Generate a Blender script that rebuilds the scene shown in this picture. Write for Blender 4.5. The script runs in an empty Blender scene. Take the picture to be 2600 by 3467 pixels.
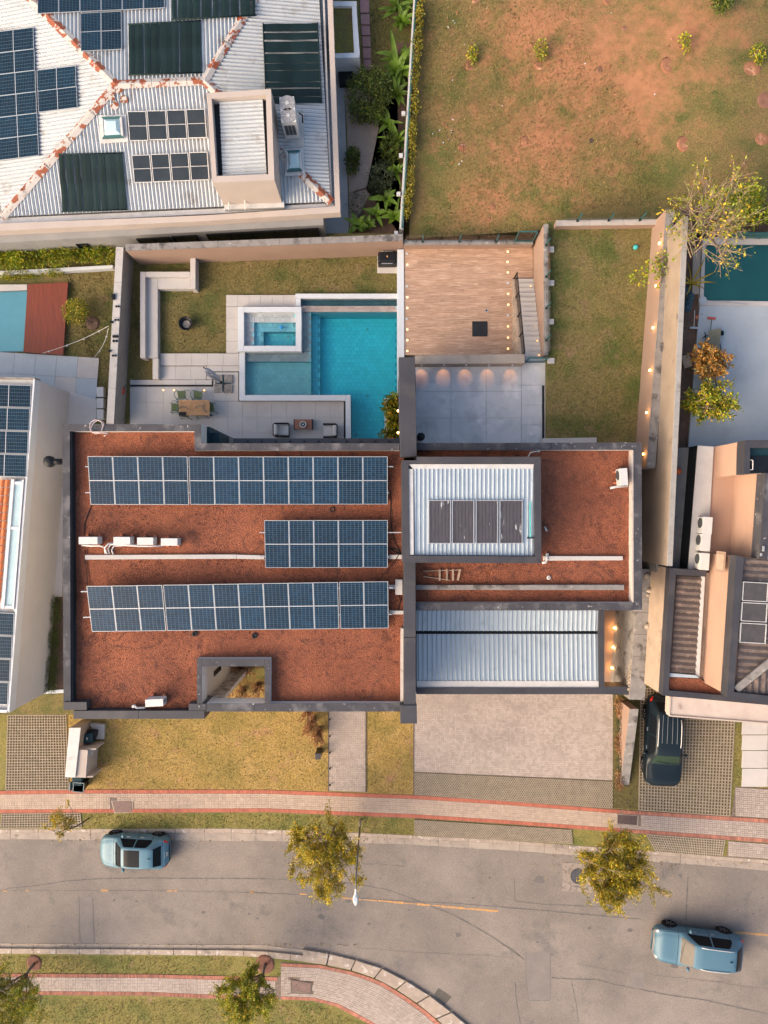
import bpy, math, random
import numpy as np
from mathutils import Vector, Matrix
R = math.radians
rnd = random.Random(7)
SC = bpy.context.scene
COL = SC.collection

# ------------------------------------------------------------------ camera, sky, sun, exposure
CAM_H = 39.6            # drone height over the pool lawn (z = 0)
FPX = 2400.0            # focal length in photo pixels (photo 2600 px wide)
cd = bpy.data.cameras.new('camera'); cam = bpy.data.objects.new('camera', cd); COL.objects.link(cam)
cam.location = (0, 0, CAM_H); cam.rotation_euler = (0, 0, 0)
cd.sensor_fit = 'HORIZONTAL'; cd.sensor_width = 36; cd.lens = 36*FPX/2600
cd.clip_start = 0.5; cd.clip_end = 2000
SC.camera = cam
SUN_EL, SUN_AZ = 30.0, 240.0     # degrees; azimuth clockwise from +Y (photo up)
wd = bpy.data.worlds.new('World'); SC.world = wd; wd.use_nodes = True
nt = wd.node_tree; nt.nodes.clear()
sk = nt.nodes.new('ShaderNodeTexSky'); sk.sky_type = 'NISHITA'; sk.sun_disc = False
sk.sun_elevation = R(SUN_EL); sk.sun_rotation = R(SUN_AZ); sk.air_density = 1.0; sk.dust_density = 4.5; sk.ozone_density = 0.4
bg = nt.nodes.new('ShaderNodeBackground'); bg.inputs[1].default_value = 0.117
wo = nt.nodes.new('ShaderNodeOutputWorld')
nt.links.new(sk.outputs[0], bg.inputs[0]); nt.links.new(bg.outputs[0], wo.inputs[0])
sd = bpy.data.lights.new('sun', 'SUN'); sd.energy = 1.18; sd.angle = R(60); sd.color = (1.0, .73, .48)
sun = bpy.data.objects.new('sun', sd); COL.objects.link(sun)
_d = Vector((math.sin(R(SUN_AZ))*math.cos(R(SUN_EL)), math.cos(R(SUN_AZ))*math.cos(R(SUN_EL)), math.sin(R(SUN_EL))))
sun.rotation_euler = _d.to_track_quat('Z', 'Y').to_euler(); sun.location = _d*60
SC.view_settings.view_transform = 'Standard'; SC.view_settings.look = 'None'
SC.view_settings.gamma = 1; SC.view_settings.use_curve_mapping = False
SC.view_settings.exposure = 1.6
SC.render.engine = 'CYCLES'
try:
    SC.cycles.max_bounces = 4; SC.cycles.diffuse_bounces = 3; SC.cycles.glossy_bounces = 2; SC.cycles.transparent_max_bounces = 8; SC.cycles.use_denoising = True
except Exception: pass

# ------------------------------------------------------------------ measuring the place from the photo
SA, SB = -0.3, 0.0855                       # street grade: z = SA + SB * X
def zs(X): return SA + SB*X
def W(px, py, z):                            # the point at height z that the photo shows at (px, py)
    k = (CAM_H - z)/FPX
    return Vector(((px-1300)*k, (1733.5-py)*k, z))
def WS(px, py, dz=0.0):                      # the same on the sloping street
    u = (px-1300)/FPX
    return W(px, py, (SA + dz + SB*u*CAM_H)/(1 + SB*u))
def RP(px, py, p0, n, off=0.0):              # on a tilted plane (roofs)
    d = Vector(((px-1300)/FPX, (1733.5-py)/FPX, -1.0)); o = Vector((0, 0, CAM_H))
    t = (Vector(p0)+Vector(n)*off - o).dot(n)/d.dot(n)
    return o + d*t
def crop(ox, oy, s): return lambda x, y: (ox + x/s, oy + y/s)
cA = crop(0,0,1.843); cB = crop(700,0,2.074); cC = crop(1400,0,1.3825); cD = crop(0,750,1.843); cE = crop(700,750,2.074)
cF = crop(1300,750,2.37); cG = crop(1900,700,2.37); cH = crop(0,1400,2.074); cI = crop(600,1450,1.952); cJ = crop(1350,1450,1.843)
cK = crop(2050,1400,1.638); cL = crop(0,2350,1.843); cM = crop(800,2350,1.843); cN = crop(1700,2600,1.843); cO = crop(0,2950,1.843)
cQ = crop(800,2950,1.659); cT = crop(2250,1480,3.814); cU = crop(2300,1050,5.143)
def lerp(a, b, t): return a + (b-a)*t
def pl(line, x):                             # y of a polyline at x
    for (x0,y0),(x1,y1) in zip(line, line[1:]):
        if x <= x1: return lerp(y0, y1, (x-x0)/(x1-x0))
    (x0,y0),(x1,y1) = line[-2:]; return lerp(y0, y1, (x-x0)/(x1-x0))

# ------------------------------------------------------------------ materials
def M(name, c1, c2=None, scale=2.0, rough=.8, metal=0.0, bump=0.0, bscale=40.0, c3=None, s3=.4, t3=.55, w3=.12, island=0.0, coat=0.0,
      emit=None, es=0.0, spec=None, fine=0.0, fscale=60.0, stretch=None, vor=False, c4=None, s4=3.0, t4=.6, w4=.06, dist4=0.0):
    m = bpy.data.materials.new(name); m.use_nodes = True; t = m.node_tree; N = t.nodes; Lk = t.links
    b = N['Principled BSDF']; b.inputs['Roughness'].default_value = rough; b.inputs['Metallic'].default_value = metal
    if coat: b.inputs['Coat Weight'].default_value = coat; b.inputs['Coat Roughness'].default_value = .04
    if spec is not None: b.inputs['Specular IOR Level'].default_value = spec
    c1 = (*c1, 1); cur = None
    g = N.new('ShaderNodeNewGeometry'); pos = g.outputs['Position']
    if stretch:
        mp = N.new('ShaderNodeMapping'); mp.inputs['Scale'].default_value = stretch; Lk.new(pos, mp.inputs[0]); pos = mp.outputs[0]
    def noise(sc, det=4):
        n = N.new('ShaderNodeTexNoise'); n.inputs['Scale'].default_value = sc; n.inputs['Detail'].default_value = det
        n.inputs['Roughness'].default_value = .6; Lk.new(pos, n.inputs['Vector']); return n.outputs[0]
    def ramp(fac, a, bb):
        r = N.new('ShaderNodeMapRange'); r.inputs[1].default_value = a; r.inputs[2].default_value = bb; Lk.new(fac, r.inputs[0]); return r.outputs[0]
    def mix(fac, a, bcol, mode='MIX'):
        x = N.new('ShaderNodeMix'); x.data_type = 'RGBA'; x.blend_type = mode
        if isinstance(fac, float): x.inputs[0].default_value = fac
        else: Lk.new(fac, x.inputs[0])
        for s, v in ((6, a), (7, bcol)):
            if isinstance(v, tuple): x.inputs[s].default_value = v
            else: Lk.new(v, x.inputs[s])
        return x.outputs[2]
    if c2 is not None: cur = mix(ramp(noise(scale), .34, .66), c1, (*c2, 1))
    if c3 is not None: cur = mix(ramp(noise(s3, 5), t3, t3+w3), cur if cur else c1, (*c3, 1))
    if c4 is not None: n4 = noise(s4, 6); n4.node.inputs['Distortion'].default_value = dist4; cur = mix(ramp(n4, t4, t4+w4), cur if cur else c1, (*c4, 1))
    if fine:
        f = ramp(noise(fscale, 2), .3, .7); v = N.new('ShaderNodeMapRange'); Lk.new(f, v.inputs[0])
        v.inputs[3].default_value = 1-fine; v.inputs[4].default_value = 1+fine
        cmb = N.new('ShaderNodeCombineColor'); [Lk.new(v.outputs[0], cmb.inputs[i]) for i in range(3)]
        cur = mix(1.0, cur if cur else c1, cmb.outputs[0], 'MULTIPLY')
    if island:
        v = N.new('ShaderNodeMapRange'); Lk.new(g.outputs['Random Per Island'], v.inputs[0]); v.inputs[3].default_value = 1-island; v.inputs[4].default_value = 1+island
        oi = N.new('ShaderNodeObjectInfo'); v2 = N.new('ShaderNodeMapRange'); Lk.new(oi.outputs['Random'], v2.inputs[0]); v2.inputs[3].default_value = 1-island*.6; v2.inputs[4].default_value = 1+island*.6
        mm = N.new('ShaderNodeMath'); mm.operation = 'MULTIPLY'; Lk.new(v.outputs[0], mm.inputs[0]); Lk.new(v2.outputs[0], mm.inputs[1])
        cmb = N.new('ShaderNodeCombineColor'); [Lk.new(mm.outputs[0], cmb.inputs[i]) for i in range(3)]
        cur = mix(1.0, cur if cur else c1, cmb.outputs[0], 'MULTIPLY')
    if cur: Lk.new(cur, b.inputs['Base Color'])
    else: b.inputs['Base Color'].default_value = c1
    if bump:
        bp = N.new('ShaderNodeBump'); bp.inputs['Strength'].default_value = min(1, bump); bp.inputs['Distance'].default_value = .03*max(1, bump)
        if vor:
            vt = N.new('ShaderNodeTexVoronoi'); vt.inputs['Scale'].default_value = bscale; Lk.new(pos, vt.inputs['Vector']); Lk.new(vt.outputs[0], bp.inputs['Height'])
        else: Lk.new(noise(bscale, 5), bp.inputs['Height'])
        Lk.new(bp.outputs[0], b.inputs['Normal'])
    if emit: b.inputs['Emission Color'].default_value = (*emit, 1); b.inputs['Emission Strength'].default_value = es
    return m
def leafmat(name, ca, cb, cc=None, tcc=.8):      # colour differs from leaf to leaf
    m = bpy.data.materials.new(name); m.use_nodes = True; t = m.node_tree; N = t.nodes; Lk = t.links; b = N['Principled BSDF']
    g = N.new('ShaderNodeNewGeometry'); r = N.new('ShaderNodeValToRGB'); Lk.new(g.outputs['Random Per Island'], r.inputs[0])
    r.color_ramp.elements[0].color = (*ca, 1); r.color_ramp.elements[1].color = (*cb, 1)
    if cc:
        r.color_ramp.elements[1].position = tcc-.1; e = r.color_ramp.elements.new(tcc); e.color = (*cc, 1)
    n = N.new('ShaderNodeTexNoise'); n.inputs['Scale'].default_value = 1.3; n.inputs['Detail'].default_value = 3; Lk.new(g.outputs['Position'], n.inputs['Vector'])
    mr = N.new('ShaderNodeMapRange'); mr.inputs[1].default_value = .35; mr.inputs[2].default_value = .65; mr.inputs[3].default_value = .65; mr.inputs[4].default_value = 1.3; Lk.new(n.outputs[0], mr.inputs[0])
    cm = N.new('ShaderNodeCombineColor'); [Lk.new(mr.outputs[0], cm.inputs[i]) for i in range(3)]
    x = N.new('ShaderNodeMix'); x.data_type = 'RGBA'; x.blend_type = 'MULTIPLY'; x.inputs[0].default_value = 1; Lk.new(r.outputs[0], x.inputs[6]); Lk.new(cm.outputs[0], x.inputs[7])
    Lk.new(x.outputs[2], b.inputs['Base Color']); b.inputs['Roughness'].default_value = .55
    tr = N.new('ShaderNodeBsdfTranslucent'); Lk.new(x.outputs[2], tr.inputs[0]); ms = N.new('ShaderNodeMixShader'); ms.inputs[0].default_value = .3
    Lk.new(b.outputs[0], ms.inputs[1]); Lk.new(tr.outputs[0], ms.inputs[2]); Lk.new(ms.outputs[0], N['Material Output'].inputs[0])
    return m
def glassmat(name, tint, rough=.03, mixf=.25):    # see-through sheet with a Fresnel reflection
    m = bpy.data.materials.new(name); m.use_nodes = True; t = m.node_tree; N = t.nodes; Lk = t.links; N.remove(N['Principled BSDF'])
    tr = N.new('ShaderNodeBsdfTransparent'); tr.inputs[0].default_value = (*tint, 1); gl = N.new('ShaderNodeBsdfGlossy'); gl.inputs['Roughness'].default_value = rough
    fr = N.new('ShaderNodeFresnel'); fr.inputs[0].default_value = 1.4; ms = N.new('ShaderNodeMixShader')
    Lk.new(fr.outputs[0], ms.inputs[0]); Lk.new(tr.outputs[0], ms.inputs[1]); Lk.new(gl.outputs[0], ms.inputs[2]); Lk.new(ms.outputs[0], N['Material Output'].inputs[0])
    return m
def watermat(name, absorb, dens):
    m = glassmat(name, (1, 1, 1), .02); t = m.node_tree; N = t.nodes
    v = N.new('ShaderNodeVolumeAbsorption'); v.inputs[0].default_value = (*absorb, 1); v.inputs[1].default_value = dens
    t.links.new(v.outputs[0], N['Material Output'].inputs[1])
    fr = [n for n in N if n.type == 'FRESNEL'][0]; fr.inputs[0].default_value = 1.33
    gl = [n for n in N if n.type == 'BSDF_GLOSSY'][0]
    ns = N.new('ShaderNodeTexNoise'); ns.inputs['Scale'].default_value = 3.0; bp = N.new('ShaderNodeBump'); bp.inputs['Strength'].default_value = .15
    g = N.new('ShaderNodeNewGeometry'); t.links.new(g.outputs['Position'], ns.inputs['Vector']); t.links.new(ns.outputs[0], bp.inputs['Height']); t.links.new(bp.outputs[0], gl.inputs['Normal'])
    return m

m_asphalt = M('asphalt', (.182,.153,.132), (.145,.125,.111), .5, .92, bump=.5, bscale=70, c3=(.215,.182,.156), s3=.22, t3=.48, w3=.2, fine=.18, fscale=16, c4=(.105,.098,.093), s4=.75, t4=.58, w4=.18)
m_crack = M('crack_sealant', (.085,.08,.078), (.12,.108,.1), 3, .9)
m_patch = M('asphalt_patch', (.18,.155,.14), (.15,.132,.122), 1.5, .92, fine=.12, bump=.4, bscale=80)
m_yellow = M('yellow_road_paint', (.5,.24,.055), (.3,.19,.1), 7, .8, c3=(.2,.17,.15), s3=5, t3=.56, w3=.06)
m_kerb = M('kerb_concrete', (.33,.265,.212), (.25,.2,.162), 2.0, .9, bump=.4, bscale=25, c3=(.15,.125,.105), s3=1.5, t3=.57, w3=.1, fine=.12, c4=(.42,.37,.33), s4=3, t4=.57)
m_gutter = M('kerb_gutter', (.3,.25,.207), (.23,.193,.163), 1.6, .9, c3=(.14,.118,.1), s3=2.2, t3=.62, w3=.1, fine=.1)
m_red = M('red_paver', (.37,.112,.068), (.31,.092,.056), 3, .85, island=.14, fine=.1)
m_redold = M('worn_red_paver', (.34,.13,.085), (.25,.1,.07), 3, .88, island=.28, fine=.14)
m_paver = M('grey_paver', (.33,.272,.235), (.29,.24,.205), 1.2, .88, island=.13, fine=.1, c3=(.26,.21,.185), s3=.5, t3=.52, w3=.2)
m_paver2 = M('beige_paver', (.36,.275,.21), (.31,.235,.185), 1.0, .88, island=.11, fine=.1)
m_joint = M('paver_joint_sand', (.12,.09,.075), (.17,.13,.105), 6, .95)
m_lattice = M('grass_paver_concrete', (.32,.26,.19), (.24,.195,.145), 4, .9, fine=.15)
m_soil = M('cell_soil', (.075,.063,.02), (.12,.095,.026), 5, .95, c3=(.045,.035,.022), s3=9, t3=.55, fine=.3, bump=.5, bscale=30)
def lawn(name, a, b, c, d=None, s=1.2): return M(name, a, b, s, .95, c3=c, s3=.55, t3=.47, w3=.16, fine=.4, fscale=14, bump=.7, bscale=26, c4=d, s4=.9, t4=.58, w4=.12)
m_dry = lawn('dry_lawn', (.245,.16,.04), (.28,.185,.06), (.19,.138,.034), (.27,.15,.07))
m_garden = lawn('garden_lawn', (.155,.12,.038), (.13,.102,.032), (.07,.08,.016), (.2,.135,.068))
m_yard = lawn('yard_lawn', (.125,.107,.03), (.15,.112,.042), (.066,.08,.015), (.17,.112,.058))
m_verge = lawn('verge_lawn', (.18,.145,.04), (.145,.13,.03), (.1,.108,.022), (.22,.145,.07))
m_earth = M('bare_earth', (.24,.105,.055), (.19,.08,.042), 1.4, .95, bump=.5, bscale=20, fine=.2, c3=(.4,.21,.125), s3=2, t3=.55)
m_blade = leafmat('grass_blades', (.08,.088,.016), (.2,.155,.045), (.27,.18,.075), .8)
m_dirt = M('damp_earth', (.085,.05,.035), (.13,.08,.055), 2, .95, fine=.3, bump=.8, bscale=22, c4=(.3,.25,.2), s4=16, t4=.68, w4=.03)
m_sand = M('pale_sand', (.3,.245,.2), (.25,.2,.165), 2, .95, fine=.15, bump=.5, bscale=20)
m_gravel = M('red_clay_gravel', (.215,.067,.033), (.165,.052,.026), 3, .95, bump=.9, bscale=22, vor=True, c3=(.265,.084,.038), s3=.35, t3=.47, w3=.25, fine=.36, fscale=18, c4=(.1,.034,.021), s4=1.1, t4=.54, w4=.14, dist4=1.8)
m_pebble = M('clay_pebbles', (.25,.072,.033), (.14,.041,.021), 8, .9, island=.6)
m_cap = M('dark_parapet_cap', (.058,.056,.063), (.04,.04,.047), 1.5, .7, spec=.25, c3=(.12,.114,.117), s3=1.3, t3=.53, w3=.14, fine=.14, c4=(.36,.33,.3), s4=5.5, t4=.665, w4=.02)
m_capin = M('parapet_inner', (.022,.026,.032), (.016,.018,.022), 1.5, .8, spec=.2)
m_metal = M('dark_metal_cladding', (.045,.044,.05), (.032,.032,.039), .6, .55, spec=.35, c3=(.065,.058,.06), s3=.8, t3=.52, w3=.2)
m_wall = M('house_render', (.5,.47,.44), (.46,.43,.41), 1.2, .85, fine=.04)
m_darkwall = M('dark_render', (.06,.06,.066), (.048,.048,.055), 1, .7)
m_inwhite = M('weathered_lit_white', (.45,.4,.36), (.38,.33,.3), 3, .85, c3=(.3,.24,.2), s3=3, t3=.6)
m_steel = M('galvanised_roof', (.4,.455,.49), (.36,.415,.45), .7, .4, metal=.2, c3=(.3,.35,.385), s3=1.3, t3=.56, w3=.15, fine=.04)
m_steelwhite = M('white_roof_sheet', (.44,.46,.47), (.4,.42,.43), .8, .6, spec=.25, c3=(.3,.285,.27), s3=1.2, t3=.56, w3=.14, fine=.05, c4=(.32,.26,.22), s4=7, t4=.74, w4=.02)
m_flash = M('white_flashing', (.48,.465,.45), (.41,.4,.385), 2, .55, c3=(.36,.33,.31), s3=1.8, t3=.6)
m_rust = M('rusted_ridge_cap', (.41,.375,.34), (.36,.33,.3), 2, .6, c3=(.22,.052,.016), s3=2.0, t3=.525, w3=.02, c4=(.13,.036,.014), s4=5, t4=.62, w4=.03)
m_frame = M('aluminium_frame', (.38,.385,.4), None, rough=.4, metal=.4)
m_cell = M('solar_cell', (.003,.02,.043), (.005,.026,.054), 1.2, .3, spec=.2, island=.32)
m_cellgap = M('cell_gap', (.2,.24,.27), None, rough=.4, spec=.2)
m_celld = M('dark_solar_cell', (.002,.016,.032), (.004,.021,.04), 1.2, .3, spec=.2, island=.32)
m_mat = M('black_pool_heating_mat', (.006,.016,.017), (.009,.021,.022), 1, .7, island=.3, spec=.15)
m_coll = M('collector_glass', (.018,.026,.034), (.028,.036,.044), 1, .35, spec=.25)
m_collbrown = M('weathered_collector', (.062,.056,.062), (.045,.041,.046), 3, .45, c4=(.4,.42,.43), s4=1.3, t4=.63, w4=.04, stretch=(2.5,.6,1))
m_white = M('white_coping', (.5,.52,.54), (.47,.49,.51), 1.5, .6, fine=.03)
m_conc = M('pale_concrete_paving', (.43,.4,.375), (.39,.365,.345), 1.3, .85, fine=.06, c3=(.36,.335,.32), s3=.6, t3=.53, w3=.2)
m_concblue = M('polished_grey_concrete', (.47,.465,.465), (.39,.39,.395), .9, .55, c3=(.28,.28,.295), s3=.7, t3=.5, w3=.22, fine=.07, c4=(.53,.51,.505), s4=1.2, t4=.56, w4=.14)
m_slab = M('pale_blue_slab', (.35,.385,.41), (.31,.345,.37), .8, .7, c3=(.27,.3,.325), s3=.5, t3=.52, w3=.2, fine=.06)
m_deck = M('wood_look_plank', (.41,.27,.185), (.28,.17,.112), 5, .75, spec=.25, island=.2, stretch=(.35,3.5,1), c3=(.46,.32,.235), s3=3.0, t3=.53, w3=.12)
m_deckred = M('red_hardwood_plank', (.19,.033,.011), (.14,.024,.009), 3, .6, island=.16, stretch=(3,.3,1))
m_stucco = M('stained_concrete_wall', (.3,.25,.205), (.25,.21,.175), 1.5, .9, c3=(.165,.135,.115), s3=.9, t3=.56, w3=.15, fine=.06, c4=(.06,.052,.05), s4=.7, t4=.66, w4=.06)
m_capgrey = M('weathered_wall_cap', (.22,.2,.185), (.165,.15,.14), 2.5, .9, c3=(.07,.062,.058), s3=1.6, t3=.54, w3=.12, fine=.12, c4=(.31,.28,.26), s4=4, t4=.62)
m_plaster = M('tan_plaster', (.28,.185,.137), (.25,.165,.122), 1, .88, fine=.04)
m_peach = M('peach_render', (.36,.225,.16), (.33,.205,.147), .7, .88, fine=.03, c3=(.29,.185,.135), s3=.5, t3=.58, w3=.15)
m_tan = M('streaked_tan_render', (.36,.27,.2), (.3,.225,.165), 1.6, .9, c3=(.23,.17,.125), s3=1.1, t3=.56, w3=.14, fine=.05)
m_cream = M('cream_render', (.4,.335,.29), (.37,.31,.27), 1, .85, fine=.03)
m_greywall = M('grey_render', (.24,.235,.225), (.21,.205,.2), 1, .88, c3=(.18,.175,.17), s3=.6, t3=.58, w3=.15)
m_tilewhite = M('pale_render_gable', (.49,.465,.445), (.455,.43,.415), .8, .85, fine=.03)
m_stone = M('rough_stone', (.34,.28,.22), (.26,.21,.165), 2.5, .9, island=.25, fine=.15, bump=.8, bscale=10)
m_mortar = M('dark_stone_joint', (.1,.08,.065), None, rough=.95)
m_pooltile = M('blue_green_pool_tile', (.36,.68,.74), (.34,.65,.71), 1.5, .6, island=.06)
m_pooltile2 = M('grey_pool_tile', (.34,.36,.365), (.3,.32,.33), 1.5, .6, island=.14)
m_grout = M('pool_grout', (.24,.47,.52), None, rough=.8)
m_water = watermat('pool_water', (.0,.92,.96), .7)
m_water2 = watermat('pale_pool_water', (.05,.9,.95), .5)
m_water3 = watermat('green_pool_water', (.02,.6,.66), 1.2)
m_lightpool = M('light_pool_lining', (.25,.56,.6), (.23,.53,.57), 2, .7)
m_darkpool = M('dark_pool_lining', (.003,.125,.12), (.003,.11,.105), 1, .7)
m_black = M('black_plastic', (.007,.008,.01), (.011,.012,.014), 2, .5, spec=.2)
m_blackm = M('black_powder_coat', (.008,.009,.011), None, rough=.4, spec=.2)
m_tealbin = M('dark_teal_bin_plastic', (.008,.03,.04), (.012,.036,.046), 3, .45, spec=.2)
m_whitep = M('white_painted_sheet', (.5,.49,.47), (.46,.45,.43), 3, .5, fine=.03)
m_grille = M('dark_grille', (.05,.055,.06), None, rough=.6)
m_pipe = M('white_pvc_pipe', (.5,.48,.46), None, rough=.45)
m_cable = M('black_cable', (.02,.018,.018), None, rough=.6, spec=.2)
m_oldwood = M('weathered_timber', (.33,.24,.175), (.25,.18,.13), 5, .9, island=.2)
m_teak = M('teak_slat', (.42,.235,.11), (.33,.175,.08), 6, .7, island=.25)
m_walnut = M('brown_table_top', (.23,.088,.05), (.2,.075,.043), 5, .55)
m_green = M('olive_green_webbing', (.085,.115,.045), (.07,.1,.04), 6, .8)
m_cushion = M('off_white_cushion', (.47,.45,.42), (.43,.41,.39), 4, .9)
m_tealframe = M('green_steel_frame', (.02,.1,.1), (.028,.085,.088), 3, .45)
m_glass = glassmat('clear_glass', (.86,.93,.91))
m_dglass = M('dark_window_glass', (.008,.01,.012), None, rough=.12, spec=.3)
m_skylight = M('skylight_dome', (.4,.52,.53), (.34,.46,.48), 3, .15, coat=.4)
m_clay = M('orange_roof_tile', (.5,.145,.045), (.42,.115,.04), 4, .85, island=.16)
m_fibre = M('dark_fibre_cement_sheet', (.13,.1,.088), (.08,.062,.056), 6, .95, fine=.35, c3=(.22,.155,.125), s3=3, t3=.55)
m_bark = M('grey_brown_bark', (.15,.11,.08), (.1,.075,.055), 8, .95)
m_twig = M('pale_twig', (.33,.24,.15), (.25,.18,.115), 6, .9)
m_leafA = leafmat('olive_yellow_leaves', (.16,.18,.01), (.38,.31,.018), (.65,.4,.02), .8)
m_leafB = leafmat('amber_leaves', (.3,.14,.025), (.5,.235,.045), (.26,.2,.05), .85)
m_leafC = leafmat('dark_green_leaves', (.03,.07,.01), (.09,.13,.018), (.17,.18,.025), .85)
m_leafD = leafmat('bright_hedge_leaves', (.09,.18,.01), (.3,.33,.015), (.48,.36,.02), .82)
m_leafE = leafmat('yellow_hedge_leaves', (.17,.16,.012), (.36,.26,.016), (.14,.15,.015), .7)
m_leafF = leafmat('green_olive_leaves', (.1,.16,.009), (.28,.29,.016), (.6,.4,.025), .84)
m_banana = leafmat('broad_green_leaf', (.05,.14,.01), (.13,.22,.014), (.3,.3,.02), .8)
m_plume = leafmat('russet_grass_plumes', (.2,.075,.028), (.42,.2,.09), (.5,.3,.15), .8)
m_fern = leafmat('grey_green_leaf', (.045,.075,.04), (.09,.12,.06), (.13,.15,.06), .85)
m_lamp = M('lit_warm_bulb', (1,.8,.5), None, emit=(1.0,.5,.12), es=3.5)
m_lampw = M('lit_floor_light', (1,.8,.5), None, emit=(1.0,.36,.05), es=1.0)
m_tyre = M('tyre_rubber', (.008,.008,.009), None, rough=.85, spec=.2)
m_rim = M('alloy_rim', (.32,.32,.33), None, rough=.35, metal=.8)
m_iron = M('cast_iron', (.06,.06,.068), (.045,.045,.052), 9, .7, bump=.6, bscale=40)
m_rustlid = M('brown_cover_plate', (.17,.105,.09), (.125,.08,.07), 5, .8, fine=.12)
m_blue = M('blue_plastic', (.02,.25,.55), None, rough=.4)
m_teal = M('turquoise_plastic', (.04,.36,.38), None, rough=.45)
m_redp = M('red_plastic', (.45,.06,.035), None, rough=.5)
m_orange = M('orange_plastic', (.6,.12,.02), None, rough=.5)
m_brick = M('orange_brick_block', (.42,.14,.07), (.36,.11,.055), 6, .9)

def fieldmat():
    m = lawn('field_grass', (.125,.098,.026), (.16,.1,.038), (.075,.076,.015), (.18,.1,.042), 1.1); t = m.node_tree; N = t.nodes; Lk = t.links; b = N['Principled BSDF']; old = b.inputs['Base Color'].links[0].from_socket
    g = N.new('ShaderNodeNewGeometry'); n1 = N.new('ShaderNodeTexNoise'); n1.inputs['Scale'].default_value = .8; n1.inputs['Detail'].default_value = 10; n1.inputs['Roughness'].default_value = .8; Lk.new(g.outputs['Position'], n1.inputs['Vector'])
    acc = None
    for (px, py, r) in ((2000,230,6.5),(1830,470,4.6),(2300,150,4.2),(2120,330,4.5),(1800,90,3.5),(1650,650,2.2)):
        w = W(px, py, 2.5); d = N.new('ShaderNodeVectorMath'); d.operation = 'DISTANCE'; d.inputs[1].default_value = w; Lk.new(g.outputs['Position'], d.inputs[0])
        r_ = N.new('ShaderNodeMapRange'); r_.inputs[1].default_value = 0; r_.inputs[2].default_value = r; r_.inputs[3].default_value = .25; r_.inputs[4].default_value = 0; Lk.new(d.outputs['Value'], r_.inputs[0])
        if acc is None: acc = r_.outputs[0]
        else:
            mx = N.new('ShaderNodeMath'); mx.operation = 'MAXIMUM'; Lk.new(acc, mx.inputs[0]); Lk.new(r_.outputs[0], mx.inputs[1]); acc = mx.outputs[0]
    ad = N.new('ShaderNodeMath'); Lk.new(acc, ad.inputs[0]); Lk.new(n1.outputs[0], ad.inputs[1]); rr = N.new('ShaderNodeMapRange'); rr.inputs[1].default_value = .54; rr.inputs[2].default_value = .74; Lk.new(ad.outputs[0], rr.inputs[0])
    ec = N.new('ShaderNodeMix'); ec.data_type = 'RGBA'; n2 = N.new('ShaderNodeTexNoise'); n2.inputs['Scale'].default_value = 2.5; n2.inputs['Detail'].default_value = 6; Lk.new(g.outputs['Position'], n2.inputs['Vector']); Lk.new(n2.outputs[0], ec.inputs[0]); ec.inputs[6].default_value = (.19,.082,.036,1); ec.inputs[7].default_value = (.36,.165,.082,1)
    x = N.new('ShaderNodeMix'); x.data_type = 'RGBA'; Lk.new(rr.outputs[0], x.inputs[0]); Lk.new(old, x.inputs[6]); Lk.new(ec.outputs[2], x.inputs[7]); Lk.new(x.outputs[2], b.inputs['Base Color']); return m
m_field = fieldmat()

for _m in (m_lamp, m_lampw):
    try: _m.cycles.emission_sampling = 'NONE'
    except Exception: pass
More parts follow.
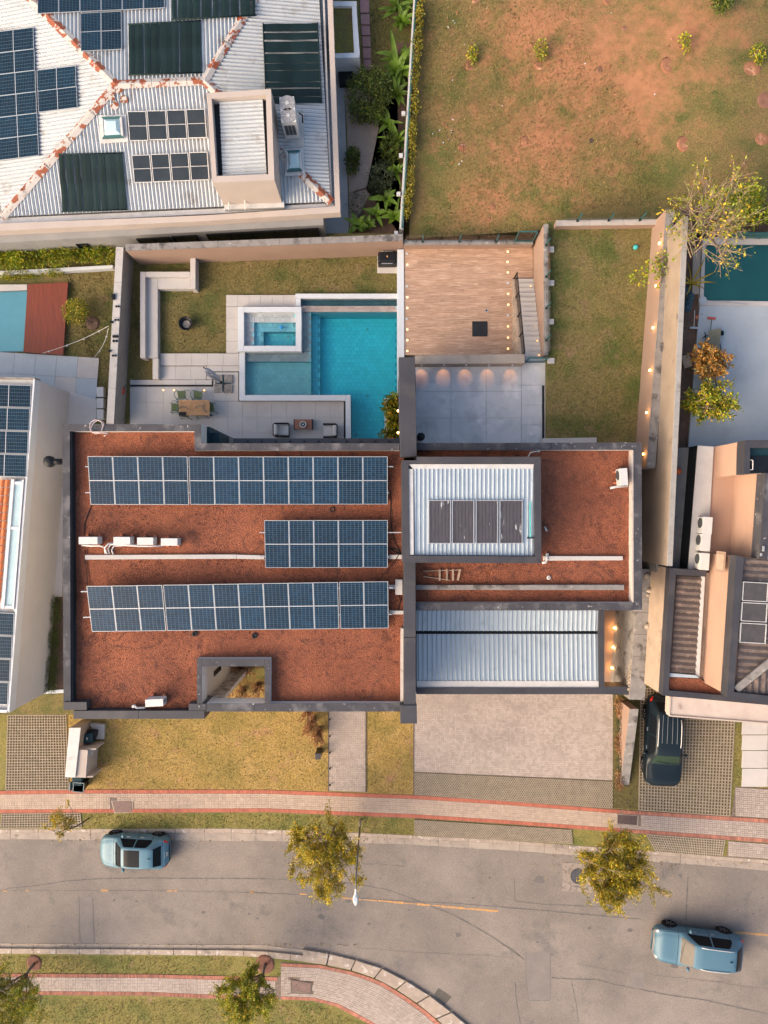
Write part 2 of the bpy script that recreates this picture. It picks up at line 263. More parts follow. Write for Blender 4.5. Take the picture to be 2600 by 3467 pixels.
# ------------------------------------------------------------------ mesh and object helpers
def setp(o, label=None, cat=None, group=None, kind=None):
    if label: o['label'] = label
    if cat: o['category'] = cat
    if group: o['group'] = group
    if kind: o['kind'] = kind
    return o
def link(o, parent=None, **kw):
    COL.objects.link(o)
    if parent is not None: o.parent = parent
    return setp(o, **kw)
def empty(name, loc=(0,0,0), label=None, cat=None, group=None, parent=None, rz=0.0):
    o = bpy.data.objects.new(name, None); o.empty_display_size = .2; o.location = loc; o.rotation_euler = (0,0,rz)
    return link(o, parent, label=label, cat=cat, group=group)
class MB:
    def __init__(s): s.v = []; s.f = []
    def add(s, vs, fs):
        n = len(s.v); s.v += [tuple(v) for v in vs]; s.f += [tuple(i+n for i in f) for f in fs]; return s
    def poly(s, pts): return s.add(pts, [tuple(range(len(pts)))])
    def prism(s, top, depth=None, zb=None):              # top: points counter-clockwise or not; straight sides down
        top = [Vector(p) for p in top]; n = len(top)
        a = sum(top[i].x*top[(i+1)%n].y - top[(i+1)%n].x*top[i].y for i in range(n))
        if a < 0: top = top[::-1]
        bot = [Vector((p.x, p.y, zb if zb is not None else p.z-depth)) for p in top]
        return s.add(top+bot, [tuple(range(n)), tuple(range(2*n-1, n-1, -1))] + [(i, i+n, (i+1)%n+n, (i+1)%n) for i in range(n)])
    def box(s, c, sz, rz=0.0, m=None):
        x, y, z = sz[0]/2, sz[1]/2, sz[2]/2
        vs = [Vector(p) for p in ((-x,-y,-z),(x,-y,-z),(x,y,-z),(-x,y,-z),(-x,-y,z),(x,-y,z),(x,y,z),(-x,y,z))]
        mt = m if m else Matrix.Rotation(rz, 3, 'Z'); c = Vector(c)
        return s.add([mt@v + c for v in vs], [(3,2,1,0),(4,5,6,7),(0,1,5,4),(1,2,6,5),(2,3,7,6),(3,0,4,7)])
    def bb(s, x0, y0, z0, x1, y1, z1): return s.box(((x0+x1)/2,(y0+y1)/2,(z0+z1)/2), (abs(x1-x0),abs(y1-y0),abs(z1-z0)))
    def bar(s, a, b, w, h=None):                          # box beam between two points
        a, b = Vector(a), Vector(b); d = b-a; L = d.length
        if L < 1e-6: return s
        q = d.to_track_quat('X', 'Z').to_matrix(); return s.box((a+b)/2, (L, w, h or w), m=q)
    def tube(s, pts, r, n=6, r1=None, cap=True):
        pts = [Vector(p) for p in pts]; k = len(pts); base = len(s.v); vs = []; up = None
        for i, p in enumerate(pts):
            d = (pts[min(i+1,k-1)] - pts[max(i-1,0)]).normalized()
            if up is None: up = d.orthogonal().normalized()
            else:
                up = up - d*up.dot(d)
                up = up.normalized() if up.length > 1e-5 else d.orthogonal().normalized()
            sd_ = d.cross(up); rr = r if r1 is None else lerp(r, r1, i/(k-1))
            vs += [p + (up*math.cos(a)+sd_*math.sin(a))*rr for a in (2*math.pi*j/n for j in range(n))]
        fs = [(i*n+j, i*n+(j+1)%n, (i+1)*n+(j+1)%n, (i+1)*n+j) for i in range(k-1) for j in range(n)]
        if cap: fs += [tuple(range(n-1,-1,-1)), tuple((k-1)*n+j for j in range(n))]
        return s.add(vs, fs)
    def cyl(s, c, r, h, n=20, r1=None):                   # c = centre of the base
        c = Vector(c); r1 = r if r1 is None else r1
        vs = [c+Vector((math.cos(2*math.pi*j/n)*r, math.sin(2*math.pi*j/n)*r, 0)) for j in range(n)] + [c+Vector((math.cos(2*math.pi*j/n)*r1, math.sin(2*math.pi*j/n)*r1, h)) for j in range(n)]
        return s.add(vs, [tuple(range(n-1,-1,-1)), tuple(range(n,2*n))] + [(j,(j+1)%n,(j+1)%n+n,j+n) for j in range(n)])
    def lathe(s, c, prof, n=20, m=None):                  # prof: (radius, z)
        c = Vector(c); k = len(prof); vs = []
        for r, z in prof:
            for j in range(n):
                p = Vector((math.cos(2*math.pi*j/n)*r, math.sin(2*math.pi*j/n)*r, z)); vs.append((m@p if m else p)+c)
        return s.add(vs, [(i*n+j, i*n+(j+1)%n, (i+1)*n+(j+1)%n, (i+1)*n+j) for i in range(k-1) for j in range(n)] + [tuple(range(n-1,-1,-1)), tuple((k-1)*n+j for j in range(n))])
    def mesh(s, name, mat=None, smooth=False):
        me = bpy.data.meshes.new(name); me.from_pydata(s.v, [], s.f)
        if mat: me.materials.append(mat)
        if smooth: me.polygons.foreach_set('use_smooth', [True]*len(me.polygons))
        me.update(); return me
    def build(s, name, mat, parent=None, smooth=False, bevel=0, **kw):
        o = bpy.data.objects.new(name, s.mesh(name, mat, smooth)); link(o, parent, **kw)
        if bevel:
            b = o.modifiers.new('bevel', 'BEVEL'); b.width = bevel; b.segments = 2; b.limit_method = 'ANGLE'
        return o
def ref(name, mesh, parent=None, loc=(0,0,0), mw=None, **kw):     # another object that shares a mesh
    o = bpy.data.objects.new(name, mesh)
    if mw is not None: o.matrix_basis = mw
    else: o.location = loc
    return link(o, parent, **kw)
def basis(o, x, y, z=None):
    x = Vector(x); y = Vector(y); z = Vector(z) if z else x.cross(y).normalized()
    return Matrix(((x.x,y.x,z.x,o[0]),(x.y,y.y,z.y,o[1]),(x.z,y.z,z.z,o[2]),(0,0,0,1)))
def P(pts, z): return [W(*p, z) for p in pts]
def S(pts, dz=0.0): return [WS(*p, dz) for p in pts]
def slab(name, pts, z, mat, depth=.3, parent=None, zb=None, **kw): return MB().prism(P(pts, z), depth, zb).build(name, mat, parent, **kw)
def sslab(name, pts, dz, mat, depth=.3, parent=None, **kw): return MB().prism(S(pts, dz), depth).build(name, mat, parent, **kw)
def rect(c, x0, y0, x1, y1): return [c(x0,y0), c(x1,y0), c(x1,y1), c(x0,y1)]
def coppy(root, mw):                                   # a thing copied with its parts and their sub-parts
    def cp(o, par):
        c = o.copy(); COL.objects.link(c); c.parent = par
        for ch in o.children: cp(ch, c)
        return c
    r = cp(root, None); r.matrix_basis = mw; return r
ORD = ['first','second','third','fourth','fifth','sixth','seventh','eighth','ninth','tenth','eleventh','twelfth','thirteenth','fourteenth']

def clip(poly, u, t, keep_ge):
    out = []; n = len(poly)
    for i in range(n):
        a, b = poly[i], poly[(i+1)%n]; da, db = a.dot(u)-t, b.dot(u)-t
        if not keep_ge: da, db = -da, -db
        if da >= 0: out.append(a)
        if (da > 0 and db < 0) or (da < 0 and db > 0): out.append(a + (b-a)*(da/(da-db)))
    return out
def corrugated(poly, ribdir, pitch, h, prof=((0,0),(.3,0),(.42,1),(.58,1),(.7,0)), mb=None):
    """Sheet over a convex 3-D polygon with ribs that run along ribdir."""
    mb = mb or MB(); poly = [Vector(p) for p in poly]
    n = (poly[1]-poly[0]).cross(poly[2]-poly[0]).normalized()
    if n.z < 0: n = -n
    d = Vector(ribdir); d = (d - n*d.dot(n)).normalized(); u = d.cross(n).normalized()
    lo = min(p.dot(u) for p in poly); hi = max(p.dot(u) for p in poly); k = int((hi-lo)/pitch)+1
    st = [(lo+(i+a)*pitch, b) for i in range(k) for a, b in prof] + [(lo+k*pitch, 0)]
    for (t0,h0),(t1,h1) in zip(st, st[1:]):
        if t0 >= hi or t1 - t0 < 1e-6: continue
        q = clip(clip(poly, u, t0, True), u, t1, False)
        if len(q) < 3: continue
        vs = [p + n*(h*lerp(h0, h1, (p.dot(u)-t0)/(t1-t0))) for p in q]
        if (vs[1]-vs[0]).cross(vs[2]-vs[0]).dot(n) < 0: vs = vs[::-1]
        mb.poly(vs)
    return mb

def quads_mesh(name, V, mat, k=4):
    """V: (n,k,3) array of separate k-gons -> mesh"""
    V = np.asarray(V, dtype=np.float32); n = len(V); me = bpy.data.meshes.new(name)
    me.vertices.add(n*k); me.vertices.foreach_set('co', V.ravel())
    me.loops.add(n*k); me.loops.foreach_set('vertex_index', np.arange(n*k, dtype=np.int32))
    me.polygons.add(n); me.polygons.foreach_set('loop_start', np.arange(0, n*k, k, dtype=np.int32)); me.polygons.foreach_set('loop_total', np.full(n, k, dtype=np.int32))
    me.materials.append(mat); me.update(calc_edges=True); return me
def leaves_at(P_, dirs, L, Wd, rng, tilt=.9):
    """diamond leaves at points P_ (n,3), pointing roughly along dirs"""
    n = len(P_); d = dirs + rng.normal(0, tilt, (n,3)); d /= np.linalg.norm(d, axis=1)[:,None]+1e-9
    r = rng.normal(0, 1, (n,3)); r[:,2] *= .5; s = np.cross(d, r); s /= np.linalg.norm(s, axis=1)[:,None]+1e-9
    l = (L*rng.uniform(.6, 1.4, n))[:,None]; w = (Wd*rng.uniform(.6, 1.4, n))[:,None]
    dn = np.zeros((n,3)); dn[:,2] = -.25
    return np.stack([P_, P_+d*l*.5+s*w*.5, P_+(d+dn*.6)*l, P_+d*l*.5-s*w*.5], 1)
def blob_leaves(blobs, n, L, Wd, seed=1, shell=.55):
    rng = np.random.default_rng(seed); vol = np.array([b[3]*b[4]*b[5] for b in blobs])**.75; pick = rng.choice(len(blobs), n, p=vol/vol.sum())
    B = np.array(blobs)[pick]; d = rng.normal(0,1,(n,3)); d /= np.linalg.norm(d,axis=1)[:,None]
    r = (shell + (1-shell)*rng.uniform(0,1,n)**.6)[:,None]*rng.uniform(.85,1.12,(n,1))
    return leaves_at(B[:,:3]+d*r*B[:,3:], d*np.array([1,1,.7])+np.array([0,0,.3]), L, Wd, rng)
def tree(name, base, height, crown, label, cat='tree', leaf=m_leafA, bark=m_bark, twig=m_twig, n_leaf=4000, L=.16, Wd=.07, seed=1, limbs=6, twigs=5, trunk_r=.09, lean=(0,0), fork=.25, group=None, leaf_bias=1.0, tw_r=.012, sub=3, open_=.25):
    """tapered trunk, forked limbs and twigs; leaves grow along the twigs. crown=(rx,ry,cx,cy): radii and centre offset of the crown"""
    rg = random.Random(seed); rng = np.random.default_rng(seed); base = Vector(base); rx, ry, cx, cy = crown
    root = empty(name, base, label, cat, group)
    tk = MB(); f = Vector((lean[0]*fork, lean[1]*fork, height*fork))
    tk.tube([(0,0,-.1), f*.5+Vector((rg.uniform(-.03,.03), rg.uniform(-.03,.03), 0)), f], trunk_r, 8, trunk_r*.75)
    br = MB(); anchors = []; dirs = []
    for i in range(limbs):
        a = 2*math.pi*(i+rg.uniform(-.35,.35))/limbs; rad = rg.uniform(.35,.8); top = rg.uniform(.62,.95)
        tip = Vector((cx+math.cos(a)*rx*rad+lean[0]*top, cy+math.sin(a)*ry*rad+lean[1]*top, height*top))
        mid = f.lerp(tip, .5) + Vector((rg.uniform(-.15,.15), rg.uniform(-.15,.15), height*.06))
        tk.tube([f-Vector((0,0,.05)), mid, tip], trunk_r*.62, 6, trunk_r*.14)
        for j in range(twigs):
            t = rg.uniform(.35,1.0); o = f.lerp(mid, t*2) if t < .5 else mid.lerp(tip, t*2-1)
            ang = rg.uniform(0, 2*math.pi); rr = rg.uniform(.45, 1.0) ; zt = height*rg.uniform(.55, 1.03)
            e = Vector((cx+lean[0]*.8+math.cos(ang)*rx*rr, cy+lean[1]*.8+math.sin(ang)*ry*rr, zt))
            e = tip.lerp(e, .75); m1 = o.lerp(e, .5)+Vector((rg.uniform(-.12,.12), rg.uniform(-.12,.12), rg.uniform(0,.18)))
            br.tube([o, m1, e], tw_r*1.6, 4, tw_r*.5, cap=False)
            for q in range(sub):
                t0 = rg.uniform(.35,.95); o2 = o.lerp(m1, t0*2) if t0 < .5 else m1.lerp(e, t0*2-1)
                d2 = ((e-o).normalized() + Vector((rg.gauss(0,.55), rg.gauss(0,.55), rg.gauss(.25,.4)))).normalized()*rg.uniform(.3,.7)*min(rx,ry)*.55
                br.tube([o2, o2+d2*.55+Vector((0,0,.03)), o2+d2], tw_r*.8, 3, tw_r*.3, cap=False)
                if rg.random() > open_*.5: anchors.append((o2, o2+d2))
            if rg.random() > open_: anchors.append((m1, e))
    tk.build('trunk', bark, root, True); br.build('branches', twig, root)
    A = np.array([tuple(a) for a, b in anchors]); B = np.array([tuple(b) for a, b in anchors])
    pk = rng.integers(0, len(A), n_leaf); t = rng.uniform(.1, 1.05, n_leaf)**(1/leaf_bias)
    d = B[pk]-A[pk]; pos = A[pk]+d*t[:,None]+rng.normal(0,.07,(n_leaf,3)); d /= np.linalg.norm(d,axis=1)[:,None]+1e-6
    V = leaves_at(pos, d, L, Wd, rng)
    ref('crown', quads_mesh('crown', V, leaf), root)
    return root
def bush(name, base, blobs, n, label, leaf, cat='shrub', L=.12, Wd=.06, seed=1, group=None, stems=5, shell=.45):
    root = empty(name, base, label, cat, group); rg = random.Random(seed); mb = MB()
    for i in range(stems):
        b = rg.choice(blobs); mb.tube([(rg.uniform(-.08,.08), rg.uniform(-.08,.08), -.05), (b[0]*.5, b[1]*.5, b[2]*.6), (b[0]+rg.uniform(-.3,.3)*b[3], b[1]+rg.uniform(-.3,.3)*b[4], b[2])], .03, 5, .008)
    mb.build('stems', m_bark, root)
    ref('foliage', quads_mesh('foliage', blob_leaves(blobs, n, L, Wd, seed, shell), leaf), root); return root
def tufts(name, polys, n, mat, h=.05, seed=3, label='short dry grass blades', on=None):
    """single grass blades scattered over polygons of world points (flat or sloping)"""
    rng = np.random.default_rng(seed); out = []; areas = []; tris = []
    for pg in polys:
        for i in range(1, len(pg)-1):
            a, b, c = pg[0], pg[i], pg[i+1]; ar = abs((b-a).cross(c-a).z)/2
            if ar > 1e-4: tris.append((tuple(a),tuple(b),tuple(c))); areas.append(ar)
    areas = np.array(areas); T = np.array(tris); pk = rng.choice(len(T), n, p=areas/areas.sum())
    u = rng.uniform(0,1,(n,2)); fl = u.sum(1) > 1; u[fl] = 1-u[fl]
    p = T[pk,0]+(T[pk,1]-T[pk,0])*u[:,:1]+(T[pk,2]-T[pk,0])*u[:,1:]
    a = rng.uniform(0,2*math.pi,n); s = np.stack([np.cos(a),np.sin(a),np.zeros(n)],1)*(.018*rng.uniform(.6,1.6,n))[:,None]
    tip = np.stack([rng.normal(0,h*.7,n), rng.normal(0,h*.7,n), h*rng.uniform(.5,1.5,n)],1)
    V = np.stack([p-s, p+s, p+tip], 1)
    return ref(name, quads_mesh(name, V, mat, 3), None, label=label, cat='grass', kind='stuff')

def brickset(parent, name, quads, mat, depth=.03, top=.012, keep=None, maxn=300, stuffname=None):
    """quads: lists of four world points (tops). The pieces nearest to the camera axis become single objects, the rest one mesh."""
    idx = sorted(range(len(quads)), key=lambda i: sum(((p.x)**2+(p.y)**2) for p in quads[i]))
    single = set(idx[:maxn]); st = MB()
    for i, q in enumerate(quads):
        q = [Vector((p.x, p.y, p.z+rnd.uniform(-.003,.003))) for p in q]
        if i in single:
            c = sum(q, Vector())/len(q); mb = MB().prism([p-c for p in q], depth); o = mb.build(name, mat, parent); o.location = c
        else: st.prism(q, depth)
    if len(quads) > maxn: st.build(stuffname or name+'s', mat, parent, kind='stuff')
def wallseg(mb, a, b, th, z0, z1):               # wall between two plan points (a,b: left side), th>0 to the right
    a = Vector((a[0],a[1],0)); b = Vector((b[0],b[1],0)); n = (b-a).normalized(); s = Vector((n.y,-n.x,0))*th
    top = [Vector((p.x,p.y,z1)) for p in (a, b, b+s, a+s)]; return mb.prism(top, zb=z0)
# ================================================================== THE SETTING
MB().poly([(-500,-500,-8),(500,-500,-8),(500,500,-8),(-500,500,-8)]).build('ground', m_dry, kind='structure')
NK_road = [(-1300,2842),(0,2841),(800,2846),(1234,2852),(1700,2877),(2600,2947),(3900,3060)]
NK_back = [(-1300,2806),(0,2808),(800,2805),(1250,2821),(1700,2844),(2600,2912),(3900,3025)]
SW_up = [(-1300,2682),(0,2677),(300,2673),(900,2674),(1400,2692),(1700,2711),(2104,2742),(2600,2773),(3900,2865)]
SW_lo = [(-1300,2758),(0,2754),(900,2750),(1400,2770),(1700,2789),(2600,2854),(3900,2950)]
SK_road = [(-1300,3190),(0,3194),(500,3197),(900,3200),(1023,3215),(1110,3229),(1192,3248),(1250,3265),(1312,3287),(1390,3331),(1469,3381),(1577,3467),(1700,3580),(1850,3760)]
SK_back = [(-1300,3226),(0,3229),(500,3233),(800,3236),(951,3247),(1080,3262),(1186,3284),(1245,3302),(1300,3324),(1375,3370),(1445,3420),(1517,3485),(1620,3590),(1760,3760)]
def ribbon(a, b, dz, x0=None, x1=None):      # band between two photo polylines, on the street grade
    xs = sorted({x for x, _ in a+b if (x0 is None or x > x0) and (x1 is None or x < x1)} | {v for v in (x0, x1) if v is not None})
    xs = [x for x in xs if max(a[0][0],b[0][0]) <= x <= min(a[-1][0],b[-1][0])]
    return [(x, pl(a, x)) for x in xs] + [(x, pl(b, x)) for x in reversed(xs)]
road = MB().prism(S([(-1500,2700),(4000,2700),(4000,4300),(-1500,4300)]), .3).build('road', m_asphalt, kind='structure')
verge = MB().prism(S([(x, y) for x, y in NK_back]+[(3900,2000),(-1300,2000)], .115), .4).build('verge', m_verge, kind='structure')
sv = S([(x, y) for x, y in SK_back]+[(1760,4300),(-1300,4300)], .115)
south_verge = MB().prism(sv, .4).build('verge', m_verge, kind='structure')
# kerbs: single kerb stones with a concrete gutter in front
def kerb(back, front, x0, x1, step, wk, gut, name):
    root = empty(name); root['kind'] = 'structure'
    x = x0; k = 0
    while x < x1:
        xe = min(x1, x+step*rnd.uniform(.9,1.1)); g = 1.2
        b0, b1, f0, f1 = pl(back,x), pl(back,xe-g), pl(front,x), pl(front,xe-g)
        q = [(x,b0),(xe-g,b1),(xe-g,lerp(b1,f1,wk)),(x,lerp(b0,f0,wk))]
        MB().prism(S(q, .13+rnd.uniform(-.006,.006)), .3).build('kerb_stone', m_kerb, root, bevel=.012)
        if gut:
            q = [(x,lerp(b0,f0,wk)+.2),(xe-g,lerp(b1,f1,wk)+.2),(xe-g,f1+rnd.uniform(-1,1.5)),(x,f0+rnd.uniform(-1,1.5))]
            MB().prism(S(q, .012+rnd.uniform(0,.006)), .1).build('gutter_slab', m_gutter, root)
        x = xe
    return root
kerb(NK_back, NK_road, -500, 3200, 92, .36, True, 'kerb')
kerb(SK_back, SK_road, -500, 1030, 78, .5, True, 'kerb')
# the broken corner: whole kerb blocks that follow the bend
kb = empty('kerb'); kb['kind'] = 'structure'
def arc(line, n):
    pts = [Vector((x,y)) for x, y in line if x >= 1023]; d = [0]
    for a, b in zip(pts, pts[1:]): d.append(d[-1]+(b-a).length)
    out = []
    for i in range(n+1):
        t = d[-1]*i/n
        for j in range(len(d)-1):
            if t <= d[j+1]+1e-6: out.append(pts[j].lerp(pts[j+1], (t-d[j])/(d[j+1]-d[j]))); break
    return out
fa = arc(SK_road, 11); ba = arc([(1023,3256)]+[p for p in SK_back if p[0] > 1023], 11)
for i in range(11):
    a, b, c, d = fa[i], fa[i+1], ba[i+1], ba[i]; g = .025
    q = [a.lerp(b,g), a.lerp(b,1-g), d.lerp(c,1-g), d.lerp(c,g)]
    MB().prism(S([tuple(p) for p in q], .13+rnd.uniform(-.01,.012)), .3).build('kerb_stone', m_kerb, kb, bevel=.02)
# road patches, cracks, markings, covers
def roadsheet(name, pts, mat, dz=.005, parent=None, **kw):
    mb = MB().poly(S(pts, dz)); 
    if (mb.v[1][0]-mb.v[0][0])*(mb.v[2][1]-mb.v[0][1])-(mb.v[1][1]-mb.v[0][1])*(mb.v[2][0]-mb.v[0][0]) < 0: mb.f = [tuple(reversed(f)) for f in mb.f]
    return mb.build(name, mat, parent, **kw)
roadsheet('repair_patch', [cO(495,160),cO(578,160),cO(586,450),cO(502,452)], m_patch, parent=road)
roadsheet('repair_patch', [cN(137,1155),cN(302,1148),cN(304,1450),cN(160,1458)], m_patch, .006, parent=road)
roadsheet('repair_patch', [cN(800,1272),cN(885,1276),cN(882,1384),cN(800,1375)], m_patch, .006, parent=road)
roadsheet('repair_patch', [cN(660,985),cN(715,985),cN(715,1035),cN(660,1035)], m_patch, .006, parent=road)
roadsheet('repair_patch', [cQ(1112,690),cQ(1135,655),cQ(1210,705),cQ(1170,752),cQ(1118,705)], M('dark_tar', (.06,.052,.045), (.08,.07,.06), 4, .8), .006, parent=road)
def crack(pts, w, jag=2.0, mat=m_crack, dz=.007):
    q = []
    for (x0,y0),(x1,y1) in zip(pts, pts[1:]):
        n = max(2, int(math.hypot(x1-x0, y1-y0)/9))
        q += [(lerp(x0,x1,i/n)+rnd.uniform(-jag,jag)*.5, lerp(y0,y1,i/n)+rnd.uniform(-jag,jag)*.5) for i in range(n)]
    q.append(pts[-1]); mb = MB(); L_ = S(q, dz)
    nn = []
    for i in range(len(L_)):
        d = (L_[min(i+1,len(L_)-1)]-L_[max(i-1,0)]); d.z = 0; d.normalize(); nn.append(Vector((-d.y,d.x,0)))
    ws = [w*rnd.uniform(.4,1.2) for _ in L_]
    for i in range(len(L_)-1): mb.poly([L_[i]-nn[i]*ws[i], L_[i+1]-nn[i+1]*ws[i+1], L_[i+1]+nn[i+1]*ws[i+1], L_[i]+nn[i]*ws[i]])
    return mb.build('crack', mat, road)
crack([cO(0,125),cO(60,105),cO(240,88),cO(400,62),cO(640,45),cO(860,42),cO(1100,43),cO(1659,45)], .035, 1.2)
crack([cO(0,120),cO(330,118),cO(900,120),cO(1659,132)], .016, .8)
crack([cQ(0,40),cQ(330,45),cQ(540,60),cQ(660,70),cQ(840,100),cQ(1020,165),cQ(1220,245),cQ(1400,345),cQ(1500,410),cQ(1610,490)], .028, 1.5)
crack([cQ(0,118),cQ(300,128),cQ(560,145),cQ(900,165),cQ(1240,180),cQ(1659,215)], .022, 1.2)
crack([cN(0,870),cN(200,884),cN(420,905),cN(640,925),cN(870,943)], .03, 1.5)
crack([cN(78,690),cN(78,830),cN(250,850),cN(450,858),cN(640,870),cN(790,888),cN(835,880),cN(850,810)], .022, 1.5)
crack([cN(1160,680),cN(1155,780),cN(1146,950)], .03, 1)
crack([cN(310,1310),cN(440,1318),cN(590,1320),cN(720,1355),cN(880,1385),cN(1050,1420),cN(1250,1445),cN(1450,1490),cN(1659,1535)], .03, 2)
crack([cN(80,1335),cN(90,1460),cN(115,1598)], .025, 1.5); crack([cN(430,1320),cN(460,1460),cN(478,1590)], .02, 1.5)
crack([cN(920,1290),cN(1080,1305),cN(1200,1320),cN(1390,1335)], .012, 4); crack([cN(470,1225),cN(640,1255),cN(760,1278)], .01, 4); crack([cN(1300,1330),cN(1480,1360),cN(1659,1378)], .01, 3)
crack([cN(0,1095),cN(70,1135),cN(140,1195)], .012, 1.5); crack([cQ(660,430),cQ(820,440),cQ(1000,455),cQ(1200,462)], .01, 3); crack([cQ(1250,470),cQ(1400,470),cQ(1520,482)], .01, 3)
crack([cN(150,1150),cN(148,1300),cN(165,1450),cN(300,1450),cN(300,1155)], .016, 1); crack([cO(492,150),cO(500,450)], .018, 1); crack([cO(578,165),cO(588,450)], .018, 1)
crack([cM(860,925),cM(1180,945),cM(1659,970)], .03, 1); crack([cM(760,925),cM(860,926)], .03, 1); crack([cL(1000,835),cL(700,838),cL(560,840)], .04, 1)
crack([cM(780,1060),cM(900,1060),cM(1050,1075)], .02, 1)
def stain(px, py, r):
    n = 11; q = [(px+math.cos(6.283*i/n)*r*rnd.uniform(.6,1.25), py+math.sin(6.283*i/n)*r*.7*rnd.uniform(.6,1.25)) for i in range(n)]
    roadsheet('oil_stain', q, m_crack, .0075, parent=road)
for (x,y),r in [(cQ(478,256),14),(cQ(747,294),6),(cQ(1245,355),12),(cQ(968,216),5),(cQ(630,163),11),(cN(233,695),19),(cN(545,1000),8),(cN(798,1012),12),(cN(1108,668),8),(cN(1096,625),4),(cN(925,795),6),(cN(848,825),7),(cN(222,1087),5),(cN(1565,910),5),(cN(1625,810),4),(cN(1473,885),3),(cN(1608,890),3),(cN(1115,680),5),(cO(713,180),6),(cO(852,187),5),(cO(1270,257),7),(cO(1555,265),5),(cO(1605,293),5),(cO(1502,385),4),(cM(1582,1145),5),(cM(1478,1272),5),(cM(900,1150),4),(cM(335,1112),5),(cN(1075,1230),14)]: stain(x, y, r)
mk = empty('road_marking'); mk['kind'] = 'structure'
def dash(a, b, w, n=None, wob=.6):
    n = n or max(2, int(math.dist(a,b)/10)); L_ = [(lerp(a[0],b[0],i/n), lerp(a[1],b[1],i/n)) for i in range(n+1)]
    up = [(x, y-w*rnd.uniform(.75,1.1)) for x, y in L_]; lo = [(x, y+w*rnd.uniform(.75,1.1)) for x, y in L_]
    roadsheet('painted_dash', up+lo[::-1], m_yellow, .009, parent=mk)
for a, b, w in [(cQ(590,148),cQ(700,160),3.4),(cQ(705,159),cQ(790,164),2.6),(cQ(795,164),cQ(882,172),2.6),(cQ(884,174),cQ(940,178),4),(cQ(945,180),cQ(1010,183),1.5),(cQ(1014,185),cQ(1090,190),3.6),(cQ(1095,190),cQ(1146,194),2),(cQ(1150,197),cQ(1310,210),3.8),(cQ(1312,210),cQ(1472,224),3.6),(cQ(355,127),cQ(400,130),2.5),(cQ(78,116),cQ(98,117),2.6),(cO(632,119),cO(675,119),3),(cO(1040,122),cO(1075,122),2),(cO(1082,120),cO(1104,121),2.6),(cO(1560,128),cO(1582,129),2.8),(cO(20,123),cO(42,123),2),(cO(160,121),cO(180,121),1.6),(cN(1448,1026),cN(1530,1032),3.8),(cN(1532,1033),cN(1659,1043),4)]: dash(a, b, w)

# ------------------------------------------------------------------ pavements laid stone by stone
def band(up, lo, x0, x1, dz):
    xs = [x0+(x1-x0)*i/140 for i in range(141)]; U = [WS(x, pl(up,x), dz) for x in xs]; Lw = [WS(x, pl(lo,x), dz) for x in xs]
    d = [0]
    for a, b in zip(range(140), range(1,141)): d.append(d[-1]+((U[b]+Lw[b])/2-(U[a]+Lw[a])/2).length)
    def pt(s, v):
        i = min(139, max(0, np.searchsorted(d, s)-1)); t = (s-d[i])/(d[i+1]-d[i]); return U[i].lerp(U[i+1], t).lerp(Lw[i].lerp(Lw[i+1], t), v)
    width = sum((a-b).length for a, b in zip(U, Lw))/141
    return pt, d[-1], width
def soldier(pt, L_, v0, v1, step=.105, g=.006):
    return [[pt(s+g,v0), pt(s+step-g,v0), pt(s+step-g,v1), pt(s+g,v1)] for s in np.arange(0, L_-step, step)]
def basket(pt, L_, v0, v1, n, g, skip=None):
    c = (v1-v0)/n; cell = None; out = []; cs = .208
    for i in range(int(L_/cs)):
        for j in range(n):
            s0, w0 = i*cs, v0+j*c; gv = g/cs*c
            if skip and skip(pt(s0+cs/2, w0+c/2)): continue
            for k in range(2):
                if (i+j)%2: a = (s0+k*cs/2+g, s0+(k+1)*cs/2-g, w0+gv, w0+c-gv)
                else: a = (s0+g, s0+cs-g, w0+k*c/2+gv, w0+(k+1)*c/2-gv)
                out.append([pt(a[0],a[2]), pt(a[1],a[2]), pt(a[1],a[3]), pt(a[0],a[3])])
    return out
sw = MB().prism(S(ribbon(SW_up, SW_lo, 0), .135), .2).build('pavement', m_joint, kind='structure')
covers = []
def inrect(q, m=.03):
    xs = [p.x for p in q]; ys = [p.y for p in q]; x0,x1,y0,y1 = min(xs)-m, max(xs)+m, min(ys)-m, max(ys)+m
    return lambda p: x0 < p.x < x1 and y0 < p.y < y1
cov1 = S([cL(692,665),cL(830,663),cL(832,740),cL(712,744)], .15); cov2 = S([cN(712,288),cN(852,297),cN(848,362),cN(710,350)], .15)
i1, i2 = inrect(cov1), inrect(cov2); sk_ = lambda p: i1(p) or i2(p)
pt, L_, wd_ = band(SW_up, SW_lo, -300, 2104, .15)
brickset(sw, 'red_paver', soldier(pt, L_, .012, .165) + soldier(pt, L_, .835, .988), m_red, maxn=150, stuffname='red_pavers')
brickset(sw, 'grey_paver', basket(pt, L_, .172, .828, 4, .004, sk_), m_paver2, maxn=260, stuffname='grey_pavers')
pt, L_, wd_ = band(SW_up, SW_lo, 2104, 3000, .15)
brickset(sw, 'worn_red_paver', soldier(pt, L_, .012, .165, g=.009) + soldier(pt, L_, .835, .988, g=.009), m_redold, maxn=120, stuffname='worn_red_pavers')
brickset(sw, 'worn_grey_paver', basket(pt, L_, .175, .825, 4, .009, sk_), m_paver, maxn=160, stuffname='worn_grey_pavers')
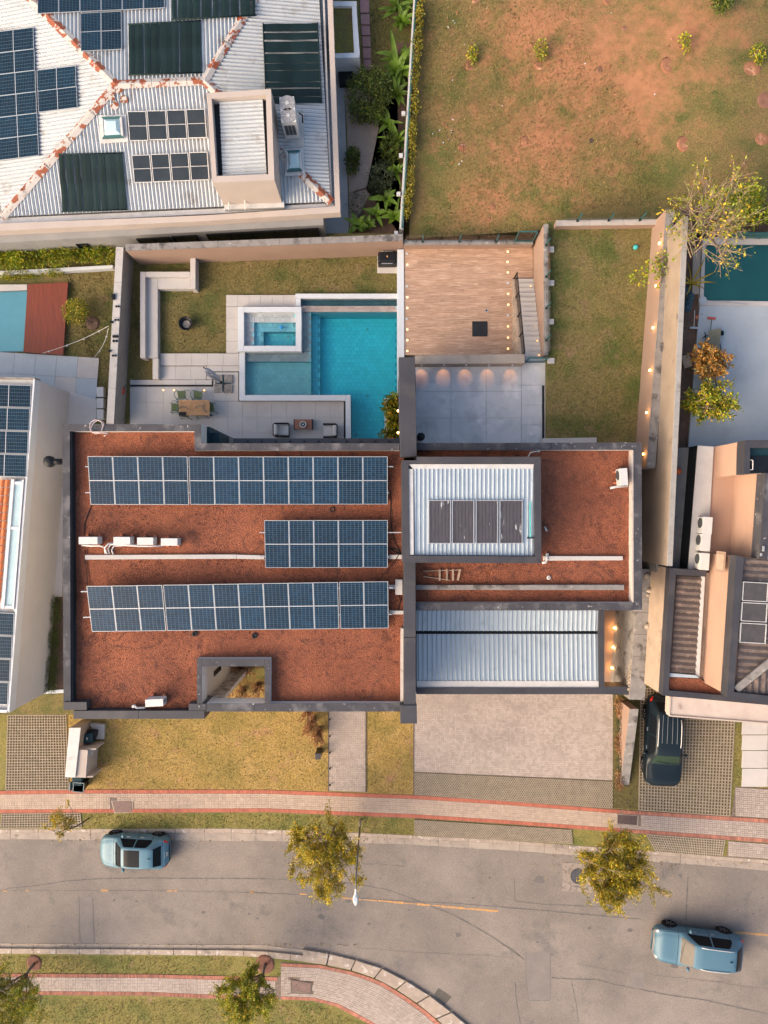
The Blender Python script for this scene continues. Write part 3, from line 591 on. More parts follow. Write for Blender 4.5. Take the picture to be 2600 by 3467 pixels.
for q, lb, mt in ((cov1, 'brown inspection cover set crooked in the pavement near the bins', m_rustlid), (cov2, 'dark brown inspection cover in the pavement above the right street tree', M('dark_cover', (.085,.055,.05), (.06,.04,.038), 6, .85, fine=.2))):
    c = sum(q, Vector())/4; r = empty('inspection_cover', c, lb, 'manhole cover'); 
    MB().prism([c+(p-c)*1.0-c for p in q], .05).build('rim', m_kerb, r)
    MB().prism([(p-c)*.88+Vector((0,0,.012)) for p in q], .05).build('plate', mt, r, bevel=.008)
# south pavement with worn bricks
SU = [(150,3297),(500,3299),(760,3305),(1000,3310)]; SL = [(150,3368),(500,3370),(728,3381),(1000,3388)]
ssw = MB().prism(S([(-300,3294),(150,3296),(500,3298),(760,3304),(950,3307),(950,3258)]+[(x,y+4) for x,y in SK_back if 1000 < x < 1600]+[(1600,3600),(1420,3600),(1252,3469),(1138,3408),(1059,3388),(951,3384),(728,3382),(500,3371),(150,3369),(-300,3367)], .13), .2).build('pavement', m_joint, kind='structure')
pt, L_, wd_ = band([(-300,3294)]+SU, [(-300,3367)]+SL, -300, 945, .145)
brickset(ssw, 'worn_red_paver', soldier(pt, L_, .0, .16, g=.008)+soldier(pt, L_, .84, 1.0, g=.008), m_redold, maxn=100, stuffname='worn_red_pavers')
brickset(ssw, 'grey_paver', basket(pt, L_, .17, .83, 5, .006), m_paver, maxn=140, stuffname='grey_pavers')
cv = S([cQ(305,605),cQ(428,625),cQ(425,684),cQ(305,665)], .15); iv = inrect(cv)
KU = [(952,3262)]+[(x,y+5) for x,y in SK_back if 1000 < x < 1700]; KL = [(951,3384),(1059,3388),(1138,3408),(1252,3469),(1330,3530),(1420,3600)]
# plaza: follow the bend by arc length on both sides
def arcfn(line, dz):
    Pp = [WS(x,y,dz) for x,y in line]; d = [0]
    for a, b in zip(Pp, Pp[1:]): d.append(d[-1]+(b-a).length)
    def f(t):
        s = t*d[-1]
        for j in range(len(d)-1):
            if s <= d[j+1]+1e-6: return Pp[j].lerp(Pp[j+1], (s-d[j])/(d[j+1]-d[j]))
        return Pp[-1]
    return f, d[-1]
fu, lu = arcfn(KU, .145); fl_, ll = arcfn(KL, .145); LL = (lu+ll)/2
ptk = lambda s, v: fu(s/LL).lerp(fl_(s/LL), v)
brickset(ssw, 'worn_red_paver', soldier(ptk, LL, .0, .085, g=.008)+soldier(ptk, LL, .915, 1.0, g=.008), m_redold, maxn=110, stuffname='worn_red_pavers')
brickset(ssw, 'grey_paver', basket(ptk, LL, .09, .91, 9, .006, iv), m_paver, maxn=150, stuffname='grey_pavers')
c = sum(cv, Vector())/4; r = empty('inspection_cover', c, 'worn pinkish inspection cover in the brick corner beside the bent kerb', 'manhole cover')
MB().prism([(p-c)*1.0 for p in cv], .05).build('rim', m_mortar, r); MB().prism([(p-c)*.86+Vector((0,0,.012)) for p in cv], .05).build('plate', m_rustlid, r, bevel=.008)
# manhole in the road with its broken concrete square
m_surround = M('cracked_concrete', (.25,.205,.175), (.2,.165,.14), 3, .9, c3=(.13,.11,.095), s3=4, t3=.56)
sqp = [cN(378,590),cN(560,600),cN(565,780),cN(376,768)]
mh = empty('manhole', WS(*cN(475,675), .01), 'round dark iron manhole in a cracked pale concrete square beside the right tree', 'manhole cover')
g = WS(*cN(475,675), .01)
MB().prism([p-g for p in S(sqp, .012)], .03).build('concrete_surround', m_surround, mh)
MB().cyl((0,0,.01), .385, .012, 32).build('iron_lid', m_iron, mh)
MB().lathe((0,0,.008), [(.395,0),(.395,.012),(.43,.012),(.43,0)], 32).build('iron_ring', m_iron, mh)
for pts in ([(385,700),(430,735),(470,740),(530,760)],[(430,735),(420,770)],[(490,745),(500,778)],[(380,640),(425,650)],[(525,660),(560,690)],[(470,740),(460,770)]):
    crack([cN(*p) for p in pts], .012, 2, m_mortar, .03)

# ------------------------------------------------------------------ front gardens, drives and entry path
def herring(parent, pts4, dz, mat, maxn, stuffname, l=.208, w=.104, g=.0045):
    """90-degree herringbone clipped to a four-sided patch on the street grade"""
    q = S(pts4, dz); o = q[0]; ex = (q[1]-q[0]); Lx = ex.length; ex.normalize(); ey = Vector((0,-1,0)); ey = (ey-ex*ey.dot(ex)).normalized()
    Ly = max((p-o).dot(ey) for p in q); poly = [(((p-o).dot(ex)), ((p-o).dot(ey))) for p in q]; out = []
    n = int((Lx+Ly)/w)+6
    for a in range(-n//2, n):
        for b in range(-n, n):
            x0, y0 = (2*a+b)*w, (-2*a+b)*w
            for (u0,v0,u1,v1) in ((x0,y0,x0+l,y0+w),(x0+3*w,y0,x0+4*w,y0+l)):
                if u1 < 0 or v1 < 0 or u0 > Lx+.3 or v0 > Ly: continue
                pg = [Vector((u,v,0)) for u, v in ((u0+g,v0+g),(u1-g,v0+g),(u1-g,v1-g),(u0+g,v1-g))]
                for i in range(4):
                    (ax,ay),(bx,by) = poly[i], poly[(i+1)%4]; nn = Vector((-(by-ay), bx-ax, 0)).normalized(); pg = clip(pg, nn, nn.dot(Vector((ax,ay,0)))+.002, True)
                    if len(pg) < 3: break
                if len(pg) < 3: continue
                ar = abs(sum(pg[i].x*pg[(i+1)%len(pg)].y-pg[(i+1)%len(pg)].x*pg[i].y for i in range(len(pg))))/2
                if ar < .002: continue
                out.append([o+ex*p.x+ey*p.y for p in pg])
    brickset(parent, 'paver', out, mat, maxn=maxn, stuffname=stuffname)
front_lawn = sslab('front_lawn', [(205,2300),(1402,2300),(1402,2692),(900,2674),(300,2673),(205,2674)], .125, m_dry, kind='structure')
drive = sslab('driveway', [(1402,2000),(2076,2000),(2076,2644),(1698,2628),(1402,2614)], .128, m_joint, kind='structure')
herring(drive, [(1403,2325),(2075,2325),(2075,2642),(1403,2613)], .15, m_paver, 300, 'pavers')
path = sslab('entry_path', [(1113,2300),(1238,2300),(1238,2682),(1113,2678)], .132, m_joint, kind='structure')
herring(path, [(1114,2380),(1237,2380),(1237,2681),(1114,2677)], .15, m_paver, 280, 'pavers')
for y in (84,187,290,388,490): pass
for i, (x, y) in enumerate([cM(584,155),cM(584,259),cM(584,362),cM(585,460),cM(585,563)]):
    g = WS(x, y, .15); r = empty('path_light', g, f'small black spike light at the entry path edge, {ORD[i]} from the house', 'path light', 'path lights')
    MB().cyl((0,0,-.05), .03, .16, 10).build('stem', m_blackm, r); MB().cyl((0,0,.1), .05, .05, 12).build('head', m_blackm, r)
edge = sslab('lawn_edging', [(1110.5,2380),(1113.5,2380),(1113.5,2678),(1110.5,2678)], .165, m_mortar, kind='structure')
sslab('lawn_edging', [(1237.5,2380),(1240.5,2380),(1240.5,2682),(1237.5,2682)], .165, m_mortar, kind='structure')
sslab('lawn_edging', [(1399,2380),(1402.5,2380),(1402.5,2692),(1399,2692)], .165, m_mortar, kind='structure')
def sq_lattice(name, pts4, nx, ny, w=.045, dz=.155, soil=m_soil):
    root = MB().prism(S(pts4, .13), .2).build(name, soil, kind='structure'); q = S(pts4, dz); mb = MB()
    for i in range(nx+1):
        a, b = q[0].lerp(q[1], i/nx), q[3].lerp(q[2], i/nx); mb.bar(a, b, w, .04)
    for j in range(ny+1):
        a, b = q[0].lerp(q[3], j/ny), q[1].lerp(q[2], j/ny); dz_ = Vector((0,0,.002)); mb.bar(a+dz_, b+dz_, w, .04)
    mb.build('concrete_grid', m_lattice, root, kind='stuff'); return root
sq_lattice('grass_paving', [(28,2385),(222,2385),(232,2672),(20,2674)], 22, 31)
sq_lattice('grass_paving', [cL(10,748),cL(500,742),cL(508,832),cL(5,836)], 30, 6)
sq_lattice('grass_paving', [(2170,2330),(2492,2330),(2470,2762),(2163,2741)], 30, 40, .05)
sq_lattice('grass_paving', [cN(900,415),cN(1390,452),cN(1372,556),cN(960,520)], 30, 7, .05)
def wave_lattice(name, pts4, nx, ny, w=.038):
    root = MB().prism(S(pts4, .13), .2).build(name, m_soil, kind='structure'); q = S(pts4, .158); mb = MB()
    def at(u, v): return q[0].lerp(q[1], u).lerp(q[3].lerp(q[2], u), v)
    for j in range(ny):
        for sgn in (1, -1):
            line = []
            for i in range(2*nx+1):
                v = (j+.5+sgn*(.5 if i%2 else -.5))/ny
                u = i/(2*nx); line.append(at(u, v))
            for a, b in zip(line, line[1:]):
                mb.bar(a, b, w, .04)
    mb.build('concrete_grid', m_lattice, root, kind='stuff'); return root
wave_lattice('grass_paving', [(1403,2616),(2074,2646),(2074,2738),(1403,2691)], 44, 7)
wave_lattice('grass_paving', [(1403,2775),(1935,2809),(1940,2858),(1403,2826)], 35, 5)
# right neighbour's front: planting strip, slabs, brick apron
sslab('planting_bed', [(2077,2340),(2172,2340),(2166,2740),(2073,2735)], .13, m_soil, kind='structure')
rs = empty('driveway'); rs['kind'] = 'structure'
for (y0,y1) in ((2440,2487),(2489,2540),(2542,2600),(2602,2664)):
    for x0, x1 in ((2514,2600),(2602,2690)):
        MB().prism(S([(x0,y0),(x1,y0),(x1-3,y1),(x0-3,y1)], .15), .15).build('concrete_slab', m_conc, rs, bevel=.01)
ap = sslab('driveway', [(2490,2664),(2900,2690),(2900,2790),(2476,2764)], .135, m_joint, kind='structure')
pt, L_, wd_ = band([(2490,2666),(2900,2692)], [(2476,2762),(2900,2790)], 2490, 2800, .15); brickset(ap, 'paver', basket(pt, L_, 0, 1, 7, .008), m_paver, maxn=90, stuffname='pavers')
ap = sslab('driveway', [(2466,2850),(2900,2880),(2900,2928),(2462,2901)], .135, m_joint, kind='structure')
pt, L_, wd_ = band([(2466,2847),(2900,2878)], [(2463,2899),(2900,2930)], 2466, 2800, .15); brickset(ap, 'paver', basket(pt, L_, .02, .98, 4, .008), m_paver, maxn=60, stuffname='pavers')
tufts('grass_blades', [S(pg, .13) for pg in ([(215,2400),(1112,2400),(1112,2676),(215,2674)], [(1240,2385),(1400,2385),(1400,2690),(1240,2682)])], 9000, m_blade, .045, 5, 'short straw coloured grass on the front lawn')
tufts('grass_blades', [S(pg, .12) for pg in ([(275,2756),(900,2753),(1400,2773),(1400,2828),(800,2803),(275,2806)], [(2077,2350),(2170,2350),(2160,2740),(2077,2740)], [(2486,2400),(2512,2400),(2500,2765),(2474,2764)], [(-100,3235),(800,3240),(760,3303),(-100,3294)], [(-100,3372),(728,3386),(1059,3392),(1250,3475),(1200,3560),(-100,3560)])], 16000, m_blade, .06, 6, 'patchy green and straw grass on the street verges')
# ================================================================== BACK GARDEN AND POOL (z = 0)
gl = MB()
gl.prism(P([(442,800),(806,800),(806,1540),(404,1540)], 0), 3); gl.prism(P([(806.3,790),(1372,790),(1372,998),(806.3,998)], 0), 3)
gl.prism(P([(806.3,1270),(1345,1485),(1345,1560),(806.3,1560)], -1.9), 1)
garden = gl.build('garden_lawn', m_garden, kind='structure')
tufts('grass_blades', [P(pg, 0) for pg in ([cD(845,235),cD(1185,230),cD(1185,310),cD(845,312)], [cD(1002,425),cD(1412,425),cD(1412,820),cD(1002,820)], [cD(1230,235),cE(1335,240),cE(1335,500),cE(135,510),cD(1230,430)], [cD(810,430),cD(875,430),cD(880,850),cD(950,850),cD(950,985),cD(800,985)])], 9000, m_blade, .05, 11, 'short patchy grass of the pool garden')
def tiles(parent, name, pts4, nx, ny, z, mat, gap=.003, depth=.06, jit=.0):
    q = P(pts4, z); out = []
    for i in range(nx):
        for j in range(ny):
            c = [q[0].lerp(q[1],u).lerp(q[3].lerp(q[2],u),v) for u,v in ((i/nx,j/ny),((i+1)/nx,j/ny),((i+1)/nx,(j+1)/ny),(i/nx,(j+1)/ny))]
            m = sum(c, Vector())/4; out.append([m+(p-m)*(1-2*gap/max(.05,(p-m).length)) for p in c])
    for c in out:
        m = sum(c, Vector())/4; o = MB().prism([p-m for p in c], depth).build(name, mat, parent); o.location = m+Vector((0,0,rnd.uniform(-jit,jit)))
terr = MB(); terr.prism(P([(440,1300),(722,1300),(722,1575),(440,1575)], .03), 1.5); terr.prism(P([(722.2,1258),(808,1258),(808,1350),(1166,1350),(1166,1575),(722.2,1575)], .03), 1.5)
terrace = terr.build('pool_terrace', M('pale_joint', (.33,.305,.285), None), kind='structure')
tiles(terrace, 'paving_tile', [(440,1311),(722,1311),(722,1571),(440,1571)], 5, 5, .06, m_conc)
tiles(terrace, 'paving_tile', [(722,1259),(808,1259),(808,1358),(722,1358)], 2, 2, .06, m_conc)
tiles(terrace, 'paving_tile', [(722,1359.5),(1167,1359.5),(1167,1571),(722,1571)], 9, 4, .06, m_conc)
drn = empty('drain_channel'); drn['kind'] = 'structure'
for q in (rect(cD,812,1019,1322,1029), rect(cD,1324,934,1331,1029), rect(cD,1332,934,1488,941), rect(cE,221,1050,229,1262), rect(cE,229,1258,968,1264), rect(cE,962,1264,971,1524)):
    MB().prism(P(q, .066), .03).build('grate', m_capin, drn)
# garden steps, paving and the low bench walls round the fire bowl
gp = empty('garden_paving'); gp['kind'] = 'structure'
def pav(pts, z, nx, ny, dep=.12): tiles(gp, 'paving_slab', pts, nx, ny, z, m_conc, depth=dep+z)
pav(rect(cD,1000,823,1490,899), .16, 5, 1); pav(rect(cD,1000,903,1286,986), .1, 3, 1); pav(rect(cD,1289,901,1490,935), .1, 2, 1); pav([cD(1289,936),cD(1323,936),cD(1323,985),cD(1289,985)], .1, 1, 1)
pav(rect(cD,810,988,1322,1018), .1, 5, 1); pav(rect(cE,136,598,221,924), .14, 1, 4); pav(rect(cE,136,516,621,596), .14, 6, 1)
bw = empty('garden_bench_wall', W(*cD(930,600),0), 'pale concrete L-shaped bench wall round the sunken lawn', 'bench')
o0 = bw.location
def bpiece(n, pts, z, mat=m_conc): MB().prism([p-o0 for p in P(pts, z)], zb=-.1).build(n, mat, bw, bevel=.015)
bpiece('backrest', rect(cD,874,313,906,851), .72); bpiece('backrest', rect(cD,907,313,1186,345), .72); bpiece('end_wall', rect(cD,1187,223,1220,419), .72)
bpiece('seat', rect(cD,908,346,984,849), .45); bpiece('seat', rect(cD,985,346,1186,420), .45); bpiece('end_wall', rect(cD,952,852,988,984), .45)
for y in (525,637,747,852,960):
    MB().cyl(W(*cD(990,y),.22)-o0, .035, .02, 8).build('step_light', m_capin, bw)
# ---- pool: coping, basins laid with tiles, water
pool = empty('swimming_pool', W(1075,1240,0), 'turquoise tiled swimming pool with white coping and raised spa', 'swimming pool'); o0 = pool.location
def cop(pts, z, n='coping', mat=m_white, zb=-1.7): MB().prism([p-o0 for p in P(pts, z)], zb=zb).build(n, mat, pool, bevel=.012)
cop(rect(cE,227,913,268,1258), .35); cop(rect(cE,268.4,1218,974,1258), .35); cop([cE(974.5,1218),cE(1010,1218),cE(1012,1524),cE(974.5,1524)], .35)
cop(rect(cE,622,506,1337,540), .35); cop(rect(cE,622,540.5,659,596), .35); cop([cE(1338,195),cE(1384,195),cE(1388,952),cE(1338,952)], 1.05)
cop(rect(cE,1339,953,1353,1240), .9); cop(rect(cE,219,598,261,912), .62); cop(rect(cE,261.4,598,664,637), .62); cop(rect(cE,625,637.5,665,912), .62); cop(rect(cE,261.4,872,624.6,912), .62)
cop(rect(cE,1248,1240,1352,1271), .45); cop(rect(cE,1248,1271.4,1268,1524), .45)
def basin(n, pts, z, mat, nx, ny): 
    MB().prism([p-o0 for p in P(pts, z-.02)], zb=-1.9).build(n, m_grout, pool)
    q = [p-o0 for p in P(pts, z)]; mb = MB(); 
    for i in range(nx):
        for j in range(ny):
            sh = (.5 if j%2 else 0)
            u0, u1 = max(0,(i+sh-.5)/nx), min(1,(i+sh+.5)/nx)
            if u1-u0 < .01: continue
            c = [q[0].lerp(q[1],u).lerp(q[3].lerp(q[2],u),v) for u,v in ((u0,j/ny),(u1,j/ny),(u1,(j+1)/ny),(u0,(j+1)/ny))]
            m = sum(c, Vector())/4; mb.prism([m+(p-m)*.955 for p in c], .03)
    mb.build('pool_tiles', mat, pool, kind='stuff')
m_pooltile3 = M('pale_teal_pool_tile', (.36,.5,.52), (.33,.46,.48), 1.5, .6, island=.08)
basin('deep_floor', rect(cE,797,655,1342,1217), -1.15, m_pooltile, 15, 20); basin('deep_floor', rect(cE,1008,1217.4,1258,1530), -1.15, m_pooltile, 8, 10)
basin('ledge', rect(cE,733,655,796.6,1220), -.6, m_pooltile, 2, 18); basin('ledge', rect(cE,733,634,1342,654.6), -.6, m_pooltile, 22, 1)
basin('shallow_floor', rect(cE,266,984,732.6,1222), -.28, m_pooltile3, 14, 8); basin('tanning_shelf', rect(cE,264,912,732,983.4), .08, m_pooltile2, 14, 3); basin('tanning_shelf', rect(cE,665,638,732,911.6), .08, m_pooltile2, 2, 10)
basin('weir', rect(cE,660,593,1340,634), .27, M('pinkish_stone_tile', (.34,.27,.24), (.3,.24,.215), 2, .7, island=.14), 24, 2); basin('trough_floor', rect(cE,655,538,1342,592.6), -.3, m_pooltile2, 20, 2)
basin('spa_bench', rect(cE,262,636,626,709.6), .3, m_pooltile2, 10, 2); basin('spa_bench', rect(cE,262,710,332.6,874), .3, m_pooltile2, 2, 5)
basin('spa_step', rect(cE,333,710,626,774.6), .02, m_pooltile, 8, 2); basin('spa_step', rect(cE,333,775,398.6,874), .02, m_pooltile, 2, 3); basin('spa_floor', rect(cE,399,775,626,874), -.45, m_pooltile, 6, 3)
wt = MB(); wt.prism([p-o0 for p in P([cE(733,634),cE(1342,634),cE(1342,1217.5),cE(1258,1217.5),cE(1258,1530),cE(1008,1530),cE(1008,1217.5),cE(733,1217.5)], .2)], zb=-1.16); wt.build('water', m_water, pool)
MB().prism([p-o0 for p in P(rect(cE,264,912,732.5,1222), .2)], zb=-.29).build('water', m_water, pool); MB().prism([p-o0 for p in P(rect(cE,665.5,638,732.5,911.5), .2)], zb=.05).build('water', m_water, pool)
MB().prism([p-o0 for p in P(rect(cE,655,538,1342,592.5), .2)], zb=-.31).build('water', m_water3, pool); MB().prism([p-o0 for p in P(rect(cE,333,710,626,874), .27)], zb=-.46).build('water', m_water, pool)
for (x,y),z in ((cE(1128,759),-1.12),(cE(1128,1225),-1.12),(cE(1048,1501),-1.12),(cE(572,811),-.42),(cE(1257,573),-.28)): MB().cyl(W(x,y,z)-o0, .07, .03, 14).build('pool_light', m_whitep, pool)
fl = empty('floating_dispenser', W(*cE(523,744),.27), 'small blue floating dispenser in the spa', 'pool float'); MB().cyl((0,0,-.04), .1, .1, 16).build('body', m_blue, fl, True); MB().cyl((0,0,.06), .05, .05, 12).build('cap', m_blue, fl)
# planter with creeper and two spotlights beside the fin wall
pb = slab('planter_bed', rect(cE,1268.5,1271.5,1352,1524), .38, m_dirt, 1.8, kind='structure')
c0 = W(*cE(1300,1400),.38); bl = []
for (x,y) in [cE(1285,1290),cE(1320,1260),cE(1290,1340),cE(1300,1400),cE(1320,1440),cE(1290,1490),cE(1335,1370),cE(1258,1505),cE(1335,1245)]:
    p = W(x,y,.7)-c0; bl.append((p.x,p.y,.3,.38,.38,.3))
bush('creeper', c0, bl, 900, 'leafy dark creeper in the white planter beside the pool', m_leafF, 'plant', .2, .14, 4, stems=6)
def spotlamp(name, loc, label, cat, group, watt, r=.06, colr=(1,.5,.16), rad=.05, off=(0,0,.14)):
    o = empty(name, loc, label, cat, group); MB().cyl((0,0,-.08), r*.9, .1, 12).build('housing', m_blackm, o)
    MB().lathe((0,0,.02), [(r*.3,0),(r,.03),(r*.9,.08),(r*.4,.11)], 12).build('bulb', m_lamp, o, True)
    if watt:
        ld = bpy.data.lights.new(name+'_light', 'POINT'); ld.energy = watt; ld.color = colr; ld.shadow_soft_size = rad
        lo = bpy.data.objects.new('lamp_light', ld); lo.location = off; link(lo, o)
    return o
spotlamp('garden_spotlight', W(*cE(1344,1330),1.2), 'lit garden spotlight in the creeper, the one farther from the house', 'garden light', None, 5, .07)
spotlamp('garden_spotlight', W(*cE(1344,1484),1.2), 'lit garden spotlight in the creeper, the one nearer the house', 'garden light', None, 5, .07)
# ================================================================== WALLS ROUND THE GARDEN
def wall(name, plan, th, z0, z1, mat, label, capmat=None, caph=.05, capw=.02):
    """plan: world points of the visible face line; th: thickness to the right of travel"""
    root = empty(name, (plan[0].x, plan[0].y, z0), label, 'wall'); o = root.location
    for a, b in zip(plan, plan[1:]):
        mb = MB(); wallseg(mb, a-o, b-o, th, 0, z1-z0-caph); mb.build('wall_face', mat, root)
        L_ = (b-a).length; n = max(1, int(L_/1.6)); d = (b-a)/n
        for i in range(n):
            mb = MB(); g = d.normalized()*.006; s = Vector((d.y,-d.x,0)).normalized(); wallseg(mb, a-o+d*i+g-s*capw, a-o+d*(i+1)-g-s*capw, th+2*capw, z1-z0-caph+.001, z1-z0+rnd.uniform(-.006,.006)); mb.build('coping_stone', capmat or m_capgrey, root)
    return root
# west wall: east face seen, top pale with small black brackets
a, b = W(*cD(773,160),1.5), W(*cD(712,1262),1.5)
ww = wall('boundary_wall', [b, a], -.44, -1.2, 1.5, m_stucco, 'pale capped boundary wall on the left of the pool garden', M('pale_wall_cap', (.4,.375,.355), (.34,.32,.3), 2, .85, c3=(.19,.17,.16), s3=1.5, t3=.58), .06)
for (x,y,w,h) in [(707,470,22,36),(725,530,9,11),(741,530,9,11),(720,614,9,11),(738,614,9,11),(696,628,18,14),(720,717,36,16),(708,746,10,14),(727,746,10,14),(685,807,16,12),(704,837,9,12),(720,837,9,12)]:
    p = W(*cD(x,y),1.55)-ww.location; MB().box(p, (w*.0085,h*.0085,.09)).build('bracket', m_blackm, ww, bevel=.01)
# north wall behind the garden and behind the wooden terrace
a, b = W(*cD(783,180),2.2), W(*cE(1379,131),2.2)
wall('boundary_wall', [b, a], .3, -1.2, 2.2, m_plaster, 'tan plaster wall with mossy grey cap at the back of the pool garden', m_capgrey)
a, b = W(*cF(157,185),1.65), W(*cF(1197,180),1.65)
wall('boundary_wall', [b, a], .22, .4, 1.65, m_plaster, 'low tan wall behind the wood plank terrace', m_capgrey)
# raised wood-look terrace
dk = MB(); dk.prism(P([cF(157,190),cF(1197,190),cF(1197,465),cF(1197,560),cF(157,560)], .96), 3); dk.prism(P(rect(cF,157,560.5,1040,1075), .96), 3)
deck = dk.build('wood_terrace', m_mortar, kind='structure')
x0, x1 = W(*cF(158,300),1).x, W(*cF(1030,300),1).x; xr = W(*cF(1194,300),1).x; y0, y1 = W(*cF(500,200),1).y, W(*cF(500,1072),1).y; ystep = W(*cF(500,466),1).y
n = 31; hgt = (y0-y1)/n; cnt = 0; big = MB()
for j in range(n):
    yt = y0-j*hgt; x = x0-[0,.37,.74][j%3]; xe = xr if yt-hgt/2 > ystep else x1
    while x < xe:
        a, b = max(x, x0)+.002, min(x+1.1, xe)-.002
        if b-a > .04:
            mb = MB().bb(-(b-a)/2, -hgt/2+.002, -.035, (b-a)/2, hgt/2-.002, 0)
            o = mb.build('plank', m_deck, deck); o.location = ((a+b)/2, yt-hgt/2, 1.0+rnd.uniform(-.002,.002)); cnt += 1
        x += 1.1
for side, lst in (('left', [(187,347,1),(187,609,1),(187,695,1),(187,867,1),(187,952,1),(187,1039,1),(183,258,0),(183,520,0),(183,782,0)]), ('right', [(993,243,1),(991,325,1),(993,409,1),(996,581,1),(997,668,1),(995,842,1),(995,932,1),(995,1021,1),(992,494,0),(994,752,0)])):
    k = {1:0, 0:0}
    for x, y, on in sorted(lst, key=lambda t: t[1]):
        o = empty('deck_light', W(*cF(x,y),1.0), f'{"lit" if on else "unlit"} round light in the wood terrace, {ORD[k[on]]} {"lit" if on else "unlit"} one from the back wall, {side} row', 'floor light', 'wood terrace floor lights'); k[on] += 1
        MB().lathe((0,0,.002), [(.075,0),(.075,.012),(.055,.014),(.055,.002)], 16).build('rim', m_frame, o)
        MB().lathe((0,0,.002), [(.055,0),(.055,.016),(.0,.02)], 16).build('lens', m_lampw if on else m_whitep, o)
o = empty('hatch_cover', W(*cF(768,862),1.0), 'square black hatch cover on the wood plank terrace', 'hatch'); MB().bb(-.41,-.41,.003,.41,.41,.03).build('frame', m_blackm, o); MB().bb(-.385,-.385,.03,.385,.385,.045).build('panel', m_capin, o, bevel=.01)
o = empty('floor_drain', W(*cF(822,714),1.0), 'small square steel floor drain in the wood terrace', 'drain'); MB().bb(-.075,-.075,.002,.075,.075,.012).build('plate', m_frame, o); MB().cyl((0,0,.012), .05, .004, 14).build('grate', m_capin, o)
# stairs from the wood terrace up to the concrete patio, rubble side wall, railing
X0, X1 = 7.28, 8.12; Y0, Y1 = 12.67, 8.0; NS = 16
st = empty('garden_stairs', (X0, Y0, 1.0), 'grey concrete stairs rising beside the wood terrace', 'stairs')
for i in range(NS):
    MB().bb(0, -(Y0-Y1)*(i+1)/NS-.0, -.2, X1-X0, -(Y0-Y1)*i/NS, 2.0*(i+1)/NS).build('tread', m_conc, st, bevel=.01)
for i, (x,y) in enumerate([(1178,518),(1191,622),(1204,734),(1218,844),(1231,956),(1244,1072)]):
    z = 1.0+2.0*(y-465)/625+.1; MB().cyl(W(*cF(x,y),z)-st.location-Vector((0,0,.03)), .03, .04, 10).build('step_light', m_lampw, st)
sw_ = empty('stair_wall', (6.99, Y0, 1.0), 'rubble stone side wall of the garden stairs', 'wall'); mb = MB()
for i in range(12):
    t0, t1 = i/12, (i+1)/12; za, zb_ = .1+2.05*t0, .1+2.05*t1; ya, yb = -(Y0-Y1+.3)*t0, -(Y0-Y1+.3)*t1
    mb = MB().add([(0,ya,-.1),(.27,ya,-.1),(.27,yb,-.1),(0,yb,-.1),(0,ya,za),(.27,ya,za),(.27,yb,zb_),(0,yb,zb_)], [(3,2,1,0),(4,5,6,7),(0,1,5,4),(1,2,6,5),(2,3,7,6),(3,0,4,7)]); mb.build('stone_block', m_tan, sw_, bevel=.02)
for i in range(46):
    t = rnd.uniform(.02,.97); zt = .1+2.05*t; z = rnd.uniform(0, zt-.08); s = rnd.uniform(.06,.14)
    MB().box((-.01, -(Y0-Y1+.3)*t, z), (.05, s*1.8, s)).build('stone', m_stone, sw_, bevel=.02)
rl = empty('stair_railing', (7.05, Y0, 1.1), 'black steel railing along the garden stairs', 'railing')
for h, r_ in ((.95,.028),(.72,.012),(.56,.012),(.4,.012),(.24,.012)): MB().tube([(0,.05,h), (0.02,-(Y0-Y1),h+2.0)], r_, 6).build('rail', m_blackm, rl)
for t in (0,.25,.5,.75,1): MB().bar((0.01*t,-(Y0-Y1)*t,2.0*t-.1),(0.01*t,-(Y0-Y1)*t,2.0*t+.95), .05).build('post', m_blackm, rl)
# concrete patio, parapet with five downlights
patio = slab('patio', [(1396,1213),cF(1130,1085),cF(1308,1085),cF(1308,1790),(1852,1560),(1396,1560)], 2.96, M('patio_joint', (.33,.33,.335), None), 4, kind='structure')
tiles(patio, 'concrete_slab', [cF(255,1150),cF(1102,1150),cF(1102,1790),cF(255,1790)], 3, 3, 3.0, m_concblue, .005)
tiles(patio, 'concrete_slab', [cF(1103,1090),cF(1306,1090),cF(1306,1312),cF(1103,1312)], 1, 1, 3.0, m_concblue); tiles(patio, 'concrete_slab', [cF(1103,1314),cF(1268,1314),cF(1268,1790),cF(1103,1790)], 1, 3, 3.0, m_concblue)
tiles(patio, 'edge_slab', [cF(1288,1314),cF(1308,1314),cF(1308,1790),cF(1288,1790)], 1, 4, 3.02, m_conc)
tiles(patio, 'drain_grate', [cF(1271,1316),cF(1287,1316),cF(1287,1745),cF(1271,1745)], 1, 3, 3.0, m_capin); slab('patio_edge', [cF(1272,1740),(2020,1481),(2020,1500),cF(1272,1775)], 3.45, m_conc, 1, kind='structure')
zt = 3.75; pr = empty('patio_parapet', W(*cF(690,1140),3.0), 'broad stained concrete parapet between the wood terrace and the grey patio', 'wall'); o0 = pr.location
MB().prism([p-o0 for p in P([cF(248,1074),cF(1129,1062),cF(1129,1138),cF(248,1144)], zt)], zb=-2.0).build('wall_body', m_stucco, pr, bevel=.02)
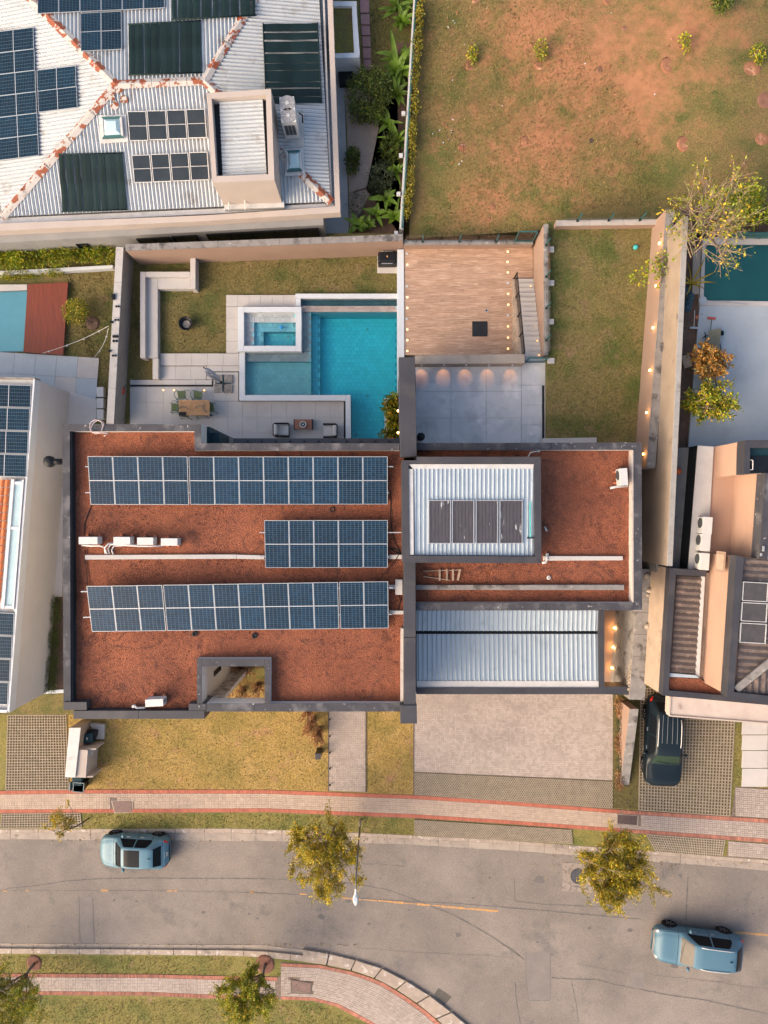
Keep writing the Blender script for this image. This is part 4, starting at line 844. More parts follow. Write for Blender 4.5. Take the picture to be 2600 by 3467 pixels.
for i, x in enumerate((303,484,663,845,1034)):
    w0 = W(*cF(x,1142),zt); lc = Vector((w0.x, w0.y-.03, 3.62))
    o = empty('wall_downlight', lc, f'small lit downlight on the patio parapet, {ORD[i]} from the fin wall', 'wall light', 'patio downlights'); MB().box((0,0,0), (.07,.08,.06)).build('housing', m_frame, o); MB().cyl((0,-.01,-.045), .022, .015, 10).build('lens', m_lampw, o)
    ld = bpy.data.lights.new('downlight', 'SPOT'); ld.energy = 4; ld.color = (1,.38,.1); ld.spot_size = R(70); ld.spot_blend = .5; ld.shadow_soft_size = .03
    lo = bpy.data.objects.new('lamp_light', ld); lo.location = (0,-.1,-.07); lo.rotation_euler = (R(-30),0,0); link(lo, o)
# black bin on the patio
o = empty('black_bin', W(*cF(292,1735),3.0), 'black lidded bin on the grey patio by the fin wall', 'bin'); MB().lathe((0,0,0), [(.16,0),(.2,.5)], 16).build('body', m_black, o, True); MB().lathe((0,0,.5), [(.21,0),(.21,.05),(.14,.09)], 16).build('lid', m_black, o, True)
# ---- east grass yard (z = 3.4)
yl = P([cF(1308,0),cG(740,120),cG(600,1900),(2150,1560),(1852,1560),cF(1308,1790)], 3.4)
yard = MB().prism(yl, 4).build('yard_lawn', m_yard, kind='structure')
tufts('grass_blades', [[p for p in P([cF(1320,60),cG(725,175),cG(612,1840),cF(1320,1740)], 3.4)]], 8000, m_blade, .05, 12, 'short patchy grass of the right hand yard')
a, b = Vector((8.13, W(*cF(1280,20),3.6).y, 0)), Vector((8.13, 7.95, 0))
rw = wall('retaining_wall', [b, a], .2, .8, 3.6, m_plaster, 'tan retaining wall between the stairs and the grass yard', m_capgrey)
for i, (x0_,y0_,x1_,y1_) in enumerate([(1307,207,1362,250),(1307,475,1365,520),(1307,785,1360,830),(1310,1100,1365,1140)]):
    o = empty('concrete_pad', W(*cF((x0_+x1_)/2,(y0_+y1_)/2),3.4), f'small pale concrete pad at the yard edge, {ORD[i]} from the field', 'concrete pad', 'yard edge pads'); MB().bb(-.17,-.14,-.1,.17,.14,.12).build('block', m_conc, o, bevel=.02); MB().bb(-.1,-.05,.12,.1,.05,.135).build('top_plate', m_frame, o)
a, b = W(*cG(-40,150),3.95), W(*cG(765,140),3.95)
wall('boundary_wall', [b, a], .24, 2.4, 3.95, m_plaster, 'tan wall with pale cap along the field side of the grass yard', M('pale_cap', (.37,.32,.285), (.31,.27,.24), 3, .9, fine=.08))
# right boundary: our wall with six lamps, then the neighbour's taller wall
f0, f1 = W(*cG(733,140),3.4), W(*cG(600,1900),3.4); f1 = f0 + (f1-f0)*1.12
bwall = wall('boundary_wall', [f1, f0], -.02, 2.0, 5.2, m_plaster, 'tan wall with six lamps on the right of the grass yard', m_capgrey)
mb = MB(); wallseg(mb, (f1-Vector((0,0,f1.z)))-bwall.location, (f0-Vector((0,0,f0.z)))-bwall.location, .4, 0, 3.19); mb.build('wall_core', m_capgrey, bwall)
for i, (x,y) in enumerate([(796,295),(770,634),(744,972),(721,1313),(698,1652),(674,1985)]):
    p = W(*cG(x,y),4.75); t = (p.y-f0.y)/(f1.y-f0.y); p.x = lerp(f0.x, f1.x, t)-.06
    o = empty('wall_lamp', p, f'lit square lamp on the right yard wall, {ORD[i]} from the field', 'wall light', 'yard wall lamps'); MB().box((.03,0,0), (.07,.12,.14)).build('housing', m_whitep, o); MB().box((-.02,0,.02), (.05,.1,.12)).build('bulb', m_lamp, o)
    ld = bpy.data.lights.new('wall_lamp', 'POINT'); ld.energy = 2.2; ld.color = (1,.55,.2); ld.shadow_soft_size = .05; lo = bpy.data.objects.new('lamp_light', ld); lo.location = (-.13,0,.1); link(lo, o)
g0, g1 = W(*cG(855,200),5.2), W(*cK(262,830),5.2)
wall('boundary_wall', [g1, g0], .2, 2.5, 7.0, M('stained_tan_wall', (.28,.215,.158), (.235,.18,.133), 1.2, .9, c3=(.21,.16,.12), s3=.8, t3=.56, w3=.15, c4=(.06,.05,.048), s4=.8, t4=.64, w4=.06, fine=.05), "neighbour's taller stained wall beside the dirt strip", M('grey_cap', (.29,.275,.255), (.24,.225,.21), 2.5, .9, c3=(.18,.165,.15), s3=2, t3=.58))
bl_ = empty('football', W(*cG(592,331),3.4)+Vector((0,0,.11)), 'turquoise ball on the grass yard', 'ball'); 
def ico(r, n=12, m_=8): return [(r*math.sin(math.pi*i/m_), -r*math.cos(math.pi*i/m_)) for i in range(m_+1)]
MB().lathe((0,0,0), [(max(.002,a),b) for a,b in ico(.13)], 16).build('skin', m_teal, bl_, True)
for i in range(5): 
    a = i*1.257; MB().cyl((math.cos(a)*.075,math.sin(a)*.075,.096), .028, .012, 5).build('black_patch', m_blackm, bl_)
# glass fences on posts
def glassfence(name, pts, h, label, nposts, lean=Vector((0,0,0))):
    o = empty(name, pts[0], label, 'fence')
    for a, b in zip(pts, pts[1:]):
        a, b = a-o.location, b-o.location
        for i in range(nposts):
            p = a.lerp(b, (i+.5)/nposts); MB().bar(p, p+Vector((0,0,h)), .06).build('post', m_tealframe, o)
            MB().bar(p+Vector((0,0,.1)), p+Vector((0,0,.25)), .1).build('clamp', m_blackm, o)
        for i in range(nposts):
            u0, u1 = i/nposts+.01, (i+1)/nposts-.01; p, q = a.lerp(b,u0), a.lerp(b,u1); MB().add([p+Vector((0,0,.08)), q+Vector((0,0,.08)), q+Vector((0,0,h)), p+Vector((0,0,h))], [(0,1,2,3)]).build('glass_panel', m_glass, o)
    return o
glassfence('glass_fence', [W(*cF(160,168),1.65), W(*cF(1045,166),1.65)], 1.0, 'clear glass fence with green posts on the terrace back wall', 3)
glassfence('glass_fence', [W(*cF(1297,70),3.6), W(*cF(1297,1080),3.6)], 1.0, 'clear glass fence with green posts along the retaining wall', 4)
glassfence('glass_fence', [W(*cG(0,122),3.95), W(*cG(750,112),3.95)], 1.0, 'clear glass fence with green posts along the field edge of the yard', 3)
def glassgate(pts, h, label):
    a, b = pts; o = empty('glass_gate', a, label, 'gate'); d = b-a; u = Vector((0,0,h)); z = Vector((0,0,0))
    for p, q in ((z,u),(d,d+u),(u,d+u),(z,d)): MB().bar(p+Vector((0,0,.05)), q+Vector((0,0,.05)), .055).build('frame_bar', m_tealframe, o)
    MB().add([z,d,d+u,u], [(0,1,2,3)]).build('glass_panel', m_glass, o); return o
glassgate((W(*cF(1046,162),1.65), W(*cF(1190,162),1.65)), 1.3, 'green framed glass gate on the low back wall of the terrace')
glassgate((W(*cF(1135,1130),3.0), W(*cF(1280,1130),3.0)), .95, 'green framed glass gate at the top of the garden stairs')
# ================================================================== FIELD behind (rises to the right)
def fz(X, Y): return 1.25 + .155*max(-1, min(16, X-1.3)) + .02*math.sin(X*.9)+.03*math.sin(Y*.7+X*.3)
x0, x1, y0, y1 = 1.0, 45.0, W(*cF(700,140),1.5).y+.12, 52.0; nx, ny = 60, 50; V = []; F_ = []
def fx0(y): return lerp(1.35, 1.72, max(0,min(1.6,(y-14.5)/13.5)))
ynorth = W(*cG(300,108),3.9).y+.25
for j in range(ny+1):
    for i in range(nx+1):
        y = lerp(y0, y1, (j/ny)**1.3); xa = fx0(y); x = lerp(xa, x1, (i/nx)**1.2); V.append((x, y, fz(x, y)))
for j in range(ny):
    for i in range(nx):
        a = j*(nx+1)+i; cx = V[a][0]; cy = V[a][1]
        if cx > 7.9 and cy < ynorth-.35 and cx < 13.2: continue
        F_.append((a, a+1, a+nx+2, a+nx+1))
field = MB().add(V, F_).build('field', m_field, None, True, kind='structure')
def fieldpt(px, py):
    z = 2.0
    for _ in range(6): p = W(px, py, z); z = fz(p.x, p.y)
    return W(px, py, z)
fieldpoly = [fieldpt(*q) for q in (cC(40,10),cC(700,0),cC(700,1000),cC(560,1110),cC(40,1110))]; fp2 = [fieldpt(*q) for q in (cC(700,0),cC(1659,0),cC(1659,950),cC(1150,950),cC(700,1000))]
tufts('grass_blades', [fieldpoly, fp2], 26000, m_blade, .07, 21, 'rough patchy grass over the vacant field')
# bare soil patches lying in the grass: thin irregular sheets
def earthpatch(px, py, rx, ry, seed, mat=m_earth):
    rg = random.Random(seed); n = 26; q = []
    for i in range(n):
        a = 6.283*i/n; k = rg.uniform(.62,1.15); q.append(fieldpt(px+math.cos(a)*rx*k, py+math.sin(a)*ry*k)+Vector((0,0,.02)))
    c = sum(q, Vector())/n; c.z += .03; mb = MB(); mb.add([c]+q, [(0, 1+(i+1)%n, 1+i) for i in range(n)]); return mb.build('earth_patch', mat, field)
k = 0
for x,y,rx,ry in [(780,260,95,55),(930,300,60,40),(560,620,90,45),(700,100,55,30),(1240,200,60,45),(1360,120,42,22),(330,880,30,18)]:
    for q in range(4):
        cx, cy = cC(x+rnd.gauss(0,rx*.8), y+rnd.gauss(0,ry*.8)); earthpatch(cx, cy, rx*.09, ry*.09, k); k += 1
holes = [(268,305,24,1),(595,305,26,1),(875,327,17,0),(1197,305,34,1),(1583,322,42,1),(1645,468,36,0),(1272,672,34,1),(1632,650,32,1),(528,660,22,2),(232,688,20,1),(834,659,11,3),(1010,638,10,1),(294,4,18,1),(912,2,22,1),(990,132,14,0),(374,968,20,2),(356,1025,12,2),(688,290,16,2)]
for i, (x,y,r,kd) in enumerate(holes):
    p = fieldpt(*cC(x,y)); rr = r/1.3825*.0155; mb = MB()
    mb.lathe((0,0,0), [(rr*1.2*rnd.uniform(.9,1.1),-.03),(rr*.85,.012),(rr*.5,.022),(rr*.12,.0 if kd!=2 else .05)], 14, Matrix.Diagonal((1,rnd.uniform(.75,1.1),1)))
    o = mb.build('soil_mound', M('dark_pit', (.05,.03,.022), None) if kd == 3 else (m_earth if kd else M('brown_soil', (.2,.095,.06), (.15,.07,.045), 5, .95)), field, True); o.location = p
pos = [(cC(272,262),.3,'small yellow-green sapling beside its soil ring near the left fence',1),(cC(588,250),.45,'bushiest yellow-green sapling in the middle of the field',2),(cC(1250,215),.45,'thin sapling with two leaf tufts on the bare red patch',3),(cC(1590,265),.45,'green sapling by the largest soil ring at the right edge of the field',4),(cC(1415,40),.6,'dark round shrub near the top edge of the field',5)]
for (px,py),h,lb,sd in pos:
    b = fieldpt(px,py); sz = .36 if sd in (2,4) else .55 if sd == 5 else .26
    bush('sapling', b, [(0,0,h,sz,sz*1.2,.3),(.12,-.35 if sd!=5 else .1,h*.7,sz*.6,sz*.6,.25)], 190 if sd != 5 else 700, lb, m_leafC if sd == 5 else m_leafF, 'sapling', .14, .08, sd, stems=3)
for i in range(60):   # litter and stones lying about
    if i < 34: x, y = rnd.gauss(190,45), rnd.choice([rnd.uniform(60,420), rnd.gauss(650,60), rnd.uniform(560,900)])
    else: x, y = rnd.uniform(150,1600), rnd.uniform(40,950)
    p = fieldpt(*cC(max(60,x), y)); s = rnd.uniform(.02,.06)
    o = MB().box((0,0,0), (s*rnd.uniform(1,2), s, s*.5), rnd.uniform(0,3)).build('pebble', m_whitep if rnd.random() < .5 else m_brick, field); o.location = p+Vector((0,0,.04))
# ================================================================== NORTH NEIGHBOUR'S SIDE YARD (z = -0.8)
nz = -.8
ny_ = slab('neighbour_yard', [(-1200,-900),(1430,-900),(1400,0),(1368,840),(-1200,900)], nz, m_garden, 6, kind='structure')
side_path = slab('side_path', [cB(890,0),cB(965,600),cB(1000,1660),cB(700,1700),cB(600,0)], nz+.06, M('grey_path', (.33,.345,.35), (.29,.3,.31), 1.2, .85, c3=(.25,.26,.27), s3=.8, t3=.56), .4, kind='structure')
sslab_ = slab('sand_bed', [cB(960,560),cB(1180,700),cB(1240,1150),cB(1130,1420),cB(1005,1640),cB(985,900)], nz+.03, m_sand, .2, kind='structure')
slab('planting_bed', [cB(1000,1360),cB(1120,1330),cB(1360,1100),cB(1440,300),cB(1330,300),cB(1250,800),cB(1220,1200),cB(1005,1650),cB(1360,1650),cB(1400,1200)], nz+.045, m_dirt, .2, kind='structure')
tufts('grass_blades', [P([cB(1150,0),cB(1300,0),cB(1300,420),cB(1160,460)], nz)], 1500, m_blade, .06, 31, 'mossy grass between the stepping stones and the banana plants')
for i in range(7):
    y0_, y1_ = [(-90,-5),(0,88),(98,170),(180,246),(255,327),(336,410),(418,492)][i]
    a = MB().prism([p-W(*cB(1113,(y0_+y1_)/2),nz) for p in P([cB(1070+i*5,y0_),cB(1136+i*3,y0_),cB(1139+i*3,y1_),cB(1073+i*5,y1_)], nz+.07)], .1); o = a.build('stepping_stone', M('mauve_stone', (.3,.17,.165), (.25,.15,.16), 3, .85, island=.2) if i == 0 else bpy.data.materials['mauve_stone'], None, bevel=.015, label=f'square mauve stepping stone, {ORD[i]} from the top of the picture', cat='stepping stone', group='mauve stepping stones'); o.location = W(*cB(1113,(y0_+y1_)/2),nz)
pbx = empty('raised_planter', W(*cB(970,200),nz), 'white rimmed raised planter box beside the solar roofed house', 'planter'); o0 = pbx.location
for q in (rect(cB,860,8,1052,42), [cB(1018,42.4),cB(1050,42.4),cB(1074,370),cB(1034,370)], [cB(870,375),cB(1034,370),cB(1074,370),cB(1070,403),cB(870,408)]): MB().prism([p-o0 for p in P(q, .9)], zb=0).build('rim', m_white, pbx, bevel=.01)
MB().prism([p-o0 for p in P([cB(860,42.4),cB(1018,42.4),cB(1034,370),cB(870,374.6)], .72)], zb=.1).build('soil', lawn('moss_bed', (.12,.12,.02), (.1,.07,.03), (.14,.14,.015), (.12,.07,.04)), pbx)
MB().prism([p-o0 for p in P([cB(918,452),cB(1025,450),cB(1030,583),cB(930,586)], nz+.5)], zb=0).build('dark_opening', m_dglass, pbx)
# neighbour wall along the field with green rail and yellow creeper
a, b = W(*cB(1475,-400),1.75), W(*cB(1352,1605),1.75)
nw = wall('boundary_wall', [a, b], -.22, -1.2, 1.75, m_conc, 'thin pale wall with a green top rail between the banana plants and the field', m_flash)
MB().tube([a-nw.location+Vector((.14,0,.08)), b-nw.location+Vector((.14,0,.08))], .05, 8).build('top_rail', m_tealframe, nw, True)
for i, y in enumerate((800,1095,1365,1640)):
    x = lerp(1475,1352,(y+400)/2005)-14; p = W(*cB(x,y),1.75); MB().box(p-nw.location+Vector((-.05,0,.03)), (.2,.2,.12)).build('pier_cap', m_flash, nw)
for i in range(9):
    y = -150+i*205; x = lerp(1490,1368,(y+400)/2005)+32; b0 = fieldpt(*cB(x,y)); bl = [(rnd.uniform(-.1,.1), rnd.uniform(-1,1), .5, .2, .75, .4) for _ in range(3)]
    bush('creeper_hedge', b0, bl, 520, f'yellow flowering hedge piece along the field wall, {ORD[i]} from the top', m_leafE, 'hedge', .1, .07, 60+i, 'yellow hedge along the field wall', stems=4)
# big dark shrub, small shrubs and broad-leaved plants
bush('round_shrub', W(*cB(1140,740),nz), [(0,0,1.1,1.25,1.45,.9),(.55,.7,1.0,.8,.7,.7),(-.5,-.8,.7,.6,.6,.5),(.4,-.9,.7,.6,.6,.5)], 5200, 'large round dark green shrub beside the house path', m_leafC, 'shrub', .13, .07, 41, stems=9, shell=.6)
bush('small_shrub', W(*cB(1025,1160),nz), [(0,0,.5,.42,.85,.4),(.1,.4,.4,.35,.4,.3)], 900, 'small dark shrub on the sand bed by the path', m_leafC, 'shrub', .12, .09, 42)
bush('grey_shrub', W(*cB(1230,1270),nz), [(0,0,.6,.7,.9,.5),(-.3,-.6,.5,.5,.5,.4)], 1300, 'greyish feathery shrub at the end of the sand bed', m_fern, 'shrub', .2, .035, 43)
bush('fern_shrub', W(*cB(1290,1080),nz), [(0,0,.7,.6,.9,.5)], 900, 'green feathery shrub against the pale wall', m_leafC, 'shrub', .22, .04, 44)
bush('dark_pot_shrub', W(*cB(1060,1450),nz), [(0,0,.3,.55,.9,.3)], 350, 'sparse brown shrub over the dark bed at the path end', m_fern, 'shrub', .14, .05, 45)
def bananaplant(name, base, n, L, Wd, label, seed, spread=1.0, group=None, mat=m_banana, az=None):
    """rosette of broad arching leaves, every leaf its own part"""
    root = empty(name, base, label, 'plant', group); rg = random.Random(seed)
    MB().tube([(0,0,-.05),(0,0,.35)], .07, 7, .05).build('stem', m_bark, root)
    n = n*2 if Wd > .2 else n
    for i in range(n):
        a = 6.283*i/n+rg.uniform(-.5,.5) if az is None else az+rg.uniform(-1.1,1.1); l = L*rg.uniform(.45,1.25); w = Wd*rg.uniform(.5,.95); el = rg.uniform(.5,1.5); spread = rg.uniform(.45,1.05); mb = MB(); vs = []
        d = Vector((math.cos(a),math.sin(a),0)); s = Vector((-d.y,d.x,0))
        for j in range(7):
            t = j/6; p = d*(l*spread*t*(.5+.5*t)) + Vector((0,0,.3+l*el*(t-.62*t*t))); ww = w*math.sin(math.pi*min(1,.12+t*.88))**.8*(.5 if j in (0,6) else 1)*.5
            vs += [p-s*ww+Vector((0,0,.04)), p, p+s*ww+Vector((0,0,.04))]
        fs = []
        for j in range(6): fs += [(j*3,j*3+1,j*3+4,j*3+3),(j*3+1,j*3+2,j*3+5,j*3+4)]
        mb.add(vs, fs).build('leaf', mat, root, True)
    return root
specs = [(1340,100,9,1.2,.3,'broad leaved plant at the top of the planting bed'),(1385,40,8,1.0,.28,'broad leaved plant against the pale wall at the very top'),(1365,190,9,1.1,.3,'dense broad leaved plant above the long leaved bananas'),(1335,560,9,1.9,.42,'tallest long leaved banana plant beside the round shrub'),(1390,470,6,1.7,.4,'upright yellow-green banana plant close to the pale wall'),(1330,700,7,1.2,.3,'banana plant behind the round shrub'),(1270,900,6,1.1,.3,'banana plant with fallen leaves above the sand bed'),(1340,1030,8,1.1,.26,'banana plant halfway down the pale wall'),(1330,1230,7,1.0,.24,'narrow leaved banana plant near the wall end'),(1260,1420,7,1.0,.36,'yellow-green broad leaved plant near the back corner'),(1320,1540,7,.9,.36,'broad leaved plant in the corner by the back wall'),(1190,1520,7,.8,.34,'dark broad leaved plant beside the dark bed'),(1060,1600,8,.9,.4,'round leaved plant nearest the path at the back wall'),(1130,1600,7,.9,.4,'round leaved plant behind the back wall, second from the path')]
for i, (x,y,n,l,w,lb) in enumerate(specs): bananaplant('banana_plant', W(*cB(x,y),nz), n, l, w, lb, 70+i, group='broad leaved plants along the wall')
# ================================================================== WEST NEIGHBOUR'S GARDEN (z = -0.8)
wz = -.8
wy = slab('neighbour_lawn', [(-1200,880),cD(735,170),cD(690,1260),(395,1470),(395,2420),(-1200,2420)], wz, m_garden, 5, kind='structure')
tufts('grass_blades', [P([cD(425,310),cD(700,300),cD(670,1200),cD(605,1100),cD(610,850),cD(400,830)], wz)], 3500, m_blade, .06, 33, 'soft green grass beside the red wood deck')
slab('terrace', [(-300,1190),cD(0,812),cD(618,852),cD(600,1120),cD(560,1300),(-300,1500)], wz+.05, m_joint, .4, kind='structure')
tg = empty('stone_terrace'); tg['kind'] = 'structure'
q = P([cD(-300,795),cD(618,852),cD(598,1110),cD(-330,1060)], wz+.09)
for i in range(7):
    for j in range(2):
        c = [q[0].lerp(q[1],u).lerp(q[3].lerp(q[2],u),v) for u,v in ((i/7,j/2),((i+1)/7,j/2),((i+1)/7,(j+1)/2),(i/7,(j+1)/2))]; m = sum(c, Vector())/4
        o = MB().prism([(p-m)*.99 for p in c], .08).build('terrace_slab', m_slab if (i,j) not in ((5,1),(6,0),(5,2)) else m_conc, tg); o.location = m
rd = slab('red_wood_deck', [cD(172,392),cD(424,378),cD(392,834),cD(146,815)], wz+.22, m_mortar, .5, kind='structure'); q = P([cD(172,392),cD(424,378),cD(394,832),cD(146,815)], wz+.26)
for i in range(32):
    u0, u1 = i/32+.002, (i+1)/32-.002; c = [q[0].lerp(q[1],u0), q[0].lerp(q[1],u1), q[3].lerp(q[2],u1), q[3].lerp(q[2],u0)]; m = sum(c, Vector())/4; o = MB().prism([p-m for p in c], .04).build('plank', m_deckred, rd); o.location = m
wp = empty('swimming_pool', W(*cD(60,620),wz), 'pale blue neighbour pool beside the red wood deck', 'swimming pool'); o0 = wp.location
MB().prism([p-o0 for p in P([(-400,965),cD(168,392),cD(168,428),(-400,1000)], wz+.2)], .6).build('coping', m_conc, wp, bevel=.01)
MB().prism([p-o0 for p in P([(-400,990),cD(170,425),cD(145,812),(-400,1195)], wz+.02)], .2).build('basin', m_lightpool, wp); MB().prism([p-o0 for p in P([(-400,1000),cD(170,428),cD(143,810),(-400,1195)], wz+.16)], .137).build('water', m_water2, wp)
# hedges at the left, behind the pool
for i in range(8):
    x = 20+i*95; b0 = W(*cD(x, 250-i*6), wz); bl = [(rnd.uniform(-.4,.4), rnd.uniform(-.3,.3), .8+rnd.uniform(-.1,.3), .6, .6, .5) for _ in range(4)]
    bush('hedge_shrub', b0, bl, 1700, f'bright green clipped shrub in the upper left hedge, {ORD[i]} from the left', m_leafD, 'hedge', .15, .06, 90+i, 'upper left hedge', stems=5)
for i in range(3):
    bush('low_hedge', W(*cD(40+i*150, 350-i*10), wz), [(rnd.uniform(-.6,.6),0,.3,.5,.22,.25) for _ in range(3)], 600, f'low green hedge behind the blue pool, {ORD[i]} from the left', m_leafF, 'hedge', .09, .05, 110+i, 'low hedge behind the pool')
bush('hedge_shrub', W(*cD(60,120),nz), [(0,0,.6,.9,.5,.5),(-.7,.1,.5,.6,.5,.5)], 900, 'yellow-green bush under the eaves at the far left', m_leafD, 'shrub', .14, .07, 120)
lw = slab('low_wall', [cD(-200,320),cD(704,272),cD(702,292),cD(-200,345)], wz+.4, m_white, .8, label='low white kerb wall behind the left hedge', cat='wall')
bush('round_bush', W(*cD(505,590),wz), [(0,0,.8,.7,.75,.6),(.2,.3,.7,.5,.5,.4)], 1300, 'round olive bush on the lawn beside the red deck', m_leafF, 'shrub', .1, .06, 121)
o = empty('soil_ring', W(*cD(578,635),wz), 'dark earth mound beside the round olive bush', 'soil mound'); MB().lathe((0,0,0), [(.42,-.05),(.36,.08),(.2,.06),(.01,.03)], 18).build('earth', m_dirt, o, True); MB().tube([(0,0,0),(-.3,.2,.5)], .03, 6, .02).build('stake', m_bark, o)
for nm, (p0,p1), nb, lb in (('string_lights', (cD(265,822),cD(678,652)), 4, 'longer string of garden bulbs hung over the red deck'), ('string_lights', (cD(588,848),cD(676,665)), 2, 'shorter string of garden bulbs beside the boundary wall')):
    a, b = W(*p0, 1.2), W(*p1, 1.7); o = empty(nm, b, lb, 'string lights'); L_ = [a.lerp(b,t/12)-b+Vector((0,0,-.3*math.sin(math.pi*t/12))) for t in range(13)]
    MB().tube(L_, .012, 5).build('cable', m_pipe, o)
    for i in range(nb): p = L_[int((i+.6)*12/nb)]; MB().lathe(p-Vector((0,0,.1)), [(.01,0),(.05,.03),(.045,.07),(.02,.1)], 10).build('bulb', m_cushion, o, True)
hr = empty('garden_hose_reel', W(*cD(762,1055),.55), 'red garden hose reel on the left boundary wall', 'hose reel'); MB().lathe((0,0,0), [(.11,-.04),(.2,-.05),(.22,0),(.2,.05),(.11,.04)], 20, Matrix.Rotation(R(75),3,'Y')).build('hose_coil', m_redp, hr, True); MB().box((-.06,0,0), (.08,.12,.2)).build('bracket', m_blackm, hr); MB().tube([(.1,.1,.1),(.18,.3,0),(.2,.35,-.3)], .015, 6).build('hose_end', m_cable, hr)
for i, y in enumerate((1070,1140,1208)):
    o = empty('white_stool', W(*cD(640,y),wz), f'small white block along the neighbour side of the wall, {ORD[i]} from the top', 'garden block', 'white blocks behind the wall'); MB().bb(-.2,-.28,0,.2,.28,.38).build('seat', m_whitep, o, bevel=.02); MB().bb(-.16,-.24,-.05,.16,.24,0).build('plinth', m_conc, o)
# ================================================================== EAST NEIGHBOUR'S POOL YARD (z = 3.8)
ez = 3.8
ey_ = slab('neighbour_yard', [cG(960,0),(3900,700),(3900,1620),cG(880,2060),cG(900,1500)], ez, m_dirt, 8, kind='structure')
pool_yard = slab('pool_yard', [cG(1113,785),(3900,1040),(3900,1640),cG(1010,2060),cG(1060,1400)], ez+.12, m_slab, .5, kind='structure')
ep = empty('swimming_pool', W(*cG(1400,520),ez), 'dark green neighbour pool with pale coping at the right edge', 'swimming pool'); o0 = ep.location
for q in ([cG(1135,245),(3000,800),(3000,828),cG(1140,300)], [cG(1135,300.5),cG(1160,302),cG(1143,745),cG(1108,775)], [cG(1108,750),(3000,1026),(3000,1040),cG(1108,790)]): MB().prism([p-o0 for p in P(q, ez+.16)], .6).build('coping', m_conc, ep, bevel=.012)
MB().prism([p-o0 for p in P([cG(1150,296),(3000,826),(3000,1030),cG(1135,752)], ez+.01)], .3).build('basin', m_darkpool, ep); MB().prism([p-o0 for p in P([cG(1155,300),(3000,828),(3000,1028),cG(1140,748)], ez+.1)], .08).build('water', m_water3, ep)
fn = empty('green_fence', W(*cG(1400,215),ez), 'green metal fence behind the dark pool', 'fence'); a, b = W(*cG(1340,200),ez+1)-fn.location, W(3000,790,ez+1)-fn.location; a.z = b.z = 0
for h in (.1,.5,.9): MB().bar(a+Vector((0,0,h)), b+Vector((0,0,h)), .05).build('rail', m_tealframe, fn)
for i in range(9): p = a.lerp(b, i/8); MB().bar(p, p+Vector((0,0,1)), .05).build('post', m_tealframe, fn)
MB().add([a,b,b+Vector((0,0,.95)),a+Vector((0,0,.95))], [(0,1,2,3)]).build('mesh_panel', m_tealframe, fn)
slab('garden_kerb', [cG(1060,330),cG(1120,330),cG(1105,700),cG(1050,700)], ez+.15, m_stucco, .4, kind='structure')
def broom(p0, p1, z, lb, mt, headmat):
    a, b = W(*p0, z), W(*p1, z); o = empty('broom', a, lb, 'broom'); d = b-a; MB().tube([(0,0,.05), d+Vector((0,0,.03))], .018, 6).build('handle', mt, o); n = d.normalized(); s = Vector((-n.y,n.x,0)); MB().bar(-s*.2+Vector((0,0,.05)), s*.2+Vector((0,0,.05)), .1, .07).build('head', headmat, o, bevel=.01)
broom(cU(553,148), cU(525,510), ez+.14, 'broom with red head lying on the pale blue slab', m_tealframe, m_redp); broom(cU(245,315), cU(262,10), ez+.05, 'broom with pale blue head lying in the dirt strip', m_pipe, m_slab)
o = empty('pool_skimmer', W(*cG(1135,752),ez+.2), 'blue pool skimmer net lying on the coping', 'pool skimmer'); MB().lathe((0,0,0), [(.16,0),(.2,.015),(.2,.03),(.16,.02)], 20).build('ring', m_slab, o); MB().cyl((0,0,.005), .16, .008, 20).build('net', m_blue, o); MB().tube([(.18,0,.02), W(*cG(1497,782),ez+.22)-o.location], .014, 6).build('pole', m_frame, o)
def lounger(c, lb, rz, mat):
    o = empty('sun_lounger', c, lb, 'sun lounger', rz=rz); 
    for s in (-1,1): MB().bar((-.95,s*.32,.32),(.95,s*.32,.32), .035).build('side_rail', m_blackm, o)
    MB().add([(-.95,-.3,.33),(.2,-.3,.33),(.2,.3,.33),(-.95,.3,.33)], [(0,1,2,3)]).build('sling_seat', mat, o); MB().add([(.2,-.31,.33),(.95,-.31,.72),(.95,.31,.72),(.2,.31,.33)], [(0,1,2,3)]).build('backrest', mat, o)
    for x in (-.8,.75):
        for s in (-1,1): MB().bar((x,s*.32,0),(x,s*.32,.32), .035).build('leg', m_blackm, o)
    MB().lathe((.8,-.62,.13), [(.02,-.03),(.13,-.03),(.13,.03),(.02,.03)], 16, Matrix.Rotation(R(90),3,'X')).build('wheel', m_tealbin, o); MB().bar((.8,-.6,.13),(.8,.3,.13), .03).build('axle', m_blackm, o); return o
m_sling = M('olive_grey_sling', (.2,.19,.135), (.17,.16,.115), 12, .8)
lounger(W(*cU(560,720),ez+.12), 'olive sling sun lounger with wheels above the amber tree', R(100), m_sling); lounger(W(*cU(480,1330),ez+.12), 'olive sling sun lounger half hidden by the green and yellow tree', R(100), m_sling)
o = empty('dustpan', W(*cU(315,120),ez+.05), 'orange brown dustpan in the dirt strip', 'dustpan'); MB().box((0,0,.03), (.28,.16,.05), .5).build('pan', m_brick, o); MB().tube([(.1,.07,.05),(.22,.14,.06)], .02, 6).build('grip', m_bark, o)
o = empty('tool_pile', W(*cG(1010,760),ez), 'heap of dark blue sacks in the dirt strip beside the pool', 'sack pile'); 
for i in range(4): MB().lathe((rnd.uniform(-.2,.2), -.35+i*.28, .1), [(.03,-.12),(.22,-.05),(.24,.06),(.08,.2)], 9).build('sack', M('dark_blue_sack', (.02,.06,.08), (.015,.035,.05), 6, .6) if i == 0 else bpy.data.materials['dark_blue_sack'], o)
